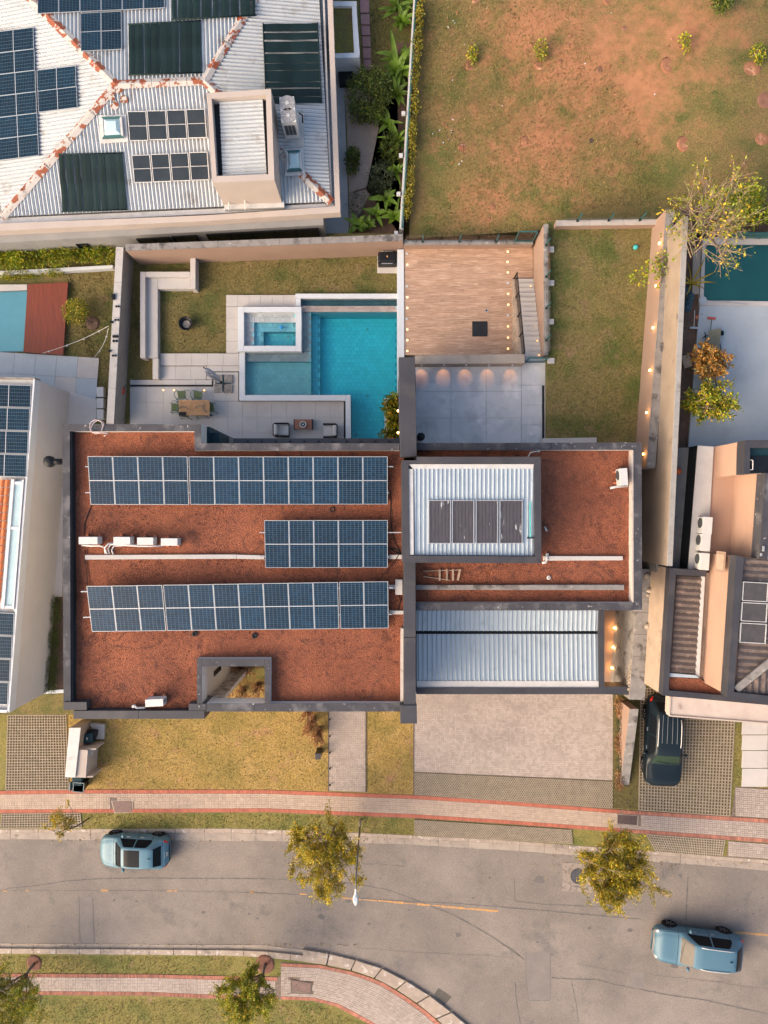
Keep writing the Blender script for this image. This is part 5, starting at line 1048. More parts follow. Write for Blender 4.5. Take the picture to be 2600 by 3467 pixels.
o = empty('timber_board', W(*cU(110,900),ez+.05), 'pale board leaning in the dirt strip by the amber tree', 'board'); MB().box((0,0,.12), (.42,.62,.04), .3).build('board', m_oldwood, o); MB().box((.05,-.3,.05), (.3,.06,.06), .2).build('batten', m_bark, o)
# ================================================================== SOLAR PANELS, AIR CONDITIONERS (shared by all roofs)
PW, PL = 1.134, 2.27
def panel_meshes(cellmat, cols=6, half=12, tag='a'):
    fr = MB(); t = .024
    for x0,y0,x1,y1 in ((0,0,PW,t),(0,PL-t,PW,PL),(0,t,t,PL-t),(PW-t,t,PW,PL-t)): fr.bb(x0+.004,y0+.004,-.035,x1-.004,y1-.004,.006)
    fr.bb(t,PL/2-.017,-.02,PW-t,PL/2+.017,.0045)
    bk = MB().bb(t*.6,t*.6,-.02,PW-t*.6,PL-t*.6,-.004); ce = MB(); g = .009
    cw = (PW-2*t-.02)/cols; ch = (PL/2-t-.03)/half
    for hf in (0,1):
        for i in range(cols):
            for j in range(half):
                x = t+.01+i*cw; y = (t+.008 if hf == 0 else PL/2+.022)+j*ch; c = .0
                ce.poly([(x+g/2,y+g/2*.7,.0),(x+cw-g/2,y+g/2*.7,.0),(x+cw-g/2,y+ch-g/2*.7,.0),(x+g/2,y+ch-g/2*.7,.0)])
    return fr.mesh('panel_frame', m_frame), bk.mesh('panel_backing', m_cellgap), ce.mesh('panel_cells', cellmat)
PMA = panel_meshes(m_cell); PMB = panel_meshes(m_celld)
def solar_panel(bl, br, tl, label, group, meshes=PMA):
    ex, ey = (br-bl)/PW, (tl-bl)/PL
    o = bpy.data.objects.new('photovoltaic_module', None); o.matrix_basis = basis(bl, ex, ey); link(o, None, label=label, cat='solar panel', group=group)
    ref('frame', meshes[0], o); ref('backing_sheet', meshes[1], o); ref('solar_cells', meshes[2], o, kind='stuff'); return o
def panel_row(tl, tr, br, bl, n, lab, group, meshes=PMA, k0=0):
    for i in range(n):
        u0, u1 = i/n, (i+1)/n
        solar_panel(bl.lerp(br,u0), bl.lerp(br,u1), tl.lerp(tr,u0), lab(k0+i), group, meshes)
def aircon(loc, size, rz, label, group=None, fan='y', base=True):
    """outdoor unit: casing, fan guard and blades on one side, louvred side, feet"""
    o = empty('air_conditioner', loc, label, 'air conditioner', group, rz=rz); w, d, h = size
    MB().bb(-w/2,-d/2,.06,w/2,d/2,.06+h).build('casing', m_whitep, o, bevel=.018); MB().bb(-w/2-.008,-d/2-.008,.06+h,w/2+.008,d/2+.008,.085+h).build('top_cover', m_whitep, o, bevel=.01)
    mt = Matrix.Rotation(R(90),3,'X'); c = (-w*.12,-d/2-.004,.06+h*.5); MB().lathe(c, [(h*.4,-.004),(h*.4,.012),(h*.36,.012),(h*.36,-.002)], 20, mt).build('fan_guard', m_grille, o); 
    for i in range(5): a = i*1.2566; MB().box((c[0]+math.cos(a)*h*.18, c[1]-.003, c[2]+math.sin(a)*h*.18), (h*.3,.008,.05), m=Matrix.Rotation(-a,3,'Y')).build('fan_blade', m_grille, o)
    for i in range(6): MB().box((w/2+.002,-d*.25+d*.1*i,.06+h*.5), (.008,d*.05,h*.7)).build('louvre', m_grille, o)
    if base:
        for s in (-1,1): MB().bb(s*w*.33-.05,-d/2-.1,-.04,s*w*.33+.05,d/2+.1,.06).build('foot_block', m_brick, o)
    return o
# ================================================================== THE MAIN HOUSE
house = empty('main_house', W(1200,1850,0), 'large flat roofed house with red gravel roof, dark parapets and solar rows', 'house'); ho = house.location.copy()
def hp(n, pts, z, mat, zb, parent=house, bevel=0): return MB().prism([p-ho for p in P(pts, z)], zb=zb-ho.z).build(n, mat, parent, bevel=bevel)
ZP, ZG = 7.2, 6.74
hp('wall', [(219,1444),(676,1444),(676,1508),(683,1508),(683,2400),(222,2400)], ZG-.12, m_wall, -3); hp('wall', [(683.2,1508),(896,1508),(896,2256),(683.2,2256)], ZG-.12, m_wall, -3); hp('wall', [(896.2,1508),(1362,1508),(1362,2400),(896.2,2400)], ZG-.12, m_wall, -3)
hp('wall', [(1407,1508),(2163,1508),(2163,2060),(1407,2060)], ZG-.12, m_wall, -1.5)
par = [[(211,1436),(236,1436),(239,2377),(215,2404)], [(236.3,1436),(681,1436),(681,1460),(236.3,1460)], [(658,1460.3),(681,1460.3),(681,1525),(658,1525)], [(681.3,1501),(1352,1501),(1352,1525),(681.3,1525)],
       [(697,2382),(1355,2382),(1355,2409),(697,2409)], [(667,2231),(683,2231),(683,2395),(667,2395)], [(683.3,2231),(896,2231),(896,2256),(683.3,2256)], [(896.3,2231),(914,2231),(914,2381.6),(896.3,2381.6)],
       [(1411,1500),(2170,1498),(2172,1523),(1411,1523)], [(2145,1523.3),(2172,1523.3),(2174,2066),(2146,2066)], [(1407,2041),(2145.6,2041),(2145.6,2066),(1407,2066)]]
for q in par:
    hp('parapet', q, ZP-.04, m_wall, ZG-.6)
    c = (sum(x for x,_ in q)/4, sum(y for _,y in q)/4)
    L_ = max(math.dist(q[0],q[1]), math.dist(q[1],q[2])); n = max(1, round(L_/150)); horiz = math.dist(q[0],q[1]) > math.dist(q[1],q[2])
    for i in range(n):
        f = lambda a,b,t: (lerp(a[0],b[0],t), lerp(a[1],b[1],t))
        s = [f(q[0],q[1],i/n), f(q[0],q[1],(i+1)/n-.001), f(q[3],q[2],(i+1)/n-.001), f(q[3],q[2],i/n)] if horiz else [f(q[0],q[3],i/n), f(q[1],q[2],i/n), f(q[1],q[2],(i+1)/n-.001), f(q[0],q[3],(i+1)/n-.001)]
        hp('parapet_cap', s, ZP+rnd.uniform(-.004,.004), m_cap, ZP-.039)
for q in ([(236.4,1461),(239.5,2376),(246,2376),(243,1461)],): hp('shaded_parapet_lining', q, ZP-.06, m_capin, ZG-.1)  # shade on the east-facing inner side painted as a dark lining
for q in ([(2139,1524),(2144.6,1524),(2145.6,2040),(2140,2040)], [(1357,2128),(1365.5,2128),(1365.5,2385),(1355.5,2385)]): hp('upstand', q, ZG+.42, m_inwhite, ZG-.2)  # right parapet strip: warm western light painted into its pale colour
hp('corner_block', [(216,2377.4),(293,2377.4),(293,2403.6),(216,2403.6)], ZP+.05, m_metal, ZG-1); hp('front_beam', [(248.5,2406),(468,2406),(468,2434),(248.5,2434)], ZP-.1, m_metal, ZG-1.0, bevel=.01); hp('front_beam', [(469,2406),(692,2406),(692,2434),(469,2434)], ZP-.1, m_metal, ZG-1.0, bevel=.01)
hp('front_gutter', [(294,2397),(640,2397),(640,2405.6),(294,2405.6)], ZG, m_capin, ZG-1.2); hp('corner_block', [(639,2383),(696.6,2383),(696.6,2405.4),(639,2405.4)], ZP+.02, m_cap, ZG-1)
hp('stone_pier_core', [(700,2366),(752,2366),(752,2379),(700,2379)], 6.3, m_inwhite, -3)
for k in range(70):
    z = rnd.uniform(-1,6.1); a = W(702,2366,6.3); b = W(750,2366,6.3); s = rnd.uniform(.08,.17); MB().box(Vector((rnd.uniform(a.x+.05,b.x-.05), a.y+.0, z))-ho, (s*1.5,.06,s)).build('pier_stone', m_stone, house, bevel=.02)
hp('white_return', [(697,2380),(703,2366),(706,2372),(699,2412)], 6.4, m_inwhite, -3)
for (y0,y1,z0,z1) in ((2270,2285,2.6,4.2),(2310,2330,2.8,4.3),(2262,2300,-.2,1.6)):   # courtyard windows in the left court wall
    a, b = W(683,y0,6.62), W(683,y1,6.62); MB().bb(a.x-.05,b.y,z0,a.x+.03,a.y,z1).build('court_window', m_dglass, house).location = -ho
MB().bb(W(683,2300,6.62).x, W(683,2390,6.62).y, -2.5, W(683,2300,6.62).x+.35, W(683,2262,6.62).y, .4).build('court_ledge', m_plaster, house).location = -ho
sslab('court_shade_bed', [(690,2120),(1000,2120),(1000,2262),(690,2262)], .16, lawn('shaded_court_lawn', (.05,.05,.016), (.04,.045,.012), (.03,.036,.01), (.06,.035,.018)), .2, kind='structure')  # shade of the deep court put into this near-black green colour
# gravel beds: uneven, walked on
def gravel(rects, name='gravel_bed', parent=house, z=ZG, seed=1, pebbles=6000):
    rng = np.random.default_rng(seed)
    for (x0,y0,x1,y1) in rects:
        a, b = W(x0,y1,z), W(x1,y0,z); nx, ny = max(4,int((b.x-a.x)/.11)), max(4,int((b.y-a.y)/.11)); X, Y = np.meshgrid(np.linspace(a.x,b.x,nx+1), np.linspace(a.y,b.y,ny+1))
        Z = .018*np.sin(X*1.7+Y*.6)+.015*np.sin(Y*2.3-X*.5)+rng.normal(0,.006,X.shape)
        for _ in range(int((b.x-a.x)*(b.y-a.y)*1.6)):
            cx, cy = rng.uniform(a.x,b.x), rng.uniform(a.y,b.y); dmp = rng.uniform(.015,.045)*(1 if cx > 0 or rng.uniform() < .45 else .3); an = rng.uniform(0,3.1); dx, dy = X-cx, Y-cy; u = dx*np.cos(an)+dy*np.sin(an); v = -dx*np.sin(an)+dy*np.cos(an)
            e = np.exp(-(u/.2)**2-(v/.1)**2); Z -= dmp*e; Z += dmp*.5*np.exp(-((u)/.24)**2-((v-.2)/.1)**2)
        V = np.stack([X,Y,Z+z],-1).reshape(-1,3)-np.array(ho if parent == house else parent.location); F_ = [(j*(nx+1)+i, j*(nx+1)+i+1, (j+1)*(nx+1)+i+1, (j+1)*(nx+1)+i) for j in range(ny) for i in range(nx)]
        MB().add([tuple(v) for v in V], F_).build(name, m_gravel, parent, True)
        n = int(pebbles*(b.x-a.x)*(b.y-a.y)/100); p = np.stack([rng.uniform(a.x,b.x,n), rng.uniform(a.y,b.y,n), np.full(n, z+.008)],1)-np.array(ho if parent == house else parent.location)
        tet = np.array([[1,0,-.5],[-.5,.87,-.5],[-.5,-.87,-.5],[0,0,.9]])*.022
        R_ = rng.normal(0,1,(n,3,3)); R_, _ = np.linalg.qr(R_); sc = rng.uniform(.6,1.5,n)[:,None,None]; T = np.einsum('nij,kj->nki', R_, tet)*sc + p[:,None,:]
        tri = T[:, [[0,1,3],[1,2,3],[2,0,3],[0,2,1]]].reshape(-1,3,3); me = quads_mesh('pebbles', tri, m_pebble, 3); ref('pebbles', me, parent, kind='stuff')
gravel([(236,1525,1368,2231),(236,1459,659,1525.5),(236,2230.5,668,2398),(913,2230.5,1368,2383),(1405,1522,2141,2042)])
# concrete upstands lying across the roof
def upst(pts, h=.14): hp('concrete_upstand', pts, ZG+h, m_conc if h < .2 else m_capgrey, ZG-.1, bevel=.015)
upst([cH(595,993),cH(1659,990),cH(1659,1020),cH(596,1026)]); upst([(800.5,1878),(895,1880),(895,1894),(800.5,1892)]); upst([cI(1394,836),cI(1490,836),cI(1490,864),cI(1394,864)]); upst([cI(1400,1036),cI(1500,1036),cI(1500,1064),cI(1400,1064)]); upst([cI(1402,1205),cI(1500,1205),cI(1500,1230),cI(1402,1230)])
upst([cJ(905,797),cJ(1398,798),cJ(1399,824),cJ(905,826)]); upst([cJ(107,978),cJ(1407,977),cJ(1407,1010),cJ(107,1008)], .22)
# the tall fin wall and the tower with its own metal roof
fin = hp('fin_wall', [(1367,1560),(1406,1560),(1408,2392),(1367,2392)], 7.7, m_metal, -2, bevel=.01)
hp('fin_cap', [(1350,1210),(1405,1209),(1411,1546),(1355,1546)], 7.75, m_metal, 6.9, bevel=.01); hp('fin_post', [(1356,1214),(1400,1213),(1406,1540),(1360,1540)], 6.88, m_darkwall, -1)
hp('fin_cap', [(1355.5,2388),(1411,2388),(1412,2450),(1356,2450)], 7.75, m_metal, 6.9, bevel=.01); hp('fin_post', [(1362,2393),(1405,2393),(1405,2444),(1362,2444)], 6.88, m_darkwall, -2)
hp('fin_joint', [(1366.5,2158),(1408.5,2158),(1408.5,2160),(1366.5,2160)], 7.715, m_capin, 7.6)
TZ = 8.6
for i, q in enumerate(([cJ(20,222),cJ(62,222),cJ(66,794),cJ(24,838)], [cJ(112,178),cJ(885,178),cJ(845,221),cJ(62,221),cJ(20,221.6),cJ(20,200),cJ(112,200)], [cJ(886,179),cJ(890,838),cJ(850,800),cJ(846,221.4)], [cJ(24,838.4),cJ(66,794.5),cJ(850,800.4),cJ(890,842)])):
    hp('tower_parapet', q, TZ+i*.002, m_metal, 6.0)
hp('tower_base', [cJ(40,200),cJ(870,200),cJ(872,820),cJ(44,815)], TZ-.4, m_wall, 6.0)
pz = P([cJ(90,252),cJ(842,250),cJ(848,795),cJ(94,790)], TZ-.22); pz[0].z = pz[1].z = TZ-.1; corrugated([p-ho for p in pz], (0,1,0), .19, .055).build('tower_roof', m_steel, house)
hp('roof_flashing', [cJ(62,224),cJ(842,224),cJ(840,253),cJ(90,253)], TZ-.05, m_flash, TZ-.15); hp('roof_flashing', [cJ(62,254),cJ(89,254),cJ(93,790),cJ(68,790)], TZ-.05, m_flash, TZ-.2)
TR0, TRn = pz[0].copy(), (pz[1]-pz[0]).cross(pz[3]-pz[0]).normalized(); TRn = TRn if TRn.z > 0 else -TRn
for i, (x0,x1) in enumerate(((185,325),(332,470),(480,618),(628,772))):
    q = [RP(*cJ(x,y), TR0, TRn, .1) for x,y in ((x0,720),(x1,720),(x1,448),(x0,448))]; o = bpy.data.objects.new('solar_collector', None); w_, l_ = (q[1]-q[0]).length, (q[3]-q[0]).length
    o.matrix_basis = basis(q[0], (q[1]-q[0]).normalized(), (q[3]-q[0]).normalized()); link(o, None, label=f'weathered solar water collector on the tower roof, {ORD[i]} from the left', cat='solar collector', group='tower roof collectors')
    for a in ((0,0,w_,.035),(0,l_-.035,w_,l_),(0,.036,.035,l_-.036),(w_-.035,.036,w_,l_-.036)): MB().bb(a[0],a[1],-.06,a[2],a[3],.03).build('frame_bar', m_frame, o)
    MB().bb(.036,.036,-.05,w_-.036,l_-.036,.0).build('absorber', m_collbrown, o)
    for k in range(6): x = .036+(w_-.07)*(k+.5)/6; MB().bb(x-.012,.06,.0,x+.012,l_-.06,.012).build('tube', m_collbrown, o)
MB().tube([RP(*cJ(820,462),TR0,TRn,.1), RP(*cJ(821,680),TR0,TRn,.1)], .03, 6).build('squeegee_handle', m_teal, None)
o = bpy.data.objects['squeegee_handle']; b_ = empty('squeegee', RP(*cJ(821,684),TR0,TRn,.05), 'turquoise handled squeegee lying on the tower roof', 'squeegee'); o.parent = b_; o.location = -b_.location; o.name = 'handle'; MB().box((0,0,.04), (.3,.06,.04)).build('blade', m_blackm, b_)
# garage roof (lower), beams, gutter
GZ = 3.75; gq = lambda x0,y0,x1,y1,dz=0: [p-ho for p in P(rect(cJ,x0,y0,x1,y1), GZ+dz)]
q = gq(110,1137,1244,1266); q[2].z -= .12; q[3].z -= .12; corrugated(q, (0,1,0), .235, .06).build('garage_roof', m_steel, house)
q = gq(112,1286,1246,1576); q[0].z -= .12; q[1].z -= .12; corrugated(q, (0,1,0), .235, .06).build('garage_roof', m_steel, house)
hp('roof_gutter', rect(cJ,108,1262,1245,1292), GZ-.2, m_capin, GZ-.4); hp('roof_flashing', rect(cJ,112,1576.4,1252,1618), GZ+.05, m_flash, GZ-.1); hp('garage_slab', rect(cJ,100,1130,1248,1640), GZ-.42, m_wall, GZ-.6)
hp('garage_beam', rect(cJ,1248,1137,1283,1659), GZ+.1, m_metal, GZ-.6); hp('garage_beam', rect(cJ,110,1619,1247.6,1659), GZ+.1, m_metal, GZ-.6); hp('garage_beam', [cJ(1283.4,1612),cJ(1446,1612),cJ(1446,1664),cJ(1283.4,1659)], GZ+.1, m_metal, GZ-.9)
hp('garage_wall', rect(cJ,105,1140,1240,1330), GZ-.62, m_wall, -1)
for x in (120,640,1225): hp('garage_column', [cJ(x,1615),cJ(x+22,1615),cJ(x+22,1640),cJ(x,1640)], GZ-.62, m_wall, -2)
# north canopy over the terrace doors and the little service niche
hp('door_canopy', [(790,1484),(1355,1484),(1355,1502),(790,1502)], 3.6, m_darkwall, 3.3)
for x in range(0,11): hp('canopy_bolt', [(835+x*48,1492),(841+x*48,1492),(841+x*48,1497),(835+x*48,1497)], 3.64, m_blackm, 3.58)
hp('service_niche', [cH(1442,92),cH(1470,92),cH(1470,205),cH(1442,205)], 5.6, m_tealbin, 0); hp('service_niche', [cH(1470.5,135),cH(1540,135),cH(1540,207),cH(1470.5,207)], 5.3, m_tealbin, 0); hp('wall', [(742,1466),(790,1486),(790,1506),(742,1506)], 3.2, m_stucco, 0)
# side passage floor with uplights and the rubble retaining wall
slab('side_passage', rect(cJ,1250,1100,1368,1600), 1.0, m_plaster, 3, kind='structure')
rt = empty('stone_retaining_wall', W(*cJ(1345,1380),.4), 'rough stone retaining wall lit by three floor lamps', 'wall'); ro = rt.location
b0, b1 = W(*cJ(1366,1100),1.0), W(*cJ(1330,1640),1.0); top0, top1 = W(*cJ(1503,1100),4.0), W(*cJ(1438,1640),4.0)
mb = MB().add([p-ro for p in (b0+Vector((.06,0,-1)),b1+Vector((.06,0,-1)),top1+Vector((.06,0,-.02)),top0+Vector((.06,0,-.02)),b0+Vector((1.2,0,-1)),b1+Vector((1.2,0,-1)),top1+Vector((.6,0,-.02)),top0+Vector((.6,0,-.02)))], [(0,1,2,3),(3,2,6,7),(4,7,6,5),(1,5,6,2),(0,3,7,4)]); mb.build('wall_core', m_mortar, rt)
rows, cols = 13, 24; rg = random.Random(5)
for j in range(rows):
    for i in range(cols):
        u0, u1 = (i+(.5 if j%2 else 0)+rg.uniform(-.12,.12))/cols, (i+1+(.5 if j%2 else 0)+rg.uniform(-.12,.12))/cols; v0, v1 = (j+rg.uniform(-.1,.1))/rows, (j+1+rg.uniform(-.1,.1))/rows; u1 = min(1,u1); v0 = max(0,v0); v1 = min(1,v1)
        if u1-u0 < .015: continue
        c = [b0.lerp(b1,u).lerp(top0.lerp(top1,u),v)-ro for u,v in ((u0,v0),(u1,v0),(u1,v1),(u0,v1))]; m = sum(c, Vector())/4; n = Vector((-1,0,.25)).normalized(); d = rg.uniform(.03,.07)
        f = [m+(p-m)*.93 for p in c]; g = [m+(p-m)*rg.uniform(.6,.78)+n*d for p in c]; MB().add(f+g, [(4,5,6,7),(0,1,5,4),(1,2,6,5),(2,3,7,6),(3,0,4,7)]).build('stone', m_stone, rt)
w2 = MB(); a, b = W(*cJ(1498,880),4.05), W(*cJ(1440,1695),4.05); a2, b2 = W(*cJ(1580,880),4.05), W(*cJ(1535,1695),4.05); wt_ = empty('wall_top', a, 'weathered grey top of the right boundary wall with loose stones', 'wall')
n = 6
for i in range(n): MB().prism([p-a for p in (a.lerp(b,i/n), a2.lerp(b2,i/n), a2.lerp(b2,(i+1)/n-.002), a.lerp(b,(i+1)/n-.002))], 3.5).build('cap_slab', m_capgrey, wt_)
for i, (x,y,s) in enumerate(((1560,1012,.28),(1552,1040,.2),(1548,1235,.34),(1545,920,.3))): 
    o = empty('loose_stone', W(*cJ(x,y),4.05), ['largest pale loose stone on the grey wall top','smaller stone touching the pale stone on the wall top','lone brown stone half way along the wall top','flat stone at the north end of the wall top'][i], 'stone', 'loose stones on the wall'); MB().lathe((0,0,0), [(s*.35,0),(s*.5,s*.2),(s*.4,s*.5),(s*.12,s*.62)], 7, Matrix.Rotation(i,3,'Z')).build('stone_body', m_stone, o); MB().box((s*.4,0,s*.1), (s*.3,s*.3,s*.2), i).build('chip', m_stone, o)
for i, (x,y) in enumerate(((1343,1243),(1335,1363),(1327,1492))): spotlamp('floor_uplight', W(*cJ(x,y),1.02), f'lit floor lamp at the foot of the stone wall, {ORD[i]} from the house', 'floor light', 'uplights at the stone wall', 8, .075, off=(.0,0,.25))
# sloping plaster wall in front, beside the drive
fw = empty('front_side_wall', WS(*cK(75,1700),0), 'tan plaster wall stepping down beside the paved drive', 'wall'); fo = fw.location; base = [WS(2098,2372,.1), WS(2094,2484,.1), WS(2098,2652,.1)]; zt_ = [2.5, 2.1, 1.05]; th = Vector((.42,0,0))
for i in range(2):
    p, q = base[i]-fo, base[i+1]-fo; tp, tq = p.copy(), q.copy(); tp.z = zt_[i]-fo.z; tq.z = zt_[i+1]-fo.z
    MB().add([p-Vector((0,0,.5)),q-Vector((0,0,.5)),tq,tp,p+th-Vector((0,0,.5)),q+th-Vector((0,0,.5)),tq+th,tp+th], [(0,1,2,3),(4,7,6,5),(1,5,6,2),(0,3,7,4)]).build('wall_face', m_plaster, fw)
    u = Vector((0,0,.004)); MB().add([tp-th*.05+u,tq-th*.05+u,tq+th*1.05+u,tp+th*1.05+u,tp-th*.05+u*12,tq-th*.05+u*12,tq+th*1.05+u*12,tp+th*1.05+u*12], [(4,5,6,7),(0,1,5,4),(1,2,6,5),(2,3,7,6),(3,0,4,7)]).build('coping', m_capgrey, fw)
# ---- things on the roof
rn = ['north','middle','south']
panel_row(W(296.5,1544.6,7.35), W(637,1544.6,7.35), W(640,1708.6,7.0), W(306.5,1708.6,7.0), 4, lambda i: f'blue solar panel in the north roof row, {ORD[i]} from the left', 'solar panels on the gravel roof')
for i in range(8):
    t0, t1, b0_, b1_ = W(640,1545.3,7.35), W(1312,1545.3,7.35), W(644,1708.2,7.0), W(1312.5,1707.8,7.0)
    solar_panel(b0_.lerp(b1_,i/8), b0_.lerp(b1_,(i+1)/8), t0.lerp(t1,i/8), f'blue solar panel in the north roof row, {ORD[7-i]} from the fin wall', 'solar panels on the gravel roof')
panel_row(W(894.6,1761.5,7.35), W(1312,1761,7.35), W(1313,1922,7.0), W(898,1922.5,7.0), 5, lambda i: f'blue solar panel in the short middle roof row, {ORD[i]} from the left', 'solar panels on the gravel roof')
tl_, tr_, bl2, br2 = W(293,1984.4,7.5), W(1313.6,1968,7.5), W(311,2138.7,6.95), W(1315.7,2127,6.95)
def sub(u0, u1, n, k0): panel_row(tl_.lerp(tr_,u0), tl_.lerp(tr_,u1), bl2.lerp(br2,u1), bl2.lerp(br2,u0), n, lambda i: f'blue solar panel in the south roof row, {ORD[i]} from the left', 'solar panels on the gravel roof', k0=k0)
sub(0,.2505,3,0); sub(.254,.8335,7,3); sub(.8375,1,2,10)
rails = empty('panel_rails', W(800,1800,ZG), 'aluminium mounting rails and posts under the solar rows', 'mounting rails'); mo = rails.location
for a, b, z in (((290,1580),(1330,1580),7.2),((290,1668),(1316,1668),7.05),((880,1803),(1366,1803),7.2),((880,1885),(1316,1885),7.05),((275,2003),(1330,1990),7.35),((283,2090),(1325,2080),7.08)):
    p, q = W(*a, z)-mo, W(*b, z)-mo; MB().bar(p, q, .045).build('rail', m_frame, rails)
    for i in range(7): r_ = p.lerp(q, i/6); MB().bar(r_, Vector((r_.x,r_.y,0)), .04).build('post', m_frame, rails)
uc = ['leftmost white air conditioner in the row of four on the gravel roof','second white air conditioner in the row of four on the gravel roof','third white air conditioner in the row of four on the gravel roof','rightmost white air conditioner in the row of four on the gravel roof']
for i, (x,y,w_) in enumerate(((622,892,.84),(858,892,.74),(1022,896,.72),(1190,902,.74))): aircon(W(*cH(x,y),ZG+.65)-Vector((0,0,.59)), (w_,.32,.56), math.pi, uc[i], 'air conditioners on the gravel roof')
aircon(W(*cH(1085,2030),ZG+.65)-Vector((0,0,.59)), (.8,.32,.56), 0.05, 'white air conditioner near the front edge of the gravel roof', 'air conditioners on the gravel roof'); aircon(W(*cJ(1402,303),ZG+.65)-Vector((0,0,.59)), (.76,.34,.56), R(-86), 'white air conditioner at the far right of the gravel roof', 'air conditioners on the gravel roof')
pp = empty('refrigerant_pipes', W(*cH(760,950),ZG), 'white insulated pipes looping between the roof air conditioners', 'pipes'); po = pp.location
for pts in ([(575,925),(640,930),(700,928),(735,940),(740,985)], [(800,910),(760,915),(735,945),(752,985)], [(970,920),(900,925),(830,915),(775,920),(760,950),(770,985)], [(1140,928),(1050,932),(960,930),(870,925),(800,930),(785,960),(795,985)]): MB().tube([W(*cH(x,y),ZG+.16+.1*math.sin(i))-po for i,(x,y) in enumerate(pts)], .04, 8).build('pipe', m_pipe, pp, True)
for pts, lb in (([(945,2050),(960,2068),(1020,2066)],'short white pipe beside the front roof air conditioner'),): 
    o = empty('drain_pipe', W(*cH(960,2060),ZG), lb, 'pipe'); MB().tube([W(*cH(x,y),ZG+.2)-o.location for x,y in pts], .055, 8).build('pipe', m_pipe, o, True); MB().cyl(W(*cH(945,2050),ZG+.05)-o.location, .07, .2, 10).build('socket', m_pipe, o)
for pts, lb, z in (([(1320,373),(1350,366),(1420,358)],'white pipe under the right roof air conditioner',ZG+.1),([(895,838),(915,838),(925,820),(926,790)],'curved white pipe at the corner of the tower',ZG+.15),([(808,178),(820,152),(872,140)],'thin white pipe bending out of the tower',ZG+.2)):
    o = empty('drain_pipe', W(*cJ(*pts[1]),z), lb, 'pipe'); MB().tube([W(*cJ(x,y),z)-o.location for x,y in pts], .06 if pts[0][0] != 808 else .035, 8).build('pipe', m_pipe, o, True); MB().cyl(W(*cJ(*pts[-1]),z)-o.location-Vector((0,0,.1)), .07, .12, 10).build('socket', m_pipe, o)
def cable(pts, c, z, lb, r_=.02): o = empty('roof_cable', W(*c(*pts[0]),z), lb, 'cable'); MB().tube([W(*c(x,y),z)-o.location for x,y in pts], r_, 6).build('sheath', m_cable, o, True)
cable([(645,645),(620,700),(595,770),(588,850)], cH, ZG+.05, 'black cable from the north solar row to the air conditioners'); cable([(598,955),(600,1020),(605,1100),(612,1150),(613,1205)], cH, ZG+.08, 'black cable crossing the pale upstand at the left'); cable([(1410,410),(1412,480),(1408,560),(1420,680),(1440,760),(1470,810)], cI, ZG+.06, 'black cable beside the right end of the panels'); cable([(1470,820),(1450,860),(1420,900),(1370,960),(1330,1005)], cI, ZG+.14, 'black cable running diagonally to the south row'); cable([(1455,1065),(1475,1140),(1460,1190),(1440,1230)], cI, ZG+.06, 'thin black cable near the fin wall'); cable([(1395,790),(1430,795),(1460,810),(1485,830),(1440,820),(1410,795)], cI, ZG+.06, 'tangle of black wires beside the middle row', .03)
o = empty('hose_coil', W(*cH(680,95),ZP), 'coiled pale pink hose lying on the roof parapet', 'hose'); pts = []
for i in range(40): a = i*.5; rr = .32+.07*math.sin(i*.9); pts.append((math.cos(a)*rr+.05*math.sin(i*.2), math.sin(a)*rr*.85, .03+.002*i))
MB().tube(pts[:22], .022, 7).build('hose', M('pinkish_hose', (.42,.33,.32), None, rough=.5), o, True); MB().tube([pts[21],(.55,-.3,.06),(.35,-.42,.05)], .032, 7).build('hose_end', bpy.data.materials['pinkish_hose'], o, True)
o = empty('exhaust_elbow', W(*cH(437,338),ZP-.2), 'black exhaust elbow sticking out of the left parapet', 'exhaust pipe'); e = W(*cH(345,337),ZP-.1)-o.location; MB().tube([(0.05,0,0), e*.75], .14, 14).build('duct', m_black, o, True); MB().lathe(e-Vector((0,0,.25)), [(.2,0),(.26,.1),(.26,.3),(.2,.38),(.05,.4)], 20).build('cowl', m_black, o, True)
ld_ = empty('wooden_ladder', W(*cJ(270,915),ZG), 'broken wooden ladder lying on the gravel near the tower', 'ladder'); lo_ = ld_.location
for a, b in (((152,891),(385,884)),((155,925),(320,948))): MB().bar(W(*cJ(*a),ZG+.06)-lo_, W(*cJ(*b),ZG+.06)-lo_, .035).build('stile', m_oldwood, ld_)
for x, t in ((255,0),(300,0),(338,0),(374,8)): MB().bar(W(*cJ(x+t,880),ZG+.1)-lo_, W(*cJ(x-t*.7,950),ZG+.1)-lo_, .09, .03).build('rung', m_oldwood, ld_)
for i, ((x,y),lb) in enumerate((((1026,536),'roof drain ring between the first two solar rows'),((117,1357),'roof drain ring under the left part of the south row'),((511,1370),'roof drain ring below the middle of the south row'))):
    o = empty('roof_drain', W(*cI(x,y),ZG), lb, 'roof drain', 'roof drains'); MB().lathe((0,0,0), [(.1,0),(.13,.05),(.09,.06),(.07,.01)], 14).build('ring', m_cable, o); MB().cyl((0,0,.0), .07, .015, 12).build('grate', m_capin, o)
o = empty('junction_box', W(*cI(1465,1048),ZG+.15), 'beige junction box on the upstand beside the fin wall', 'junction box'); MB().bb(-.17,-.35,-.05,.17,.35,.16).build('box', m_conc, o, bevel=.02); MB().bb(-.15,-.32,.16,.15,.32,.175).build('lid', m_conc, o)
o = empty('pipe_offcut', W(*cJ(917,629),ZG+.05), 'short white pipe offcut lying on the right gravel', 'pipe offcut'); MB().tube([(-.06,.1,0),(.06,-.1,0)], .04, 8).build('tube', m_pipe, o, True); MB().tube([(-.065,.108,0),(-.05,.085,0)], .048, 8).build('collar', m_pipe, o)
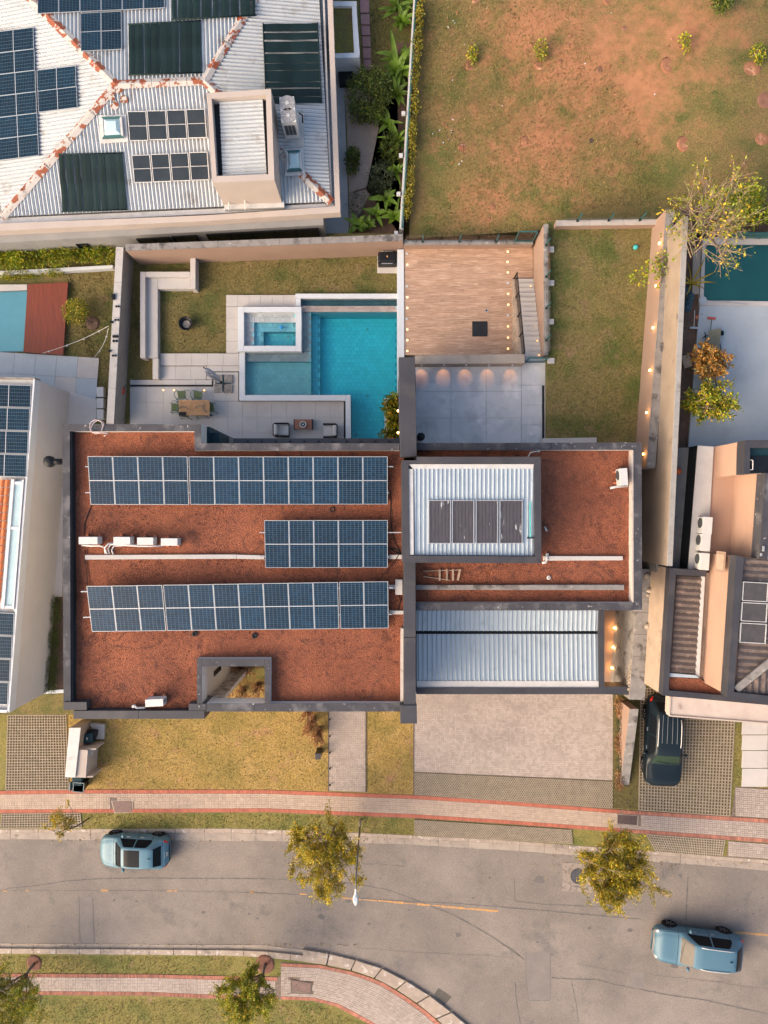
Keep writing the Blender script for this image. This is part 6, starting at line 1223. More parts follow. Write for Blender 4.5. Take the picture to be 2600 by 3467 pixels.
o = empty('fallen_cap', W(*cJ(935,932),ZG+.03), 'small pale round cap on the gravel by the ladder', 'pipe cap'); MB().lathe((0,0,0), [(.09,0),(.1,.03),(.06,.05)], 14).build('cap', m_whitep, o); MB().cyl((0,0,.05), .03, .02, 8).build('knob', m_brick, o)
# ================================================================== NORTH-WEST HOUSE (hipped white metal roof)
nh = empty('solar_roof_house', W(500,380,-.8), 'house with hipped white corrugated roof, rusty ridges and many panels', 'house'); no = nh.location.copy()
ZE, ZR = 2.0, 3.25; m_rustsheet = M('rust_patch', (.21,.052,.016), (.13,.036,.015), 5, .9, c3=(.4,.37,.34), s3=3.5, t3=.5, w3=.03)
P1, P2 = W(*cA(725,530),ZR), W(*cA(1275,505),ZR)
BL, BR = W(*cA(18,1352),ZE), W(*cB(868,1415),ZE); TR_, TL_ = W(1062,-330,ZE), W(-190,-300,ZE)
rib_v = (BR-W(1078,0,ZE)).normalized(); rib_h = Vector((-rib_v.y, rib_v.x, 0))
faces = {'S':[BL,BR,P2,P1], 'W':[TL_,BL,P1], 'N':[TR_,TL_,P1,P2], 'E':[BR,TR_,P2]}
PLN = {}; GROOVE = ((0,-.9),(.12,-.9),(.2,.1),(.4,.1),(.5,1),(.62,1),(.72,.1),(.92,.1))
for k, pg in faces.items():
    n = (pg[1]-pg[0]).cross(pg[2]-pg[0]).normalized(); n = n if n.z > 0 else -n; PLN[k] = (pg[0], n)
    corrugated([p-no for p in pg], rib_v if k in 'SN' else rib_h, .2, .05, GROOVE).build('roof_sheet', m_steelwhite, nh)
for (x,y) in ((735,560),(770,620),(690,600),(720,660)):
    q = [RP(*cA(x+math.cos(t)*rnd.uniform(18,38), y+math.sin(t)*rnd.uniform(18,38)), *PLN['S'], .075) for t in (0,.8,1.6,2.4,3.1,3.9,4.7,5.5)]; MB().prism([p-no for p in q], .01).build('rust_sheet', m_rustsheet, nh)
def ridge(a, b, w=.36):
    d = (b-a).normalized(); s = d.cross(Vector((0,0,1))).normalized(); u = Vector((0,0,1)); n = 5
    for i in range(n):
        p, q = a.lerp(b,i/n)-no, a.lerp(b,(i+1)/n+.01)-no; MB().add([p-s*w*.5+u*.02,q-s*w*.5+u*.02,q+u*.1,p+u*.1,q+s*w*.5+u*.02,p+s*w*.5+u*.02], [(0,1,2,3),(3,2,4,5)]).build('ridge_cap', m_rust, nh)
for a, b in ((P1,P2),(P1,BL),(P1,TL_),(P2,TR_),(P2,BR)): ridge(a, b, .46)
# eaves gutter, parapet and walls under
def npz(n, pts, z, mat, zb, bevel=0): return MB().prism([p-no for p in P(pts, z)], zb=zb-no.z).build(n, mat, nh, bevel=bevel)
zp = 2.25
npz('gutter', [cA(-300,1378),cA(0,1362),cA(1398,1300),cB(880,1428),cB(905,1450),cA(1398,1330),cA(0,1398),cA(-300,1410)], ZE-.12, m_flash, ZE-.3)
npz('gutter', [cB(788,-700),cB(800,-700),cB(880,1430),cB(866,1430)], ZE-.12, m_flash, ZE-.3)
npz('parapet', [cA(-300,1415),cA(0,1395),cA(1300,1343),cB(900,1450),cB(938,1492),cA(1300,1378),cA(0,1440),cA(-300,1460)], zp, m_cream, 1.65); npz('parapet', [cB(822,-700),cB(858,-700),cB(938,1491),cB(900,1449)], zp, m_cream, 1.65)
WA, WB = (-160,830.3), (1095,762); npz('wall', [WA,WB,cB(760,-700),cA(-300,-900)], 1.64, m_greywall, -3)
# doors and windows under the south eaves
def south_open(x0, x1, z0, z1, n, mat=m_dglass, c=cB):
    A_, B_ = W(*WA,1.64), W(*WB,1.64); fy = lambda x: lerp(A_.y, B_.y, (x-A_.x)/(B_.x-A_.x))
    a, b = Vector((x0,fy(x0)-.02,z0)), Vector((x1,fy(x1)-.02,z0)); MB().add([a-no,b-no,b-no+Vector((0,0,z1-z0)),a-no+Vector((0,0,z1-z0))], [(0,1,2,3)]).build('window' if n == 1 else 'sliding_door', mat, nh)
    for i in range(n+1): p = a.lerp(b,i/n)-no-Vector((0,.02,0)); MB().bar(p, p+Vector((0,0,z1-z0)), .05).build('mullion', m_blackm, nh)
    MB().bar(a-no+Vector((0,-.02,z1-z0)), b-no+Vector((0,-.02,z1-z0)), .07).build('lintel_bar', m_blackm, nh)
for x0,x1,z0,z1,n in ((-9.6,-3.6,-.75,1.3,5),(-11.5,-10.2,-.7,1.25,1),(-13.4,-11.7,-.5,1.2,2),(-16.8,-16.2,.3,.9,1)): south_open(x0,x1,z0,z1,n)
# water tank tower on the roof
tk = [(700,315),(917,301),(929,610),(719,618.5)]; tin = [(716,334),(900,321),(908,590),(733,596)]; tz = 4.7
for a, b, c, d in ((0,1,1,0),(1,2,2,1),(2,3,3,2),(3,0,0,3)): npz('tank_parapet', [tk[a],tk[b],tin[c],tin[d]], tz+.002*a, m_cream, 2.0)
npz('tank_room', [tin[0],tin[1],tin[2],tin[3]], tz-.5, m_capin, 2.0); corrugated([p-no for p in P([cB(88,708),cB(392,696),cB(420,1225),cB(112,1240)], tz-.35)], rib_h, .2, .05, GROOVE).build('tank_roof', m_steelwhite, nh)
npz('roof_flashing', [cB(118,1415),cB(540,1400),cB(545,1455),cB(125,1470)], ZE+.16, m_flash, ZE-.1)
for x in (155,268): MB().tube([W(*cB(x,1400),2.6)-no, W(*cB(x+2,1475),2.25)-no], .03, 6).build('down_pipe', m_pipe, nh)
# panels
def nrow(pts, n, axis, face, lab, off=.12, meshes=PMB, long_x=True):
    """pts: TL TR BR BL in photo pixels; long_x: the panel's long side runs left-right"""
    tl, tr, br, bl = [RP(*p, *PLN[face], off) for p in pts]
    for i in range(n):
        u0, u1 = i/n, (i+1)/n
        if axis == 'y': a, b, c = tl.lerp(bl,u1), tr.lerp(br,u1), tl.lerp(bl,u0)
        else: a, b, c = bl.lerp(br,u0), bl.lerp(br,u1), tl.lerp(tr,u0)
        if long_x: o_, ex, ey = b, (c-a), (a-b); solar_panel(o_, o_+ex, o_+ey, lab(i), 'panels on the white roof', meshes)
        else: solar_panel(a, b, c, lab(i), 'panels on the white roof', meshes)
nrow([cA(-50,190),cA(204,172),cA(243,972),cA(-8,1000)], 6, 'y', 'W', lambda i: f'dark solar panel in the tall stack at the left roof edge, {ORD[i]} from the top')
nrow([cA(228,432),cA(468,415),cA(483,672),cA(240,700)], 2, 'y', 'W', lambda i: f'dark solar panel beside the tall stack, {["upper","lower"][i]} of the pair')
nrow([cA(228,-170),cA(1022,-208),cA(1028,50),cA(234,86)], 6, 'x', 'N', lambda i: f'dark solar panel in the row cut by the top picture edge, {ORD[i]} from the left', long_x=False)
nrow([cA(500,82),cA(757,70),cA(760,308),cA(504,320)], 2, 'x', 'N', lambda i: f'dark solar panel hanging below the top row, {["left","right"][i]} of the pair', long_x=False)
def heatmat(pts, face, n, axis, lab):
    tl, tr, br, bl = [RP(*p, *PLN[face], .1) for p in pts]; o = empty('pool_heating_mat', (tl+br)/2, lab, 'solar mat', 'black pool heating mats'); c = o.location; nn = PLN[face][1]
    cut = [0]; rg = random.Random(len(lab)); w = [rg.uniform(.7,1.4) for _ in range(n)]
    for x in w: cut.append(cut[-1]+x/sum(w))
    for i in range(n):
        g0, g1 = cut[i]+rg.uniform(.001,.006), cut[i+1]-rg.choice((.002,.004,.016)); k = 4; q = []
        for j in range(k+1):
            t = j/k; wob = rg.uniform(-.003,.003)
            if axis == 'x': q.append((tl.lerp(tr,g0+wob).lerp(bl.lerp(br,g0+wob),t), tl.lerp(tr,g1+wob).lerp(bl.lerp(br,g1+wob),t)))
            else: q.append((tl.lerp(bl,g0+wob).lerp(tr.lerp(br,g0+wob),t), tl.lerp(bl,g1+wob).lerp(tr.lerp(br,g1+wob),t)))
        mb = MB()
        for (a,b),(a2,b2) in zip(q,q[1:]): mb.add([a-c+nn*.02,b-c+nn*.02,b2-c+nn*.02,a2-c+nn*.02,(a+b)/2-c+nn*.035,(a2+b2)/2-c+nn*.035], [(0,4,5,3),(4,1,2,5)])
        mb.build('mat_strip', m_mat, o)
    e = [(tl,tr),(bl,br)] if axis == 'x' else [(tl,bl),(tr,br)]
    for a, b in e: MB().tube([a-c+nn*.03, b-c+nn*.03], .035, 6).build('header_pipe', m_mat, o, True)
heatmat([cA(800,155),cA(1258,132),cA(1264,455),cA(803,470)], 'N', 8, 'x', 'black pool heating mat above the middle of the roof ridge'); heatmat([cA(1070,-190),cA(1595,-210),cA(1602,98),cA(1072,125)], 'N', 10, 'x', 'black pool heating mat cut by the top edge of the picture')
heatmat([cA(365,965),cA(772,955),cA(800,1308),cA(388,1322)], 'S', 8, 'x', 'black pool heating mat near the front left of the white roof'); heatmat([cB(395,168),cB(776,162),cB(806,728),cB(418,730)], 'E', 9, 'y', 'black pool heating mat on the right slope beside the tank tower')
def collectors(pts, n, lab):
    tl, tr, br, bl = [RP(*p, *PLN['S'], .16) for p in pts]
    for i in range(n):
        a, b, c = bl.lerp(br,i/n+.006), bl.lerp(br,(i+1)/n-.006), tl.lerp(tr,i/n+.006); w_, l_ = (b-a).length, (c-a).length; o = bpy.data.objects.new('solar_collector', None); o.matrix_basis = basis(a, (b-a).normalized(), (c-a).normalized()); link(o, None, label=lab+f', {ORD[i]} from the left', cat='solar collector', group='flat collectors on the white roof')
        for q in ((0,0,w_,.035),(0,l_-.035,w_,l_),(0,.036,.035,l_-.036),(w_-.035,.036,w_,l_-.036),(.036,l_/2-.012,w_-.036,l_/2+.012)): MB().bb(q[0],q[1],-.06,q[2],q[3],.02).build('frame_bar', m_flash, o)
        MB().bb(.036,.036,-.05,w_-.036,l_-.036,.0).build('glass_plate', m_coll, o)
collectors([cA(797,695),cA(1282,678),cA(1294,858),cA(806,880)], 4, 'flat solar collector in the row nearer the roof ridge'); collectors([cA(820,968),cA(1298,945),cA(1310,1122),cA(835,1142)], 4, 'flat solar collector in the row nearer the eaves')
for pts, face, lb in (([cA(640,742),cA(758,738),cA(768,855),cA(648,862)], 'S', 'square dome skylight beside the rusty ridge end'), ([cB(565,1070),cB(658,1065),cB(665,1195),cB(570,1200)], 'E', 'dome skylight below the air conditioner on the right slope')):
    q = [RP(*p, *PLN[face], .14) for p in pts]; c = sum(q, Vector())/4; o = empty('skylight', c, lb, 'skylight'); f = [p-c for p in q]
    for i in range(4): a, b = f[i], f[(i+1)%4]; MB().add([a*1.12,b*1.12,b*.86,a*.86]+[p+Vector((0,0,.12)) for p in (a*1.08,b*1.08,b*.88,a*.88)], [(4,5,6,7),(0,1,5,4),(1,2,6,5),(2,3,7,6),(3,0,4,7)]).build('frame', m_flash if i%2 else m_tealframe, o)
    MB().add([p*.86+Vector((0,0,.08)) for p in f]+[p*.5+Vector((0,0,.22)) for p in f], [(4,7,6,5),(0,1,5,4),(1,2,6,5),(2,3,7,6),(3,0,4,7)]).build('dome', m_skylight, o)
    MB().prism([p*1.45-Vector((0,0,.06)) for p in f], .05).build('flashing', m_flash, o)
# double fan outdoor unit with top fans
q = P([cB(508,682),cB(612,676),cB(630,855),cB(522,860)], 4.2); c = sum(q, Vector())/4; o = empty('air_conditioner', Vector((c.x,c.y,2.6)), 'large white twin fan condenser unit beside the tank tower', 'air conditioner'); b_ = o.location
MB().prism([p-b_ for p in q], zb=0).build('casing', m_whitep, o, bevel=.02); ex = (q[0]-q[3]).normalized()
for s in (-.26,.26):
    m = c-b_+Vector((0,0,.01))+(q[0]+q[1]-q[2]-q[3])/2*(s*.95)*1.0; MB().cyl(m-Vector((0,0,.02)), .38, .03, 24).build('fan_grille', M('fan_mesh', (.25,.24,.24), None, rough=.6) if s < 0 else bpy.data.materials['fan_mesh'], o); MB().cyl(m+Vector((0,0,.012)), .09, .025, 14).build('fan_hub', m_whitep, o)
    for k in range(8): a = k*.785; MB().bar(m+Vector((math.cos(a)*.08,math.sin(a)*.08,.018)), m+Vector((math.cos(a)*.37,math.sin(a)*.37,.018)), .014).build('guard_wire', m_whitep, o)
for j in range(7):
    for i in range(3): p = (q[3].lerp(q[2],.18+i*.24)-b_); MB().box((p.x+.05,p.y-.012,1.25-j*.13), (.16,.02,.09)).build('louvre', m_grille, o)
MB().box((c.x-b_.x+.05,c.y-b_.y-.05,-.35), (1.1,1.75,.2)).build('plinth', m_conc, o); MB().tube([(.5,.15,1.0),(.66,.1,.9),(.62,-.05,.5)], .04, 8).build('pipe', m_cable, o, True)
# ================================================================== WEST HOUSE (pale gable wall)
wh = empty('pale_side_house', W(-60,1850,-.9), 'pale house at the left edge with solar panels and an orange tile strip', 'house'); who = wh.location.copy(); zw = 3.6
def whp(n, pts, z, mat, zb, bevel=0): return MB().prism([p-who for p in P(pts, z)], zb=zb-who.z).build(n, mat, wh, bevel=bevel)
NE, SE = (118,1284), (31,2413)
whp('wall', [(-700,1272),(117,1285),(30.5,2412),(-700,2400)], zw-.25, m_tilewhite, -3); whp('wall_top', [(112,1284),NE,SE,(24,2412)], zw, m_white, zw-.6); whp('wall_top', [(-700,1262),(118,1278),(118,1283.6),(-700,1275)], zw, m_capgrey, zw-.6); whp('wall_top', [(-700,2396),(24,2404),(31,2413),(-700,2408)], zw, m_white, zw-.6)
whp('roof_deck', [(-700,1276),(111,1285),(23.6,2403),(-700,2395)], zw-.2, m_flash, zw-.5)
pw0, pw1 = W(108.5,1303,zw+.02), W(89,1617,zw+.02); ew = Vector((-2.27,-.02,-.0))
for i in range(4):
    a, b = pw0.lerp(pw1,i/4+.004), pw0.lerp(pw1,(i+1)/4-.004); solar_panel(b, a, b+ew, f'dark solar panel on the pale left house, {ORD[i]} from the north end', 'panels on the pale left house', PMB)
pw0, pw1 = W(52,2075,zw+.02), W(26,2388,zw+.02)
for i in range(4):
    a, b = pw0.lerp(pw1,i/4+.004), pw0.lerp(pw1,(i+1)/4-.004); solar_panel(b, a, b+ew, f'dark solar panel on the pale left house, {ORD[i]} below the orange tiles', 'panels on the pale left house', PMB)
whp('skylight_strip', [cH(100,475),cH(155,470),cH(85,1350),cH(30,1355)], zw-.02, m_skylight, zw-.25)
for q in ([cH(78,462),cH(100,462),cH(28,1370),cH(6,1370)], [cH(155,465),cH(166,465),cH(96,1375),cH(84,1375)]): whp('skylight_frame', q, zw+.06, m_white, zw-.3)
whp('roof_gutter', [cH(167,465),cH(190,462),cH(120,1390),cH(97,1390)], zw-.05, m_steel, zw-.2)
for y in (478,795,1350): x = lerp(100,30,(y-475)/880); whp('skylight_bar', [cH(x-6,y),cH(x+58,y),cH(x+56,y+20),cH(x-8,y+20)], zw+.04, m_white, zw-.2)
tn = 15
for i in range(tn):
    for k in range(3):
        y = 462+i*58; x1 = 72-(y-462)*.078-k*36; a = W(*cH(x1,y+3),zw-.02); b = W(*cH(x1-34,y+3),zw-.02); d = W(*cH(x1-4.5,y+55),zw-.06)
        ey = d-a; mb = MB(); seg = 5
        for s in range(seg):
            u0, u1 = s/seg, (s+1)/seg; h0, h1 = .07*math.sin(math.pi*u0), .07*math.sin(math.pi*u1); p, r_ = a.lerp(b,u0)-who, a.lerp(b,u1)-who
            mb.add([p+Vector((0,0,h0)), p+ey+Vector((0,0,h0+.03)), r_+ey+Vector((0,0,h1+.03)), r_+Vector((0,0,h1))], [(0,1,2,3)])
        mb.build('roof_tile', m_clay, wh, True)
slab('side_path', [cD(436,1060),cD(602,1112),cD(598,1250),(215,1500),(210,2020),(150,2025),(180,1500)], wz+.1, m_tilewhite, .3, kind='structure')
bed = slab('hedge_bed', [(188,2024),(216,2024),(216,2342),(160,2342)], wz+.02, m_dirt, .4, kind='structure')
for i in range(7): bush('low_hedge', W(196-i*3,2050+i*44,wz), [(0,rnd.uniform(-.3,.3),.35,.36,.42,.28),(.1,0,.3,.3,.4,.25)], 800, f'dark clipped hedge between the houses, {ORD[i]} from the top', leafmat('dense_dark_hedge', (.035,.075,.008), (.08,.13,.012), (.12,.15,.015), .85) if i == 0 else bpy.data.materials['dense_dark_hedge'], 'hedge', .06, .03, 130+i, 'dark hedge between the houses')
slab('low_wall', [cH(335,1945),cH(445,1938),cH(445,1962),cH(270,1972)], -.7, m_white, 1.5, label='low white wall at the end of the dark hedge', cat='wall')
# ================================================================== EAST HOUSE (peach)
eh = empty('peach_house', W(2500,1900,1.0), 'peach rendered house at the right edge with dark parapets and fibre cement roofs', 'house'); eo = eh.location.copy()
def ehp(n, pts, z, mat, zb, bevel=0): return MB().prism([p-eo for p in P(pts, z)], zb=zb-eo.z).build(n, mat, eh, bevel=bevel)
zl, zu = 6.4, 8.8
ehp('wall', [cK(352,866),cK(900,910),(3300,1960),(3300,2400),cK(900,1610),cK(320,1556)], zl-.5, m_tan, -1)
mtl = [cK(358,858),cK(390,895),cK(350,1535),cK(316,1563)]; ehp('roof_parapet', mtl, zl, m_metal, zl-.498); ehp('roof_parapet', [cK(358,857.5),cK(560,872),cK(556,905),cK(390.4,894.6)], zl+.002, m_metal, zl-.8); ehp('roof_parapet', [cK(350,1535.5),cK(640,1562),(3300,2420),(3300,2455),cK(900,1617),cK(316,1564)], zl+.004, m_metal, zl-.8)
ehp('west_wall_skin', [cK(357.5,858.5),cK(359.5,858.5),cK(318,1561),cK(315.6,1562)], zl-.02, m_tan, -1)
corrugated([p-eo for p in P([cK(394,900),cK(533,908),cK(500,1447),cK(356,1440)], zl-.3)], Vector((1,-.06,0)), .29, .085, ((0,0),(.25,.5),(.5,1),(.75,.5))).build('fibre_roof', m_fibre, eh, True)
ehp('roof_gutter', [cK(535,905),cK(552,905),cK(520,1462),cK(500,1450)], zl-.22, m_flash, zl-.5); ehp('roof_upstand', [cK(354,1440),cK(500,1452),cK(520,1468),cK(352,1460)], zl-.15, m_steel, zl-.5)
ehp('gravel_strip', [cK(353,1462),cK(525,1472),cK(655,1562),cK(350,1534)], zl-.3, m_gravel, zl-.6)
# upper storey
ehp('wall', [cK(770,152),(3300,1520),(3300,2420),cK(905,1600),cK(682,1565),cK(730,795),cK(852,803),cK(880,333),cK(770,338)], zu-.35, m_peach, 2)
ehp('roof_parapet', [cK(725,788),cK(768,797),cK(712,1555),cK(674,1572)], zu, m_metal, zu-.6); ehp('roof_parapet', [cK(712.5,1545),cK(905,1566),(3300,2400),(3300,2440),cK(905,1604),cK(674.5,1572.5)], zu+.003, m_metal, zu-.6)
ehp('roof_parapet', [cK(776,147),(3300,1490),(3300,1510),cK(800,190),cK(772,190)], zu+.004, m_metal, zu-.7); ehp('roof_parapet', [cK(772,190.5),cK(802,190.5),cK(800,336),cK(768,336)], zu+.002, m_metal, zu-.7)
ehp('balcony_recess', [cK(802,190.5),(3300,1515),(3300,1606),cK(886,330),cK(800,334)], zu-.3, m_tealbin, zu-.7); ehp('balcony_opening', [cK(808,236),(3300,1545),(3300,1604),cK(882,328),cK(806,330)], zu-.25, m_dglass, zu-.4)
MB().tube([W(*cT(1112,296),zu)-eo, W(*cT(1140,300),zu)-eo, W(*cT(1138,420),zu)-eo, W(*cT(1110,422),zu)-eo], .02, 6).build('hand_rail', m_pipe, eh)
ehp('roof_parapet', [cK(886,330),cK(925,330),cK(900,808),cK(853,805)], zu+.006, m_cap, zu-.7); ehp('roof_deck', [cK(925,330),(3300,1600),(3300,1920),cK(900,812)], zu-.25, m_steel, zu-.6)
for x,y,h in ((875,735,30),(862,775,16)): ehp('bracket', [cK(x,y),cK(x+8,y),cK(x+6,y+h),cK(x-2,y+h)], zu+.08, m_frame, zu)
corrugated([p-eo for p in P([cK(765,800),(3300,1930),(3300,2380),cK(905,1556),cK(720,1540)], zu-.28)], Vector((1,-.06,0)), .3, .085, ((0,0),(.25,.5),(.5,1),(.75,.5))).build('fibre_roof', m_fibre, eh, True)
a, b = W(*cK(722,1530),zu-.15), W(*cK(960,1340),zu+.05); MB().bar(a-eo, b-eo, .32, .1).build('ridge_cap', m_capgrey, eh)
corrugated([p-eo+Vector((0,0,.06)) for p in P([cK(740,1540),cK(905,1408),cK(905,1556)], zu-.28)], Vector((.06,1,0)), .3, .085, ((0,0),(.25,.5),(.5,1),(.75,.5))).build('fibre_roof', m_fibre, eh, True)
for i, (y0,y1) in enumerate(((932,1042),(1046,1155),(1160,1274))):
    q = P([cK(764-i*7,y0),cK(905-i*5,y0+8),cK(898-i*5,y1+4),cK(757-i*7,y1-4)], zu-.05); c = sum(q, Vector())/4; o = empty('solar_collector', c, f'grimy solar water collector on the peach house roof, {ORD[i]} from the top', 'solar collector', 'collectors on the peach house'); f = [p-c for p in q]
    for k in range(4): a, b = f[k], f[(k+1)%4]; MB().prism([a,b,b*.93,a*.93], .12).build('frame_bar', m_flash, o)
    MB().prism([p*.93-Vector((0,0,.02)) for p in f], .1).build('glass_plate', M('grimy_glass', (.075,.065,.06), (.05,.045,.042), 3, .3, coat=.3) if i == 0 else bpy.data.materials['grimy_glass'], o)
# the concrete ledge that carries the air conditioners, and the passage below it
ehp('ledge', [cK(512,178),cK(600,184),cK(562,868),cK(458,862)], 5.9, M('ledge_concrete', (.44,.415,.39), (.38,.36,.345), 1.5, .9, c4=(.14,.13,.125), s4=1.2, t4=.66, w4=.06, fine=.05), 2); ehp('ledge_shadow_face', [cK(509.5,177.5),cK(512,178),cK(458,862),cK(455.5,861.5)], 5.85, m_blackm, 2)  # black west face stands in for the shadow gap at the ledge
ehp('wall', [cK(590,184),(3300,1515),(3300,1960),cK(556,870)], 5.8, m_peach, 2)
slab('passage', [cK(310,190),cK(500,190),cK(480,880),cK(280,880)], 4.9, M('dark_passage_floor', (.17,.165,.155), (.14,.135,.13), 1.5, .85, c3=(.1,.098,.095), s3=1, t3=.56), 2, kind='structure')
for i, (x,y) in enumerate(((546,620),(536,714),(530,818))): aircon(W(*cK(x,y),6.2)-Vector((0,0,.3)), (.78,.42,.6), R(-94), f'white air conditioner on the ledge of the peach house, {ORD[i]} from the top', 'air conditioners of the peach house', base=False)
# wall niche window in the peach wall
pw_a, pw_b = W(*cK(725,790),zu), W(*cK(675,1570),zu); d = (pw_b-pw_a); t = .05; p = pw_a+d*(-.01); 
for (zz0,zz1,t0,t1,mt,nm,of) in ((7.0,7.9,-.02,.135,m_plaster,'window_surround',.02),(7.1,7.8,0,.115,m_oldwood,'window_shutter',.04)):
    a, b = pw_a+d*t0, pw_a+d*t1; MB().add([Vector((a.x-of,a.y,zz0))-eo, Vector((b.x-of,b.y,zz0))-eo, Vector((b.x-of,b.y,zz1))-eo, Vector((a.x-of,a.y,zz1))-eo], [(0,1,2,3)]).build(nm, mt, eh)
# porch slab over the car
ehp('porch_slab', [cK(366,1571),cK(905,1600),(3300,2450),(3300,2500),cK(905,1715),cK(358,1672)], 4.3, M('porch_concrete', (.47,.4,.36), (.4,.335,.3), 1.2, .85, c4=(.24,.18,.165), s4=1.6, t4=.6, w4=.12, fine=.05), 3.9); ehp('porch_edge', [cK(356,1570.5),cK(365.5,1571),cK(357.5,1674),cK(352,1664)], 4.36, m_cream, 3.85); ehp('porch_edge', [cK(357.6,1672.5),cK(905,1715.5),cK(905,1724),cK(358,1681)], 4.36, m_cream, 3.85)
ehp('wall', [cK(420,1600),(3300,2450),(3300,2300),cK(420,1500)], 3.88, m_peach, -1)
o = empty('red_ball', W(*cK(404,321),5.05), 'small red ball in the dark passage', 'ball'); MB().lathe((0,0,0), [(max(.002,a),b) for a,b in ico(.15)], 16).build('skin', m_orange, o, True); MB().cyl((0,0,.14), .02, .015, 8).build('valve', m_blackm, o)
# ================================================================== TREES AND PLANTS ALONG THE STREET
def off(base, px, py, z): p = W(px, py, z); return (p.x-base.x, p.y-base.y)
def stree(base, h, center, rx, ry, zc, label, **kw):
    cx, cy = off(base, *center, base.z+zc); return tree('street_tree', base, h, (rx, ry, cx, cy), label, **kw)
stree(WS(1130,2797,.12), 4.5, (1098,2888), 2.35, 2.6, 3.0, 'sparse yellowing street tree beside the lamp post', n_leaf=22000, L=.11, Wd=.05, seed=11, limbs=8, twigs=8, sub=4, trunk_r=.1, leaf_bias=1.0)
stree(WS(2050,2838,.12), 4.2, (2078,2925), 2.6, 2.3, 2.7, 'bushy yellowing street tree beside the round manhole', n_leaf=25000, L=.11, Wd=.05, seed=12, limbs=9, twigs=8, sub=4, trunk_r=.1)
stree(WS(117,3262,.12), 3.8, (45,3385), 2.2, 2.3, 2.6, 'pale twiggy tree at the lower left corner', n_leaf=15000, leaf=m_leafF, L=.11, Wd=.045, seed=13, limbs=8, twigs=8, sub=4, trunk_r=.09, open_=.35)
stree(WS(899,3265,.12), 3.6, (842,3362), 1.75, 1.8, 2.5, 'green and yellow tree at the bottom between the two brick pavements', n_leaf=18000, leaf=m_leafF, L=.11, Wd=.05, seed=14, limbs=7, twigs=8, sub=4, trunk_r=.1)
stree(WS(301,2771,.12), 3.3, (208,2814), .95, .85, 2.9, 'thin sapling with a bare leaning trunk near the left car', n_leaf=900, L=.15, Wd=.06, seed=15, limbs=5, twigs=5, sub=3, trunk_r=.045, fork=.6, lean=off(WS(301,2771,.12), 230,2800, WS(301,2771).z+2.4))
for i, ((x,y),r_,lb) in enumerate((((117,3260),.42,'round brown soil ring at the lower left tree'),((899,3264),.5,'round brown soil ring at the tree between the brick pavements'))):
    o = empty('tree_ring', WS(x,y,.12), lb, 'soil ring'); MB().lathe((0,0,0), [(r_*1.15,-.03),(r_,.06),(r_*.75,.05),(r_*.4,.02),(.01,.01)], 22).build('earth', M('red_brown_soil', (.17,.075,.05), (.13,.055,.04), 4, .95, fine=.2) if i == 0 else bpy.data.materials['red_brown_soil'], o, True); MB().box((r_*.3,r_*.2,.05), (.08,.06,.05), .4).build('clod', m_brick, o)
b_ = W(*cG(1000,300),ez); cx, cy = off(b_, *cG(1165,140), ez+3.2)
tree('bare_tree', b_, 4.6, (2.5,2.8,cx,cy), 'nearly bare tree with pale branches over the dark green pool', n_leaf=1700, leaf=m_leafF, twig=m_twig, L=.15, Wd=.08, seed=16, limbs=9, twigs=9, sub=4, trunk_r=.12, tw_r=.012, open_=.5, leaf_bias=3)
b_ = W(2340,1252,ez); tree('amber_tree', b_, 2.8, (1.15,1.2,*off(b_,2393,1225,ez+1.9)), 'small amber leaved tree over the pale slab', n_leaf=2300, leaf=m_leafB, L=.15, Wd=.1, seed=17, limbs=6, twigs=6, trunk_r=.06)
b_ = W(2342,1390,ez); tree('yard_tree', b_, 3.0, (1.5,1.3,*off(b_,2395,1371,ez+2.1)), 'green and yellow tree below the amber tree', n_leaf=3800, leaf=m_leafF, L=.15, Wd=.09, seed=18, limbs=7, twigs=7, trunk_r=.07)
bush('yellow_shrub', W(*cG(1330,60),ez), [(0,0,1.0,1.2,.9,.8),(.6,.4,1.0,.8,.7,.6)], 1500, 'green and yellow shrub behind the bare tree', m_leafD, 'shrub', .16, .1, 19)
for i, (x,y) in enumerate(((1500,110),(1590,130),(1680,120))): bananaplant('palm_bush', W(*cG(x,y),ez), 26, 1.1, .09, f'spiky yellow-green palm bush behind the green fence, {ORD[i]} from the left', 200+i, group='palm bushes by the pool', mat=m_leafD)
bananaplant('palm_sapling', W(*cG(1010,640),ez), 9, 1.2, .12, 'small palm with one long yellow frond beside the tall wall', 205, mat=m_leafE)
cl = [(W(*cG(x,y),5.3)) for x,y in ((740,470),(830,400),(820,590),(620,580),(850,500))]; c0 = cl[1]; bush('hanging_creeper', c0, [(p.x-c0.x,p.y-c0.y,rnd.uniform(-.2,.2),.45,.4,.3) for p in cl], 420, 'trailing yellow-green creeper hanging over the right yard wall', m_leafD, 'plant', .14, .1, 20, stems=7)
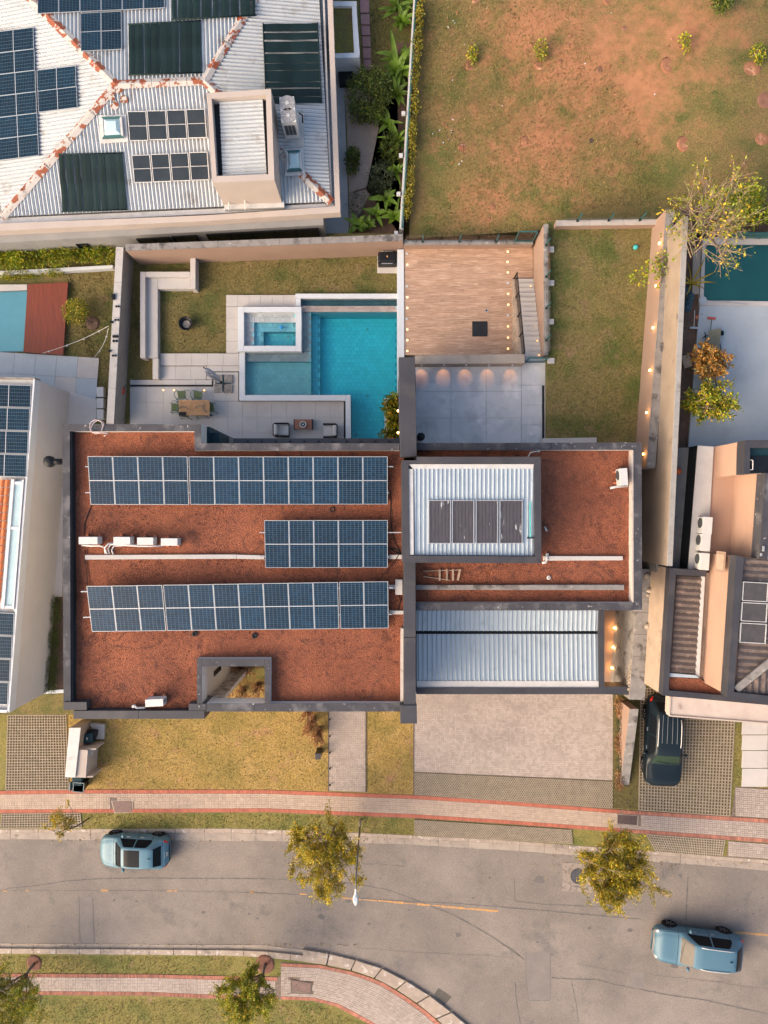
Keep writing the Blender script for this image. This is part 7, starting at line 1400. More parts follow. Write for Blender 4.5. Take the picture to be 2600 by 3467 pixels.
# russet plume grasses at the front wall and in the open court
def plumes(base, n, spread, h, label, seed, lean=(0,-.3), group='russet plume grasses'):
    o = empty('plume_grass', base, label, 'ornamental grass', group); rg = random.Random(seed); st_ = MB(); rng = np.random.default_rng(seed); Vs = []
    for i in range(n):
        a = rg.uniform(0,6.283); l = h*rg.uniform(.6,1.15); e = Vector((math.cos(a)*spread*rg.uniform(.3,1)+lean[0]*l, math.sin(a)*spread*rg.uniform(.3,1)+lean[1]*l, l)); r0 = Vector((rg.uniform(-.15,.15),rg.uniform(-.15,.15),0)); m = r0.lerp(e,.5)+Vector((0,0,l*.12)); st_.tube([r0,m,e], .012, 3, .005, cap=False)
        d = (e-m).normalized(); k = 9; pos = np.array([tuple(e-d*(.3*t/k)) for t in range(k)]); Vs.append(leaves_at(pos, np.tile(np.array(tuple(d)),(k,1)), .13, .045, rng, .35))
        pos = np.array([tuple(r0.lerp(m,t/4)) for t in range(5)]); Vs.append(leaves_at(pos, np.tile(np.array(tuple(d)),(5,1)), .3, .03, rng, .5))
    st_.build('stems', m_bark, o); ref('plumes', quads_mesh('plumes', np.concatenate(Vs), m_plume), o); return o
plumes(WS(*cM(480,150),.13), 70, .5, 1.3, 'largest clump of russet plume grass beside the entry path', 301); plumes(WS(*cM(520,215),.13), 50, .4, 1.1, 'clump of russet plume grass nearest the black totem', 302); plumes(WS(*cM(455,90),.13), 50, .5, 1.2, 'clump of russet plume grass tucked under the front beam', 303)
for i in range(7): plumes(WS(730+i*48,2330-(i%2)*14,.13), 34, .5, 1.0, f'russet plume grass along the house front, {ORD[i]} from the left', 310+i)
for i, (x,y) in enumerate(((800,2225),(835,2240),(868,2222))): plumes(WS(x,y,.13), 40, .55, 1.5, f'russet plume grass inside the open court, {ORD[i]} from the left', 330+i)
for i in range(5): bush('bedding_shrub', WS(2092+(i%2)*8,2390+i*62,.13), [(0,0,.25,.22,.6,.22)], 260, f'scruffy brown shrub between the drive and the side wall, {ORD[i]} from the house', m_fern if i%2 else m_plume, 'shrub', .13, .05, 340+i, 'scruffy shrubs by the drive')
# ================================================================== CARS
m_carglass = M('car_glass', (.007,.009,.012), None, rough=.3, spec=.08)
def fi(tab, s):                 # smooth curve through the table (limited slopes, no overshoot)
    n = len(tab); k = 0
    while k < n-2 and s > tab[k+1][0]: k += 1
    def sl(i):
        if i <= 0 or i >= n-1: return 0 if n < 3 else ((tab[1][1]-tab[0][1])/(tab[1][0]-tab[0][0]) if i <= 0 else (tab[-1][1]-tab[-2][1])/(tab[-1][0]-tab[-2][0]))
        a = (tab[i][1]-tab[i-1][1])/(tab[i][0]-tab[i-1][0]); b = (tab[i+1][1]-tab[i][1])/(tab[i+1][0]-tab[i][0]); return 0 if a*b <= 0 else 2*a*b/(a+b)
    (x0,y0),(x1,y1) = tab[k], tab[k+1]; h = x1-x0; t = min(1,max(0,(s-x0)/h)); m0, m1 = sl(k)*h, sl(k+1)*h
    return (2*t**3-3*t*t+1)*y0+(t**3-2*t*t+t)*m0+(-2*t**3+3*t*t)*y1+(t**3-t*t)*m1
def car(label, ctr, head, L, Wd, prof, paint, wb, wheel_r=.34, glass=None, rails=None, sunroof=None, wsglass=None):
    d = Vector((math.cos(head), math.sin(head), 0)); d.z = SB*d.x; d.normalize(); side = Vector((-math.sin(head), math.cos(head), 0)); side.z = SB*side.x; side.normalize()
    root = bpy.data.objects.new('parked_car', None); root.matrix_basis = basis(ctr, d, side); link(root, None, label=label, cat='car')
    glass = glass or m_carglass
    zt, zb, w, wr = (prof[k] for k in ('zt','zb','w','wr'))
    def ring(s):
        hw = fi(w,s)*Wd/2; a, b = fi(zt,s), fi(zb,s); r = fi(wr,s)*hw; lo = fi(prof['lo'],s)
        return [(hw*.9,lo),(hw*.985,lo+.16),(hw,lerp(lo,b,.55)),(hw*.985,lerp(lo,b,.85)),(hw*.95,b),(lerp(hw*.95,r,.5),lerp(b,a-.03,.52)),(r,a-.03),(r*.86,a),(r*.45,a+.012),(0,a+.015)]
    def pt(s, t):       # t in [-1,1]: right sill .. over the roof .. left sill
        rg_ = ring(s); u = (1-abs(t))*9; i = min(8,int(u)); f = u-i; y = lerp(rg_[i][0],rg_[i+1][0],f); z = lerp(rg_[i][1],rg_[i+1][1],f); return Vector(((s-.5)*L, y if t > 0 else -y, z))
    NSt = 56; NT = 36; ss = [i/NSt for i in range(NSt+1)]; mb = MB(); V = [pt(s, 1-2*j/NT) for s in ss for j in range(NT+1)]
    F_ = [(i*(NT+1)+j, (i+1)*(NT+1)+j, (i+1)*(NT+1)+j+1, i*(NT+1)+j+1) for i in range(NSt) for j in range(NT)]
    F_ += [tuple(range(NT,-1,-1)), tuple(NSt*(NT+1)+j for j in range(NT+1))]; mb.add(V, F_); mb.f = [tuple(reversed(f)) for f in mb.f]; mb.build('body', paint, root, True)
    def patch(name, s0, s1, t0, t1, mat, o_=.008, n=(10,10), taper=None):
        mb = MB(); V = []
        for i in range(n[0]+1):
            for j in range(n[1]+1):
                s = lerp(s0,s1,i/n[0]); t = lerp(t0,t1,j/n[1])
                if taper: t = lerp(*[x for x in taper(i/n[0], t0, t1)], j/n[1])
                p = pt(s,t); a, b = pt(s+.004,t)-pt(s-.004,t), pt(s,t+.01)-pt(s,t-.01); nn = a.cross(b); nn = nn.normalized() if nn.length > 1e-9 else Vector((0,0,1)); c = Vector((p.x*.2,0,.6))
                if nn.dot(p-c) < 0: nn = -nn
                V.append(p+nn*o_)
        fs = [(i*(n[1]+1)+j, (i+1)*(n[1]+1)+j, (i+1)*(n[1]+1)+j+1, i*(n[1]+1)+j+1) for i in range(n[0]) for j in range(n[1])]; return mb.add(V, fs).build(name, mat, root, True)
    T = lambda k: 1-k/9          # parameter of ring point k
    pw = prof['glass']
    patch('windscreen', pw['ws'][0], pw['ws'][1], -T(6.2), T(6.2), wsglass or glass); patch('rear_window', pw['rw'][0], pw['rw'][1], -T(6.3), T(6.3), glass)
    for sg in (-1,1):
        cutm = lerp(pw['sw'][0],pw['sw'][1],.48)
        patch('side_window', pw['sw'][0], cutm-.008, sg*T(4.15), sg*T(5.85), glass, taper=lambda u,t0,t1: (t0, lerp(t0,t1,min(1,.35+u*3)))); patch('side_window', cutm+.008, pw['sw'][1], sg*T(4.15), sg*T(5.85), glass, taper=lambda u,t0,t1: (t0, lerp(t0,t1,min(1,.12+(1-u)*2.2))))
        patch('headlight', .955, .992, sg*T(3.6), sg*T(4.9), m_rim, .012, (4,4)); patch('tail_light', .008, .05, sg*T(3.2), sg*T(4.4), M('red_tail_lens', (.5,.02,.015), None, rough=.2) if 'red_tail_lens' not in bpy.data.materials else bpy.data.materials['red_tail_lens'], .012, (4,4))
        p = pt(pw['sw'][1]-.035, sg*T(4)); o = MB().lathe((0,0,0), [(.02,-.1),(.075,-.06),(.085,.04),(.04,.11)], 10, Matrix.Rotation(R(90),3,'X')).build('door_mirror', paint, root, True); o.location = p+Vector((0,sg*.13,.06))
        for s in (.36,.56): q = pt(s, sg*T(3.2)); MB().box(q+Vector((0,sg*.012,0)), (.2,.03,.03)).build('door_handle', m_rim, root)
        for e in (-1,1):
            x = e*wb/2; hub = Vector((x, sg*(Wd/2-.09), wheel_r)); rot = Matrix.Rotation(R(90),3,'X'); MB().lathe(Vector((x,sg*(Wd/2-.06),wheel_r+.02)), [(.02,-.055),(wheel_r*1.17,-.05),(wheel_r*1.17,.05),(.02,.055)], 24, rot).build('wheel_arch', m_black, root)
            wl = MB().lathe((0,0,0), [(wheel_r*.6,-.11),(wheel_r*.93,-.11),(wheel_r,-.07),(wheel_r,.07),(wheel_r*.93,.11),(wheel_r*.6,.11)], 26, rot).build('wheel', m_tyre, root, True); wl.location = hub
            MB().lathe((0,sg*.09,0), [(.01,-.01),(wheel_r*.66,-.02),(wheel_r*.66,.02),(.01,.015)], 22, rot).build('rim_disc', m_grille, wl)
            for k in range(5): a = k*1.2566+.3; MB().bar((math.cos(a)*.04,sg*.115,math.sin(a)*.04),(math.cos(a)*wheel_r*.63,sg*.115,math.sin(a)*wheel_r*.63), .05,.02).build('spoke', m_rim, wl)
    patch('front_grille', .985, .998, -T(2.7), T(2.7), m_blackm, .012, (3,8)) if False else None
    gap = [[pt(s, k) for k in np.linspace(-T(4.3),T(4.3),15)] for s in (pw['ws'][1]+.03,)]            # bonnet shut line
    for sg in (-1,1):
        gap += [[pt(s, sg*T(k)) for k in (1.2,2,3,3.9)] for s in (lerp(*pw['sw'],.02), lerp(*pw['sw'],.48), lerp(*pw['sw'],.97))]
        gap += [[pt(s, sg*T(4.5)) for s in np.linspace(pw['ws'][1]+.03,.965,7)]]
    gap += [[pt(pw['rw'][0]-.012, k) for k in np.linspace(-T(4.6),T(4.6),11)]]
    for g_ in gap: MB().tube(g_, .011, 5, cap=False).build('panel_gap', m_blackm, root)
    for sg in (.1,.45): a, b = pt(pw['ws'][1]-.004, sg*.5), pt(pw['ws'][1]-.03, sg*.5-.42); MB().tube([a+Vector((0,0,.02)), a.lerp(b,.5)+Vector((0,0,.03)), b+Vector((0,0,.02))], .012, 5).build('wiper', m_blackm, root)
    if rails:
        for sg in (-1,1): MB().tube([pt(s, sg*T(6.6))+Vector((0,0,.05 if 0 < i < 6 else .0)) for i, s in enumerate([lerp(rails[0],rails[1],k/6) for k in range(7)])], .022, 7).build('roof_rail', m_whitep if rails[2] else m_rim, root, True)
    if sunroof: patch('sunroof', sunroof[0], sunroof[1], -T(7.1), T(7.1), m_carglass, .006)
    MB().box(pt(.2,0)+Vector((0,0,.05)), (.16,.03,.09)).build('antenna_fin', paint, root)
    MB().box(pt(pw['ws'][1]-.01,0.0)-Vector((0,0,.02)), (.02,.02,.02)).build('mirror_sensor', m_blackm, root)
    return root, pt, patch, T
P_HATCH = dict(zt=[(0,.72),(.03,.98),(.06,1.04),(.17,1.49),(.22,1.55),(.34,1.6),(.48,1.6),(.585,1.54),(.735,1.07),(.77,1.03),(.9,.95),(.965,.82),(1,.62)], zb=[(0,.66),(.03,.9),(.06,.97),(.17,1.0),(.45,.97),(.6,.95),(.735,.99),(.77,.97),(.9,.88),(.965,.74),(1,.55)], w=[(0,.62),(.015,.74),(.04,.86),(.09,.95),(.2,1),(.78,1),(.88,.965),(.94,.88),(.975,.76),(1,.52)], wr=[(0,.7),(.06,.7),(.15,.6),(.25,.63),(.45,.65),(.585,.63),(.735,.78),(.77,.79),(.9,.72),(.96,.62),(1,.5)], lo=[(0,.42),(.05,.24),(.2,.2),(.85,.2),(.95,.24),(1,.36)], glass=dict(ws=(.6,.725),rw=(.075,.16),sw=(.2,.66)))
P_SUV = dict(zt=[(0,.75),(.02,1.02),(.04,1.1),(.145,1.6),(.18,1.64),(.34,1.68),(.5,1.67),(.585,1.6),(.725,1.1),(.76,1.06),(.9,1.0),(.965,.86),(1,.62)], zb=[(0,.7),(.02,.95),(.045,1.02),(.12,1.05),(.45,1.02),(.6,1.0),(.725,1.02),(.76,1.0),(.9,.92),(.965,.78),(1,.55)], w=[(0,.68),(.012,.8),(.035,.9),(.08,.97),(.2,1),(.8,1),(.9,.965),(.95,.9),(.98,.79),(1,.58)], wr=[(0,.7),(.045,.7),(.13,.62),(.25,.66),(.48,.67),(.585,.65),(.725,.78),(.76,.8),(.9,.74),(.96,.64),(1,.5)], lo=[(0,.42),(.05,.26),(.2,.22),(.85,.22),(.95,.26),(1,.36)], glass=dict(ws=(.6,.715),rw=(.05,.135),sw=(.17,.65)))
m_paintA = M('silver_blue_paint', (.085,.175,.225), None, rough=.4, spec=.3); m_paintB = M('steel_blue_paint', (.065,.135,.185), None, rough=.4, spec=.3); m_paintC = M('black_car_paint', (.006,.012,.017), None, rough=.35, spec=.25)
c1, pt1, patch1, T1 = car('silver blue crossover with dark sunroof parked at the left kerb', WS(472,2862,0), R(180), 4.08, 1.78, P_HATCH, m_paintA, 2.53, .33, sunroof=(.33,.555))
for sg in (-1,1): patch1('spoiler_light', .165, .185, sg*T1(6.4), sg*T1(7.8), bpy.data.materials['red_tail_lens'], .015, (3,4))
patch1('rear_spoiler', .155, .2, -T1(6.6), T1(6.6), m_paintA, .03, (4,8)); patch1('number_plate', .006, .02, -T1(8.35), T1(8.35), m_whitep, .02, (3,6))
tc = bpy.data.curves.new('plate_text', 'FONT'); tc.body = 'EUI0R8'; tc.size = .11; tc.extrude = .002; tc.align_x = 'CENTER'; to = bpy.data.objects.new('plate_letters', tc); COL.objects.link(to); bpy.context.view_layer.update(); me = bpy.data.meshes.new_from_object(to.evaluated_get(bpy.context.evaluated_depsgraph_get())); bpy.data.objects.remove(to); me.materials.append(m_blackm)
p = pt1(.012,0); ref('plate_letters', me, c1, mw=Matrix.Translation(p+Vector((-.03,0,-.01))) @ Matrix.Rotation(R(-90),4,'Z') @ Matrix.Rotation(R(55),4,'X'))
for k in range(4): q = pt1(.035,(k-1.5)*.045); MB().box(q+Vector((-.015,0,.012)), (.02,.035,.02)).build('badge_letter', m_whitep, c1)
for sg in (-.28,.28,-.6,.6): a, b = pt1(.79,sg*.22), pt1(.93,sg*.26); MB().tube([a+Vector((0,0,.002)), a.lerp(b,.5)+Vector((0,0,.006)), b], .012, 5).build('bonnet_crease', m_paintA, c1)
c2, pt2, patch2, T2 = car('blue grey estate with white roof rails standing on the road at the right', WS(2345,3182,0), R(180)-.077, 4.6, 1.84, P_SUV, m_paintB, 2.8, .36, wsglass=M('painted_reflection_glass', (.12,.105,.088), (.09,.08,.07), .8, .35, spec=.12), rails=(.17,.53,1))  # beige sky reflection painted into the windscreen's base colour
patch2('lower_trim', .1, .9, T2(.3), T2(1.3), m_blackm, .006, (12,2)); patch2('lower_trim', .1, .9, -T2(.3), -T2(1.3), m_blackm, .006, (12,2)); patch2('chrome_bumper', .985, .998, -T2(3), T2(3), m_rim, .012, (3,10)); MB().tube([pt2(.17,.05)+Vector((0,0,.03)), pt2(.14,.1)+Vector((0,0,.2))], .01, 5).build('aerial', m_blackm, c2)
c3, pt3, patch3, T3 = car('black sport utility vehicle with roof rails parked under the porch slab', WS(2233,2496,.15), R(-92.5), 4.85, 1.9, P_SUV, m_paintC, 2.75, .38, rails=(.2,.5,1), wsglass=M('green_tinted_glass', (.018,.034,.022), (.028,.046,.03), 1.5, .3, spec=.15))
for k in (-.24,-.08,.08,.24): MB().tube([pt3(s,k*.62)+Vector((0,0,.006)) for s in (.16,.25,.35,.46)], .012, 5).build('roof_rib', m_rim, c3)
# ================================================================== STREET THINGS
m_pole = M('dull_grey_pole', (.13,.125,.12), (.1,.097,.095), 3, .6)
lp = empty('street_lamp', WS(1220,2776,.12), 'tall grey street lamp leaning its head over the road', 'street lamp'); hb = lp.location; MB().tube([(0,0,-.1),(0,0,.8)], .075, 12, .06).build('pole_base', m_stucco, lp, True); MB().tube([(0,0,.9),(0,0,6.1),(0,-.12,6.45),(-.0,-.4,6.55)], .045, 10, .03).build('pole', m_pole, lp, True)
MB().lathe((0,-.4,6.55), [(.035,0),(.07,-.25),(.13,-.42),(.15,-.62),(.1,-.85),(.02,-.95)], 14, Matrix.Rotation(R(-90),3,'X') @ Matrix.Rotation(R(0),3,'Z')).build('lamp_head', m_whitep, lp, True) if False else None
hd = MB(); k = 9
for i in range(k):
    t = i/(k-1); w_ = [.045,.05,.06,.1,.135,.145,.13,.09,.02][i]; y = -.38-t*.82; hd.v += [(-w_,y,6.55),(-w_*.6,y,6.55+w_*.7),(w_*.6,y,6.55+w_*.7),(w_,y,6.55),(0,y,6.5)]
for i in range(k-1):
    for j in range(5): hd.f.append((i*5+j, i*5+(j+1)%5, (i+1)*5+(j+1)%5, (i+1)*5+j))
hd.build('lamp_head', m_whitep, lp, True); MB().bb(-.07,-.95,6.63,.07,-.72,6.66).build('photo_cell', m_steel, lp)
o = empty('totem_light', WS(1082,2541,.13), 'black rectangular totem on the front lawn beside the path', 'totem'); MB().bb(-.15,-.15,-.05,.15,.15,.95).build('post', m_blackm, o, bevel=.01); MB().bb(-.16,-.16,.95,.16,.16,.98).build('top_plate', m_metal, o)
# meter wall with bins
mw_ = empty('meter_wall', WS(290,2520,.13), 'pale meter wall with lower box and niches beside the pavement', 'utility wall'); mo_ = mw_.location
cX = crop(200,2420,7.9)
def mwp(n, pts, z, mat, zb, bevel=.01): return MB().prism([p-mo_ for p in P([cX(*q) for q in pts], z)], zb=zb-mo_.z).build(n, mat, mw_, bevel=bevel)
zt1 = -.05; zg = WS(270,2550).z
mwp('main_wall', [(275,352),(575,352),(432,1675),(160,1665)], zt1, m_tan, zg-.3); mwp('cap', [(270,347),(578,347),(434,1680),(155,1670)], zt1+.04, m_flash, zt1+.002)
mwp('meter_box', [(522,930),(772,945),(715,1685),(442,1675)], zt1-.06, m_cream, zg-.3); mwp('shelf', [(815,225),(1205,260),(1190,660),(960,650)], -1.35, m_conc, zg-.3)
q = P([cX(772,945),cX(715,1685)], zt1-.06); a, b = q
for u0,u1,z0,z1,mt in ((.03,.3,-.45,-.15,m_slab),(.03,.3,-.9,-.55,m_white),(.45,.62,-.3,-.12,m_slab),(.62,.8,-.4,-.2,m_slab)):
    p, r_ = a.lerp(b,u0), a.lerp(b,u1); MB().add([Vector((x.x+.012,x.y,z))-mo_ for x,z in ((p,z0),(r_,z0),(r_,z1),(p,z1))], [(0,1,2,3)]).build('meter_door', mt, mw_)
p = b; MB().bb(-.25,-.03,-1.2,.35,.05,.0).build('side_fin', m_cream, mw_).location = Vector((b.x,b.y,zt1-.2))-mo_; MB().bb(-.25,-.03,-1.2,.4,.05,.0).build('side_fin', m_cream, mw_).location = Vector((a.x,a.y,zt1-.2))-mo_
def wbin(loc, rz, label, body, lid=None, open_=False, text=False, s=1.0, lean=0):
    o = empty('wheelie_bin', loc, label, 'bin', 'bins at the meter wall', rz=rz); w0, d0, w1, d1, h = .22*s,.24*s,.29*s,.33*s,.95*s
    mb = MB().add([(-w0,-d0,0),(w0,-d0,0),(w0,d0,0),(-w0,d0,0),(-w1,-d1,h),(w1,-d1,h),(w1,d1,h),(-w1,d1,h)], [(3,2,1,0),(0,1,5,4),(1,2,6,5),(2,3,7,6),(3,0,4,7)]+([] if open_ else [(4,5,6,7)])); mb.build('body', body, o, bevel=.03)
    for a, b in (((-w1,-d1,h),(w1,-d1,h)),((w1,-d1,h),(w1,d1,h)),((w1,d1,h),(-w1,d1,h)),((-w1,d1,h),(-w1,-d1,h))): MB().bar(a, b, .05).build('rim', lid or body, o)
    if open_: MB().box((0,d1+.12,h-.28), (2*w1,.05,.66), m=Matrix.Rotation(R(-14),3,'X')).build('lid', lid or body, o, bevel=.01)
    else: MB().prism([(-w1,-d1,h+.06),(w1,-d1,h+.06),(w1*.96,d1,h+.1),(-w1*.96,d1,h+.1)], .05).build('lid', lid or body, o, bevel=.03)
    for sg in (-1,1): MB().lathe((sg*w0*.9,d0+.02,.1), [(.02,-.03),(.1,-.03),(.1,.03),(.02,.03)], 14, Matrix.Rotation(R(90),3,'Y')).build('wheel', m_tyre, o)
    if text:
        for k in range(3): MB().box((-.05+k*.05,.0,h+.095), (.035,.09,.008)).build('printed_letter', m_whitep, o)
    return o
g = lambda x,y: WS(*cX(x,y),.13)
wbin(g(930,500), R(95), 'dark teal wheelie bin with white print in the niche behind the meter wall', m_tealbin, text=True, s=.9); wbin(g(1000,430), R(80), 'black wheelie bin behind the teal bin', m_black, s=.75); wbin(g(690,1790), R(85), 'open black wheelie bin nearest the pavement', m_black, M('grey_rim', (.1,.14,.15), None, rough=.5), open_=True, s=.9); wbin(g(640,1640), R(88), 'dark blue bin half hidden under the end of the meter wall', m_tealbin, s=.8)
o = empty('orange_bag', g(850,800), 'orange crumpled bag between the teal bin and the meter box', 'bag'); MB().lathe((0,0,0), [(.15,0),(.3,.2),(.26,.55),(.08,.75)], 9).build('bag', m_orange, o); MB().tube([(0,0,.75),(.1,.05,.85)], .03, 6, .01).build('knot', m_orange, o)
# ================================================================== POOL TERRACE FURNITURE
cX = crop(560,1230,5.53); TZ_ = .06
tb = empty('dining_table', W(*cX(540,835),TZ_), 'slatted teak dining table on the pool terrace', 'table'); to_ = tb.location; x0, x1 = W(*cX(250,835),.8).x-to_.x, W(*cX(826,835),.8).x-to_.x; y1, y0 = W(*cX(540,692),.8).y-to_.y, W(*cX(540,975),.8).y-to_.y; xm = (x0+x1)/2
for a in ((x0,y0,x0+.06,y1),(x1-.06,y0,x1,y1),(xm-.04,y0+.06,xm+.04,y1-.06),(x0+.061,y0,x1-.061,y0+.055),(x0+.061,y1-.055,x1-.061,y1)): MB().bb(a[0],a[1],.7,a[2],a[3],.75).build('frame_rail', m_teak, tb)
n = 15
for i in range(n): a = lerp(x0+.065,xm-.045,i/n); MB().bb(a+.003,y0+.06,.71,a+(xm-x0-.11)/n-.006,y1-.06,.748).build('slat', m_teak, tb)
n = 14
for i in range(n): a = lerp(y0+.06,y1-.06,i/n); MB().bb(xm+.045,a+.003,.71,x1-.065,a+(y1-y0-.12)/n-.006,.748).build('slat', m_teak, tb)
for x in (x0+.08,x1-.08):
    for y in (y0+.08,y1-.08): MB().bar((x,y,0),(x,y,.7), .07).build('leg', m_blackm, tb)
tr_ = empty('black_tray', W(*cX(318,945),.82), 'black tray on the corner of the dining table', 'tray'); MB().bb(-.19,-.1,0,.19,.1,.02).build('base', m_blackm, tr_); MB().bb(-.19,-.1,.02,.19,-.085,.04).build('lip', m_blackm, tr_)
def dchair(x, y, rz, label):
    o = empty('dining_chair', W(*cX(x,y),TZ_), label, 'chair', 'green dining chairs', rz=rz)
    MB().add([(-.2,-.22,.44),(.2,-.22,.44),(.23,.2,.46),(-.23,.2,.46),(-.2,-.22,.47),(.2,-.22,.47),(.23,.2,.49),(-.23,.2,.49)], [(3,2,1,0),(4,5,6,7),(0,1,5,4),(1,2,6,5),(2,3,7,6),(3,0,4,7)]).build('seat', m_green, o, bevel=.02)
    arc_ = lambda r_, z, a0, a1, n=14, sy=1.0: [(math.cos(lerp(a0,a1,i/n))*r_, -.02-math.sin(lerp(a0,a1,i/n))*r_*sy, z) for i in range(n+1)]
    MB().tube(arc_(.33,.72,-.4,math.pi+.4), .017, 7).build('arm_hoop', m_tealframe, o, True); MB().tube(arc_(.3,.82,.5,math.pi-.5), .015, 7).build('back_rail', m_tealframe, o, True)
    for x_, y_ in ((-.24,.24),(.24,.24),(-.27,-.28),(.27,-.28)): MB().tube([(x_*1.12,y_*1.12,0),(x_,y_,.45),(x_*1.0,y_*.6,.72)], .017, 6).build('leg', m_tealframe, o, True)
    return o
dchair(345,610,0.05,'green dining chair behind the table, the left one of the two'); dchair(645,618,-.1,'green dining chair behind the table, the right one of the two'); dchair(225,850,R(90),'green dining chair at the left end of the table'); dchair(880,862,R(-80),'green dining chair at the right end of the table'); dchair(410,960,R(175),'green dining chair in front of the table under the black tray'); dchair(710,945,R(182),'green dining chair pushed in at the front right of the table')
cY = crop(900,1400,5.925)
def armchair(x0,y0,x1,y1, flip, label):
    a, b = W(*cY(x0,y1),.5), W(*cY(x1,y0),.5); w_, d_ = b.x-a.x, b.y-a.y; o = empty('armchair', Vector(((a.x+b.x)/2,(a.y+b.y)/2,TZ_)), label, 'armchair', 'cream armchairs'); s = -1 if flip else 1
    MB().bb(-w_/2+.04,-d_/2+.08,.12,w_/2-.04,d_/2-.08,.26).build('seat_base', m_blackm, o); MB().bb(-w_/2+.05 if s < 0 else -w_/2+.2,-d_/2+.1,.262,w_/2-.2 if s < 0 else w_/2-.05,d_/2-.1,.43).build('seat_cushion', m_cushion, o, bevel=.04)
    xb = s*(-w_/2+.14); MB().box((xb,0,.52), (.2,d_-.22,.42), m=Matrix.Rotation(R(-10*s),3,'Y')).build('back_cushion', m_cushion, o, bevel=.06)
    MB().tube([(s*(w_/2-.05),-d_/2+.03,.12),(s*(w_/2-.05),-d_/2+.03,.6),(s*(-w_/2+.08),-d_/2+.03,.62),(s*(-w_/2+.0),-d_/2+.1,.68),(s*(-w_/2+.0),d_/2-.1,.68),(s*(-w_/2+.08),d_/2-.03,.62),(s*(w_/2-.05),d_/2-.03,.6),(s*(w_/2-.05),d_/2-.03,.12)], .03, 8).build('frame_tube', m_blackm, o, True)
    for sy in (-1,1):
        MB().bb(-w_/2+.06,sy*(d_/2-.03)-.02,.2,w_/2-.08,sy*(d_/2-.03)+.02,.58).build('side_panel', m_blackm, o)
        for x in (-w_/2+.08,w_/2-.08): MB().bar((x,sy*(d_/2-.05),0),(x,sy*(d_/2-.05),.14), .04).build('leg', m_blackm, o)
armchair(160,190,472,475,False,'cream cushioned armchair on the left of the coffee table'); armchair(1138,202,1432,492,True,'cream cushioned armchair on the right of the coffee table beside the pool')
ct = empty('coffee_table', W(*cY(765,232),TZ_), 'low brown coffee table between the armchairs', 'table'); MB().bb(-.48,-.27,.36,.48,.27,.4).build('top', m_walnut, ct, bevel=.01)
for s in (-1,1): MB().bb(s*.5-.02,-.29,.0,s*.5+.02,.29,.41).build('side_frame', m_blackm, ct)
bw_ = empty('candle_bowl', W(*cY(750,225),.46), 'white round candle bowl on the coffee table', 'bowl'); MB().lathe((0,0,0), [(.1,0),(.17,.05),(.19,.14),(.16,.14),(.13,.05),(.02,.04)], 24).build('bowl', m_whitep, bw_, True); MB().cyl((0,0,.04), .11, .05, 18).build('glass', m_coll, bw_); MB().cyl((0,0,.09), .05, .03, 12).build('candle', m_cushion, bw_)
ub = empty('parasol', W(*cX(1083,382),TZ_), 'furled white parasol on a cross base of four paving blocks', 'parasol'); uo = ub.location
for x,y in ((1000,295),(1182,297),(992,470),(1178,480)): p = W(*cX(x,y),TZ_+.05)-uo; MB().bb(p.x-.23,p.y-.23,.02,p.x+.23,p.y+.23,.09).build('base_block', m_capgrey, ub, bevel=.015)
MB().bar((-.42,0,.1),(.45,0,.1), .06,.03).build('cross_bar', m_tealbin, ub); MB().bar((0,-.42,.104),(0,.48,.104), .06,.03).build('cross_bar', m_tealbin, ub); MB().tube([(0,0,0),(0,0,2.6)], .03, 10).build('pole', m_frame, ub, True); MB().lathe((0,0,.4), [(.05,0),(.07,.15),(.05,.3)], 12).build('hub', m_blackm, ub, True)
MB().tube([(0,0,1.2),(-.15,.12,1.7),(-.42,.36,2.5),(-.4,.36,2.75)], .03, 8).build('arm', m_blackm, ub, True)
mb = MB(); kk = 14; pr = [(.06,1.1),(.13,1.35),(.15,1.8),(.16,2.3),(.1,2.7),(.02,2.85)]; vs = []
for r_,z in pr:
    for j in range(kk): rr = r_*(1.25 if j%2 else .75); t = (z-1.1)/1.75; vs.append((math.cos(6.283*j/kk)*rr-.3*t, math.sin(6.283*j/kk)*rr+.25*t, z))
mb.add(vs, [(i*kk+j, i*kk+(j+1)%kk, (i+1)*kk+(j+1)%kk, (i+1)*kk+j) for i in range(5) for j in range(kk)]).build('furled_canopy', M('greyish_canopy', (.52,.49,.5), (.42,.4,.41), 5, .9), ub)
for i, ((x,y),lb) in enumerate(((cD(1020,1052),'lit floor light on the terrace, farthest from the parasol'),(cD(1085,1052),'lit floor light on the terrace left of the chairs'),(cD(1275,1054),'lit floor light behind the right dining chair'))):
    o = empty('terrace_light', W(x,y,.07), lb, 'floor light', 'terrace floor lights'); MB().lathe((0,0,0), [(.07,0),(.07,.01),(.05,.012),(.05,0)], 14).build('rim', m_frame, o); MB().lathe((0,0,0), [(.05,0),(.05,.014),(.001,.02)], 14).build('lens', m_lampw, o)
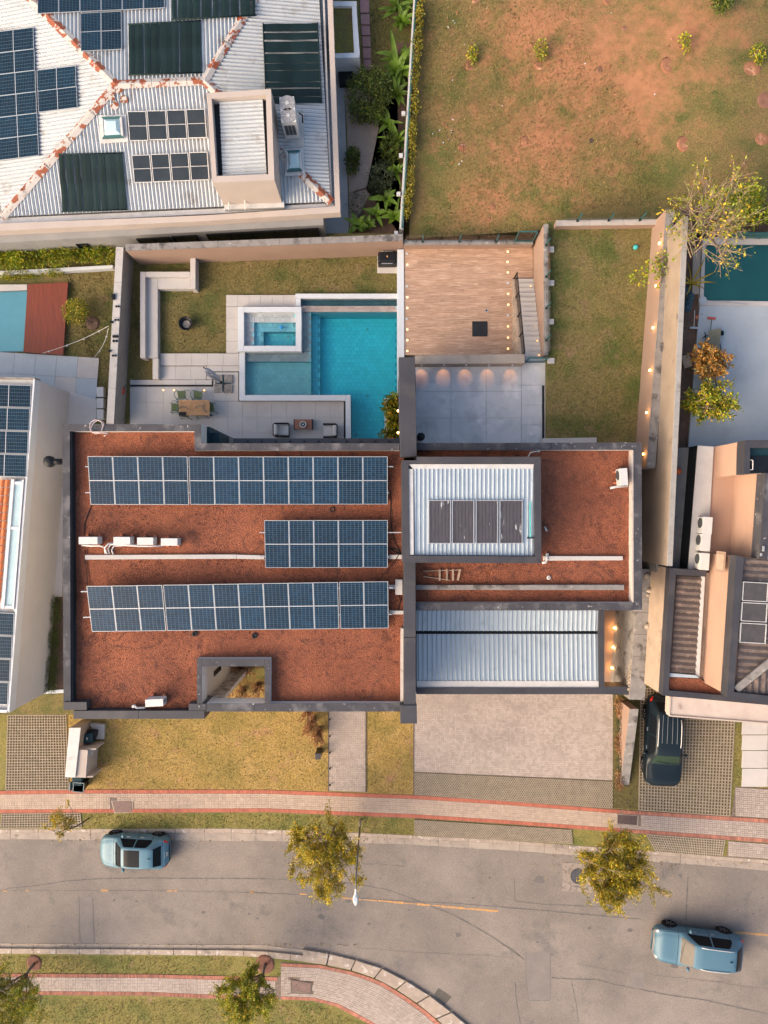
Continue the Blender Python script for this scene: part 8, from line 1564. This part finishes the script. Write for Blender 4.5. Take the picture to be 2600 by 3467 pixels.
fb = empty('fire_bowl', W(*cD(1170,648),0), 'round black fire bowl on the sunken lawn', 'fire bowl'); MB().lathe((0,0,.1), [(.12,0),(.3,.12),(.37,.3),(.39,.34),(.35,.34),(.27,.14),(.05,.06)], 28).build('bowl', m_blackm, fb, True); MB().cyl((0,0,.17), .22, .05, 18).build('ash', m_capgrey, fb)
for k in range(3): a = k*2.094+.6; MB().bar((math.cos(a)*.3,math.sin(a)*.3,-.02),(math.cos(a)*.22,math.sin(a)*.22,.25), .04).build('leg', m_blackm, fb)
MB().bar((.38,-.12,.4),(.52,-.14,.4), .05,.03).build('handle', m_blackm, fb)
slab('barbecue_pad', rect(cE,1197,212,1336,362), .06, m_conc, .2, kind='structure')
bq = empty('barbecue_grill', W(*cE(1266,292),.06), 'black covered barbecue grill on a pale pad by the white wall', 'barbecue'); MB().bb(-.5,-.28,.1,.5,.28,.75).build('cabinet', m_blackm, bq, bevel=.02); MB().bb(-.51,-.29,.752,.51,.29,.98).build('hood', m_black, bq, bevel=.1); MB().bar((-.3,-.32,.85),(.3,-.32,.85), .03).build('handle', m_frame, bq); MB().bb(-.03,-.03,.98,.04,.06,.99).build('thermometer', m_yellow, bq)
MB().tube([(-.3,.34,.6),(-.3,.42,.65),(.32,.42,.65),(.32,.34,.6)], .02, 6).build('back_rail', m_pipe, bq)
for x in (-.42,.42):
    for y in (-.2,.2): MB().cyl((x,y,0), .045, .1, 10).build('castor', m_tyre, bq)

# leaves blown under the street trees and along the gutters
rng = np.random.default_rng(77); pts = []
for (cx, cy, sx, sy, n) in ((1100,2860,90,45,260),(2080,2900,110,50,300),(850,3330,80,50,160),(80,3330,80,60,120),(215,2815,50,20,60),(1300,2843,900,5,260),(600,3199,500,4,160),(2300,2925,250,6,90)):
    for _ in range(n): pts.append(tuple(WS(cx+rng.normal(0,sx), cy+rng.normal(0,sy), .02 if cy > 2840 and cy < 3220 else .16)))
pts = np.array(pts); d = rng.normal(0,1,pts.shape); d[:,2] = 0
ref('fallen_leaves', quads_mesh('fallen_leaves', leaves_at(pts, d, .09, .05, rng, .15)+np.array([0,0,.012]), leafmat('dry_fallen_leaves', (.13,.075,.03), (.3,.17,.05), (.36,.25,.06), .8)), None, label='dry leaves scattered under the street trees and in the gutters', cat='leaves', kind='stuff')
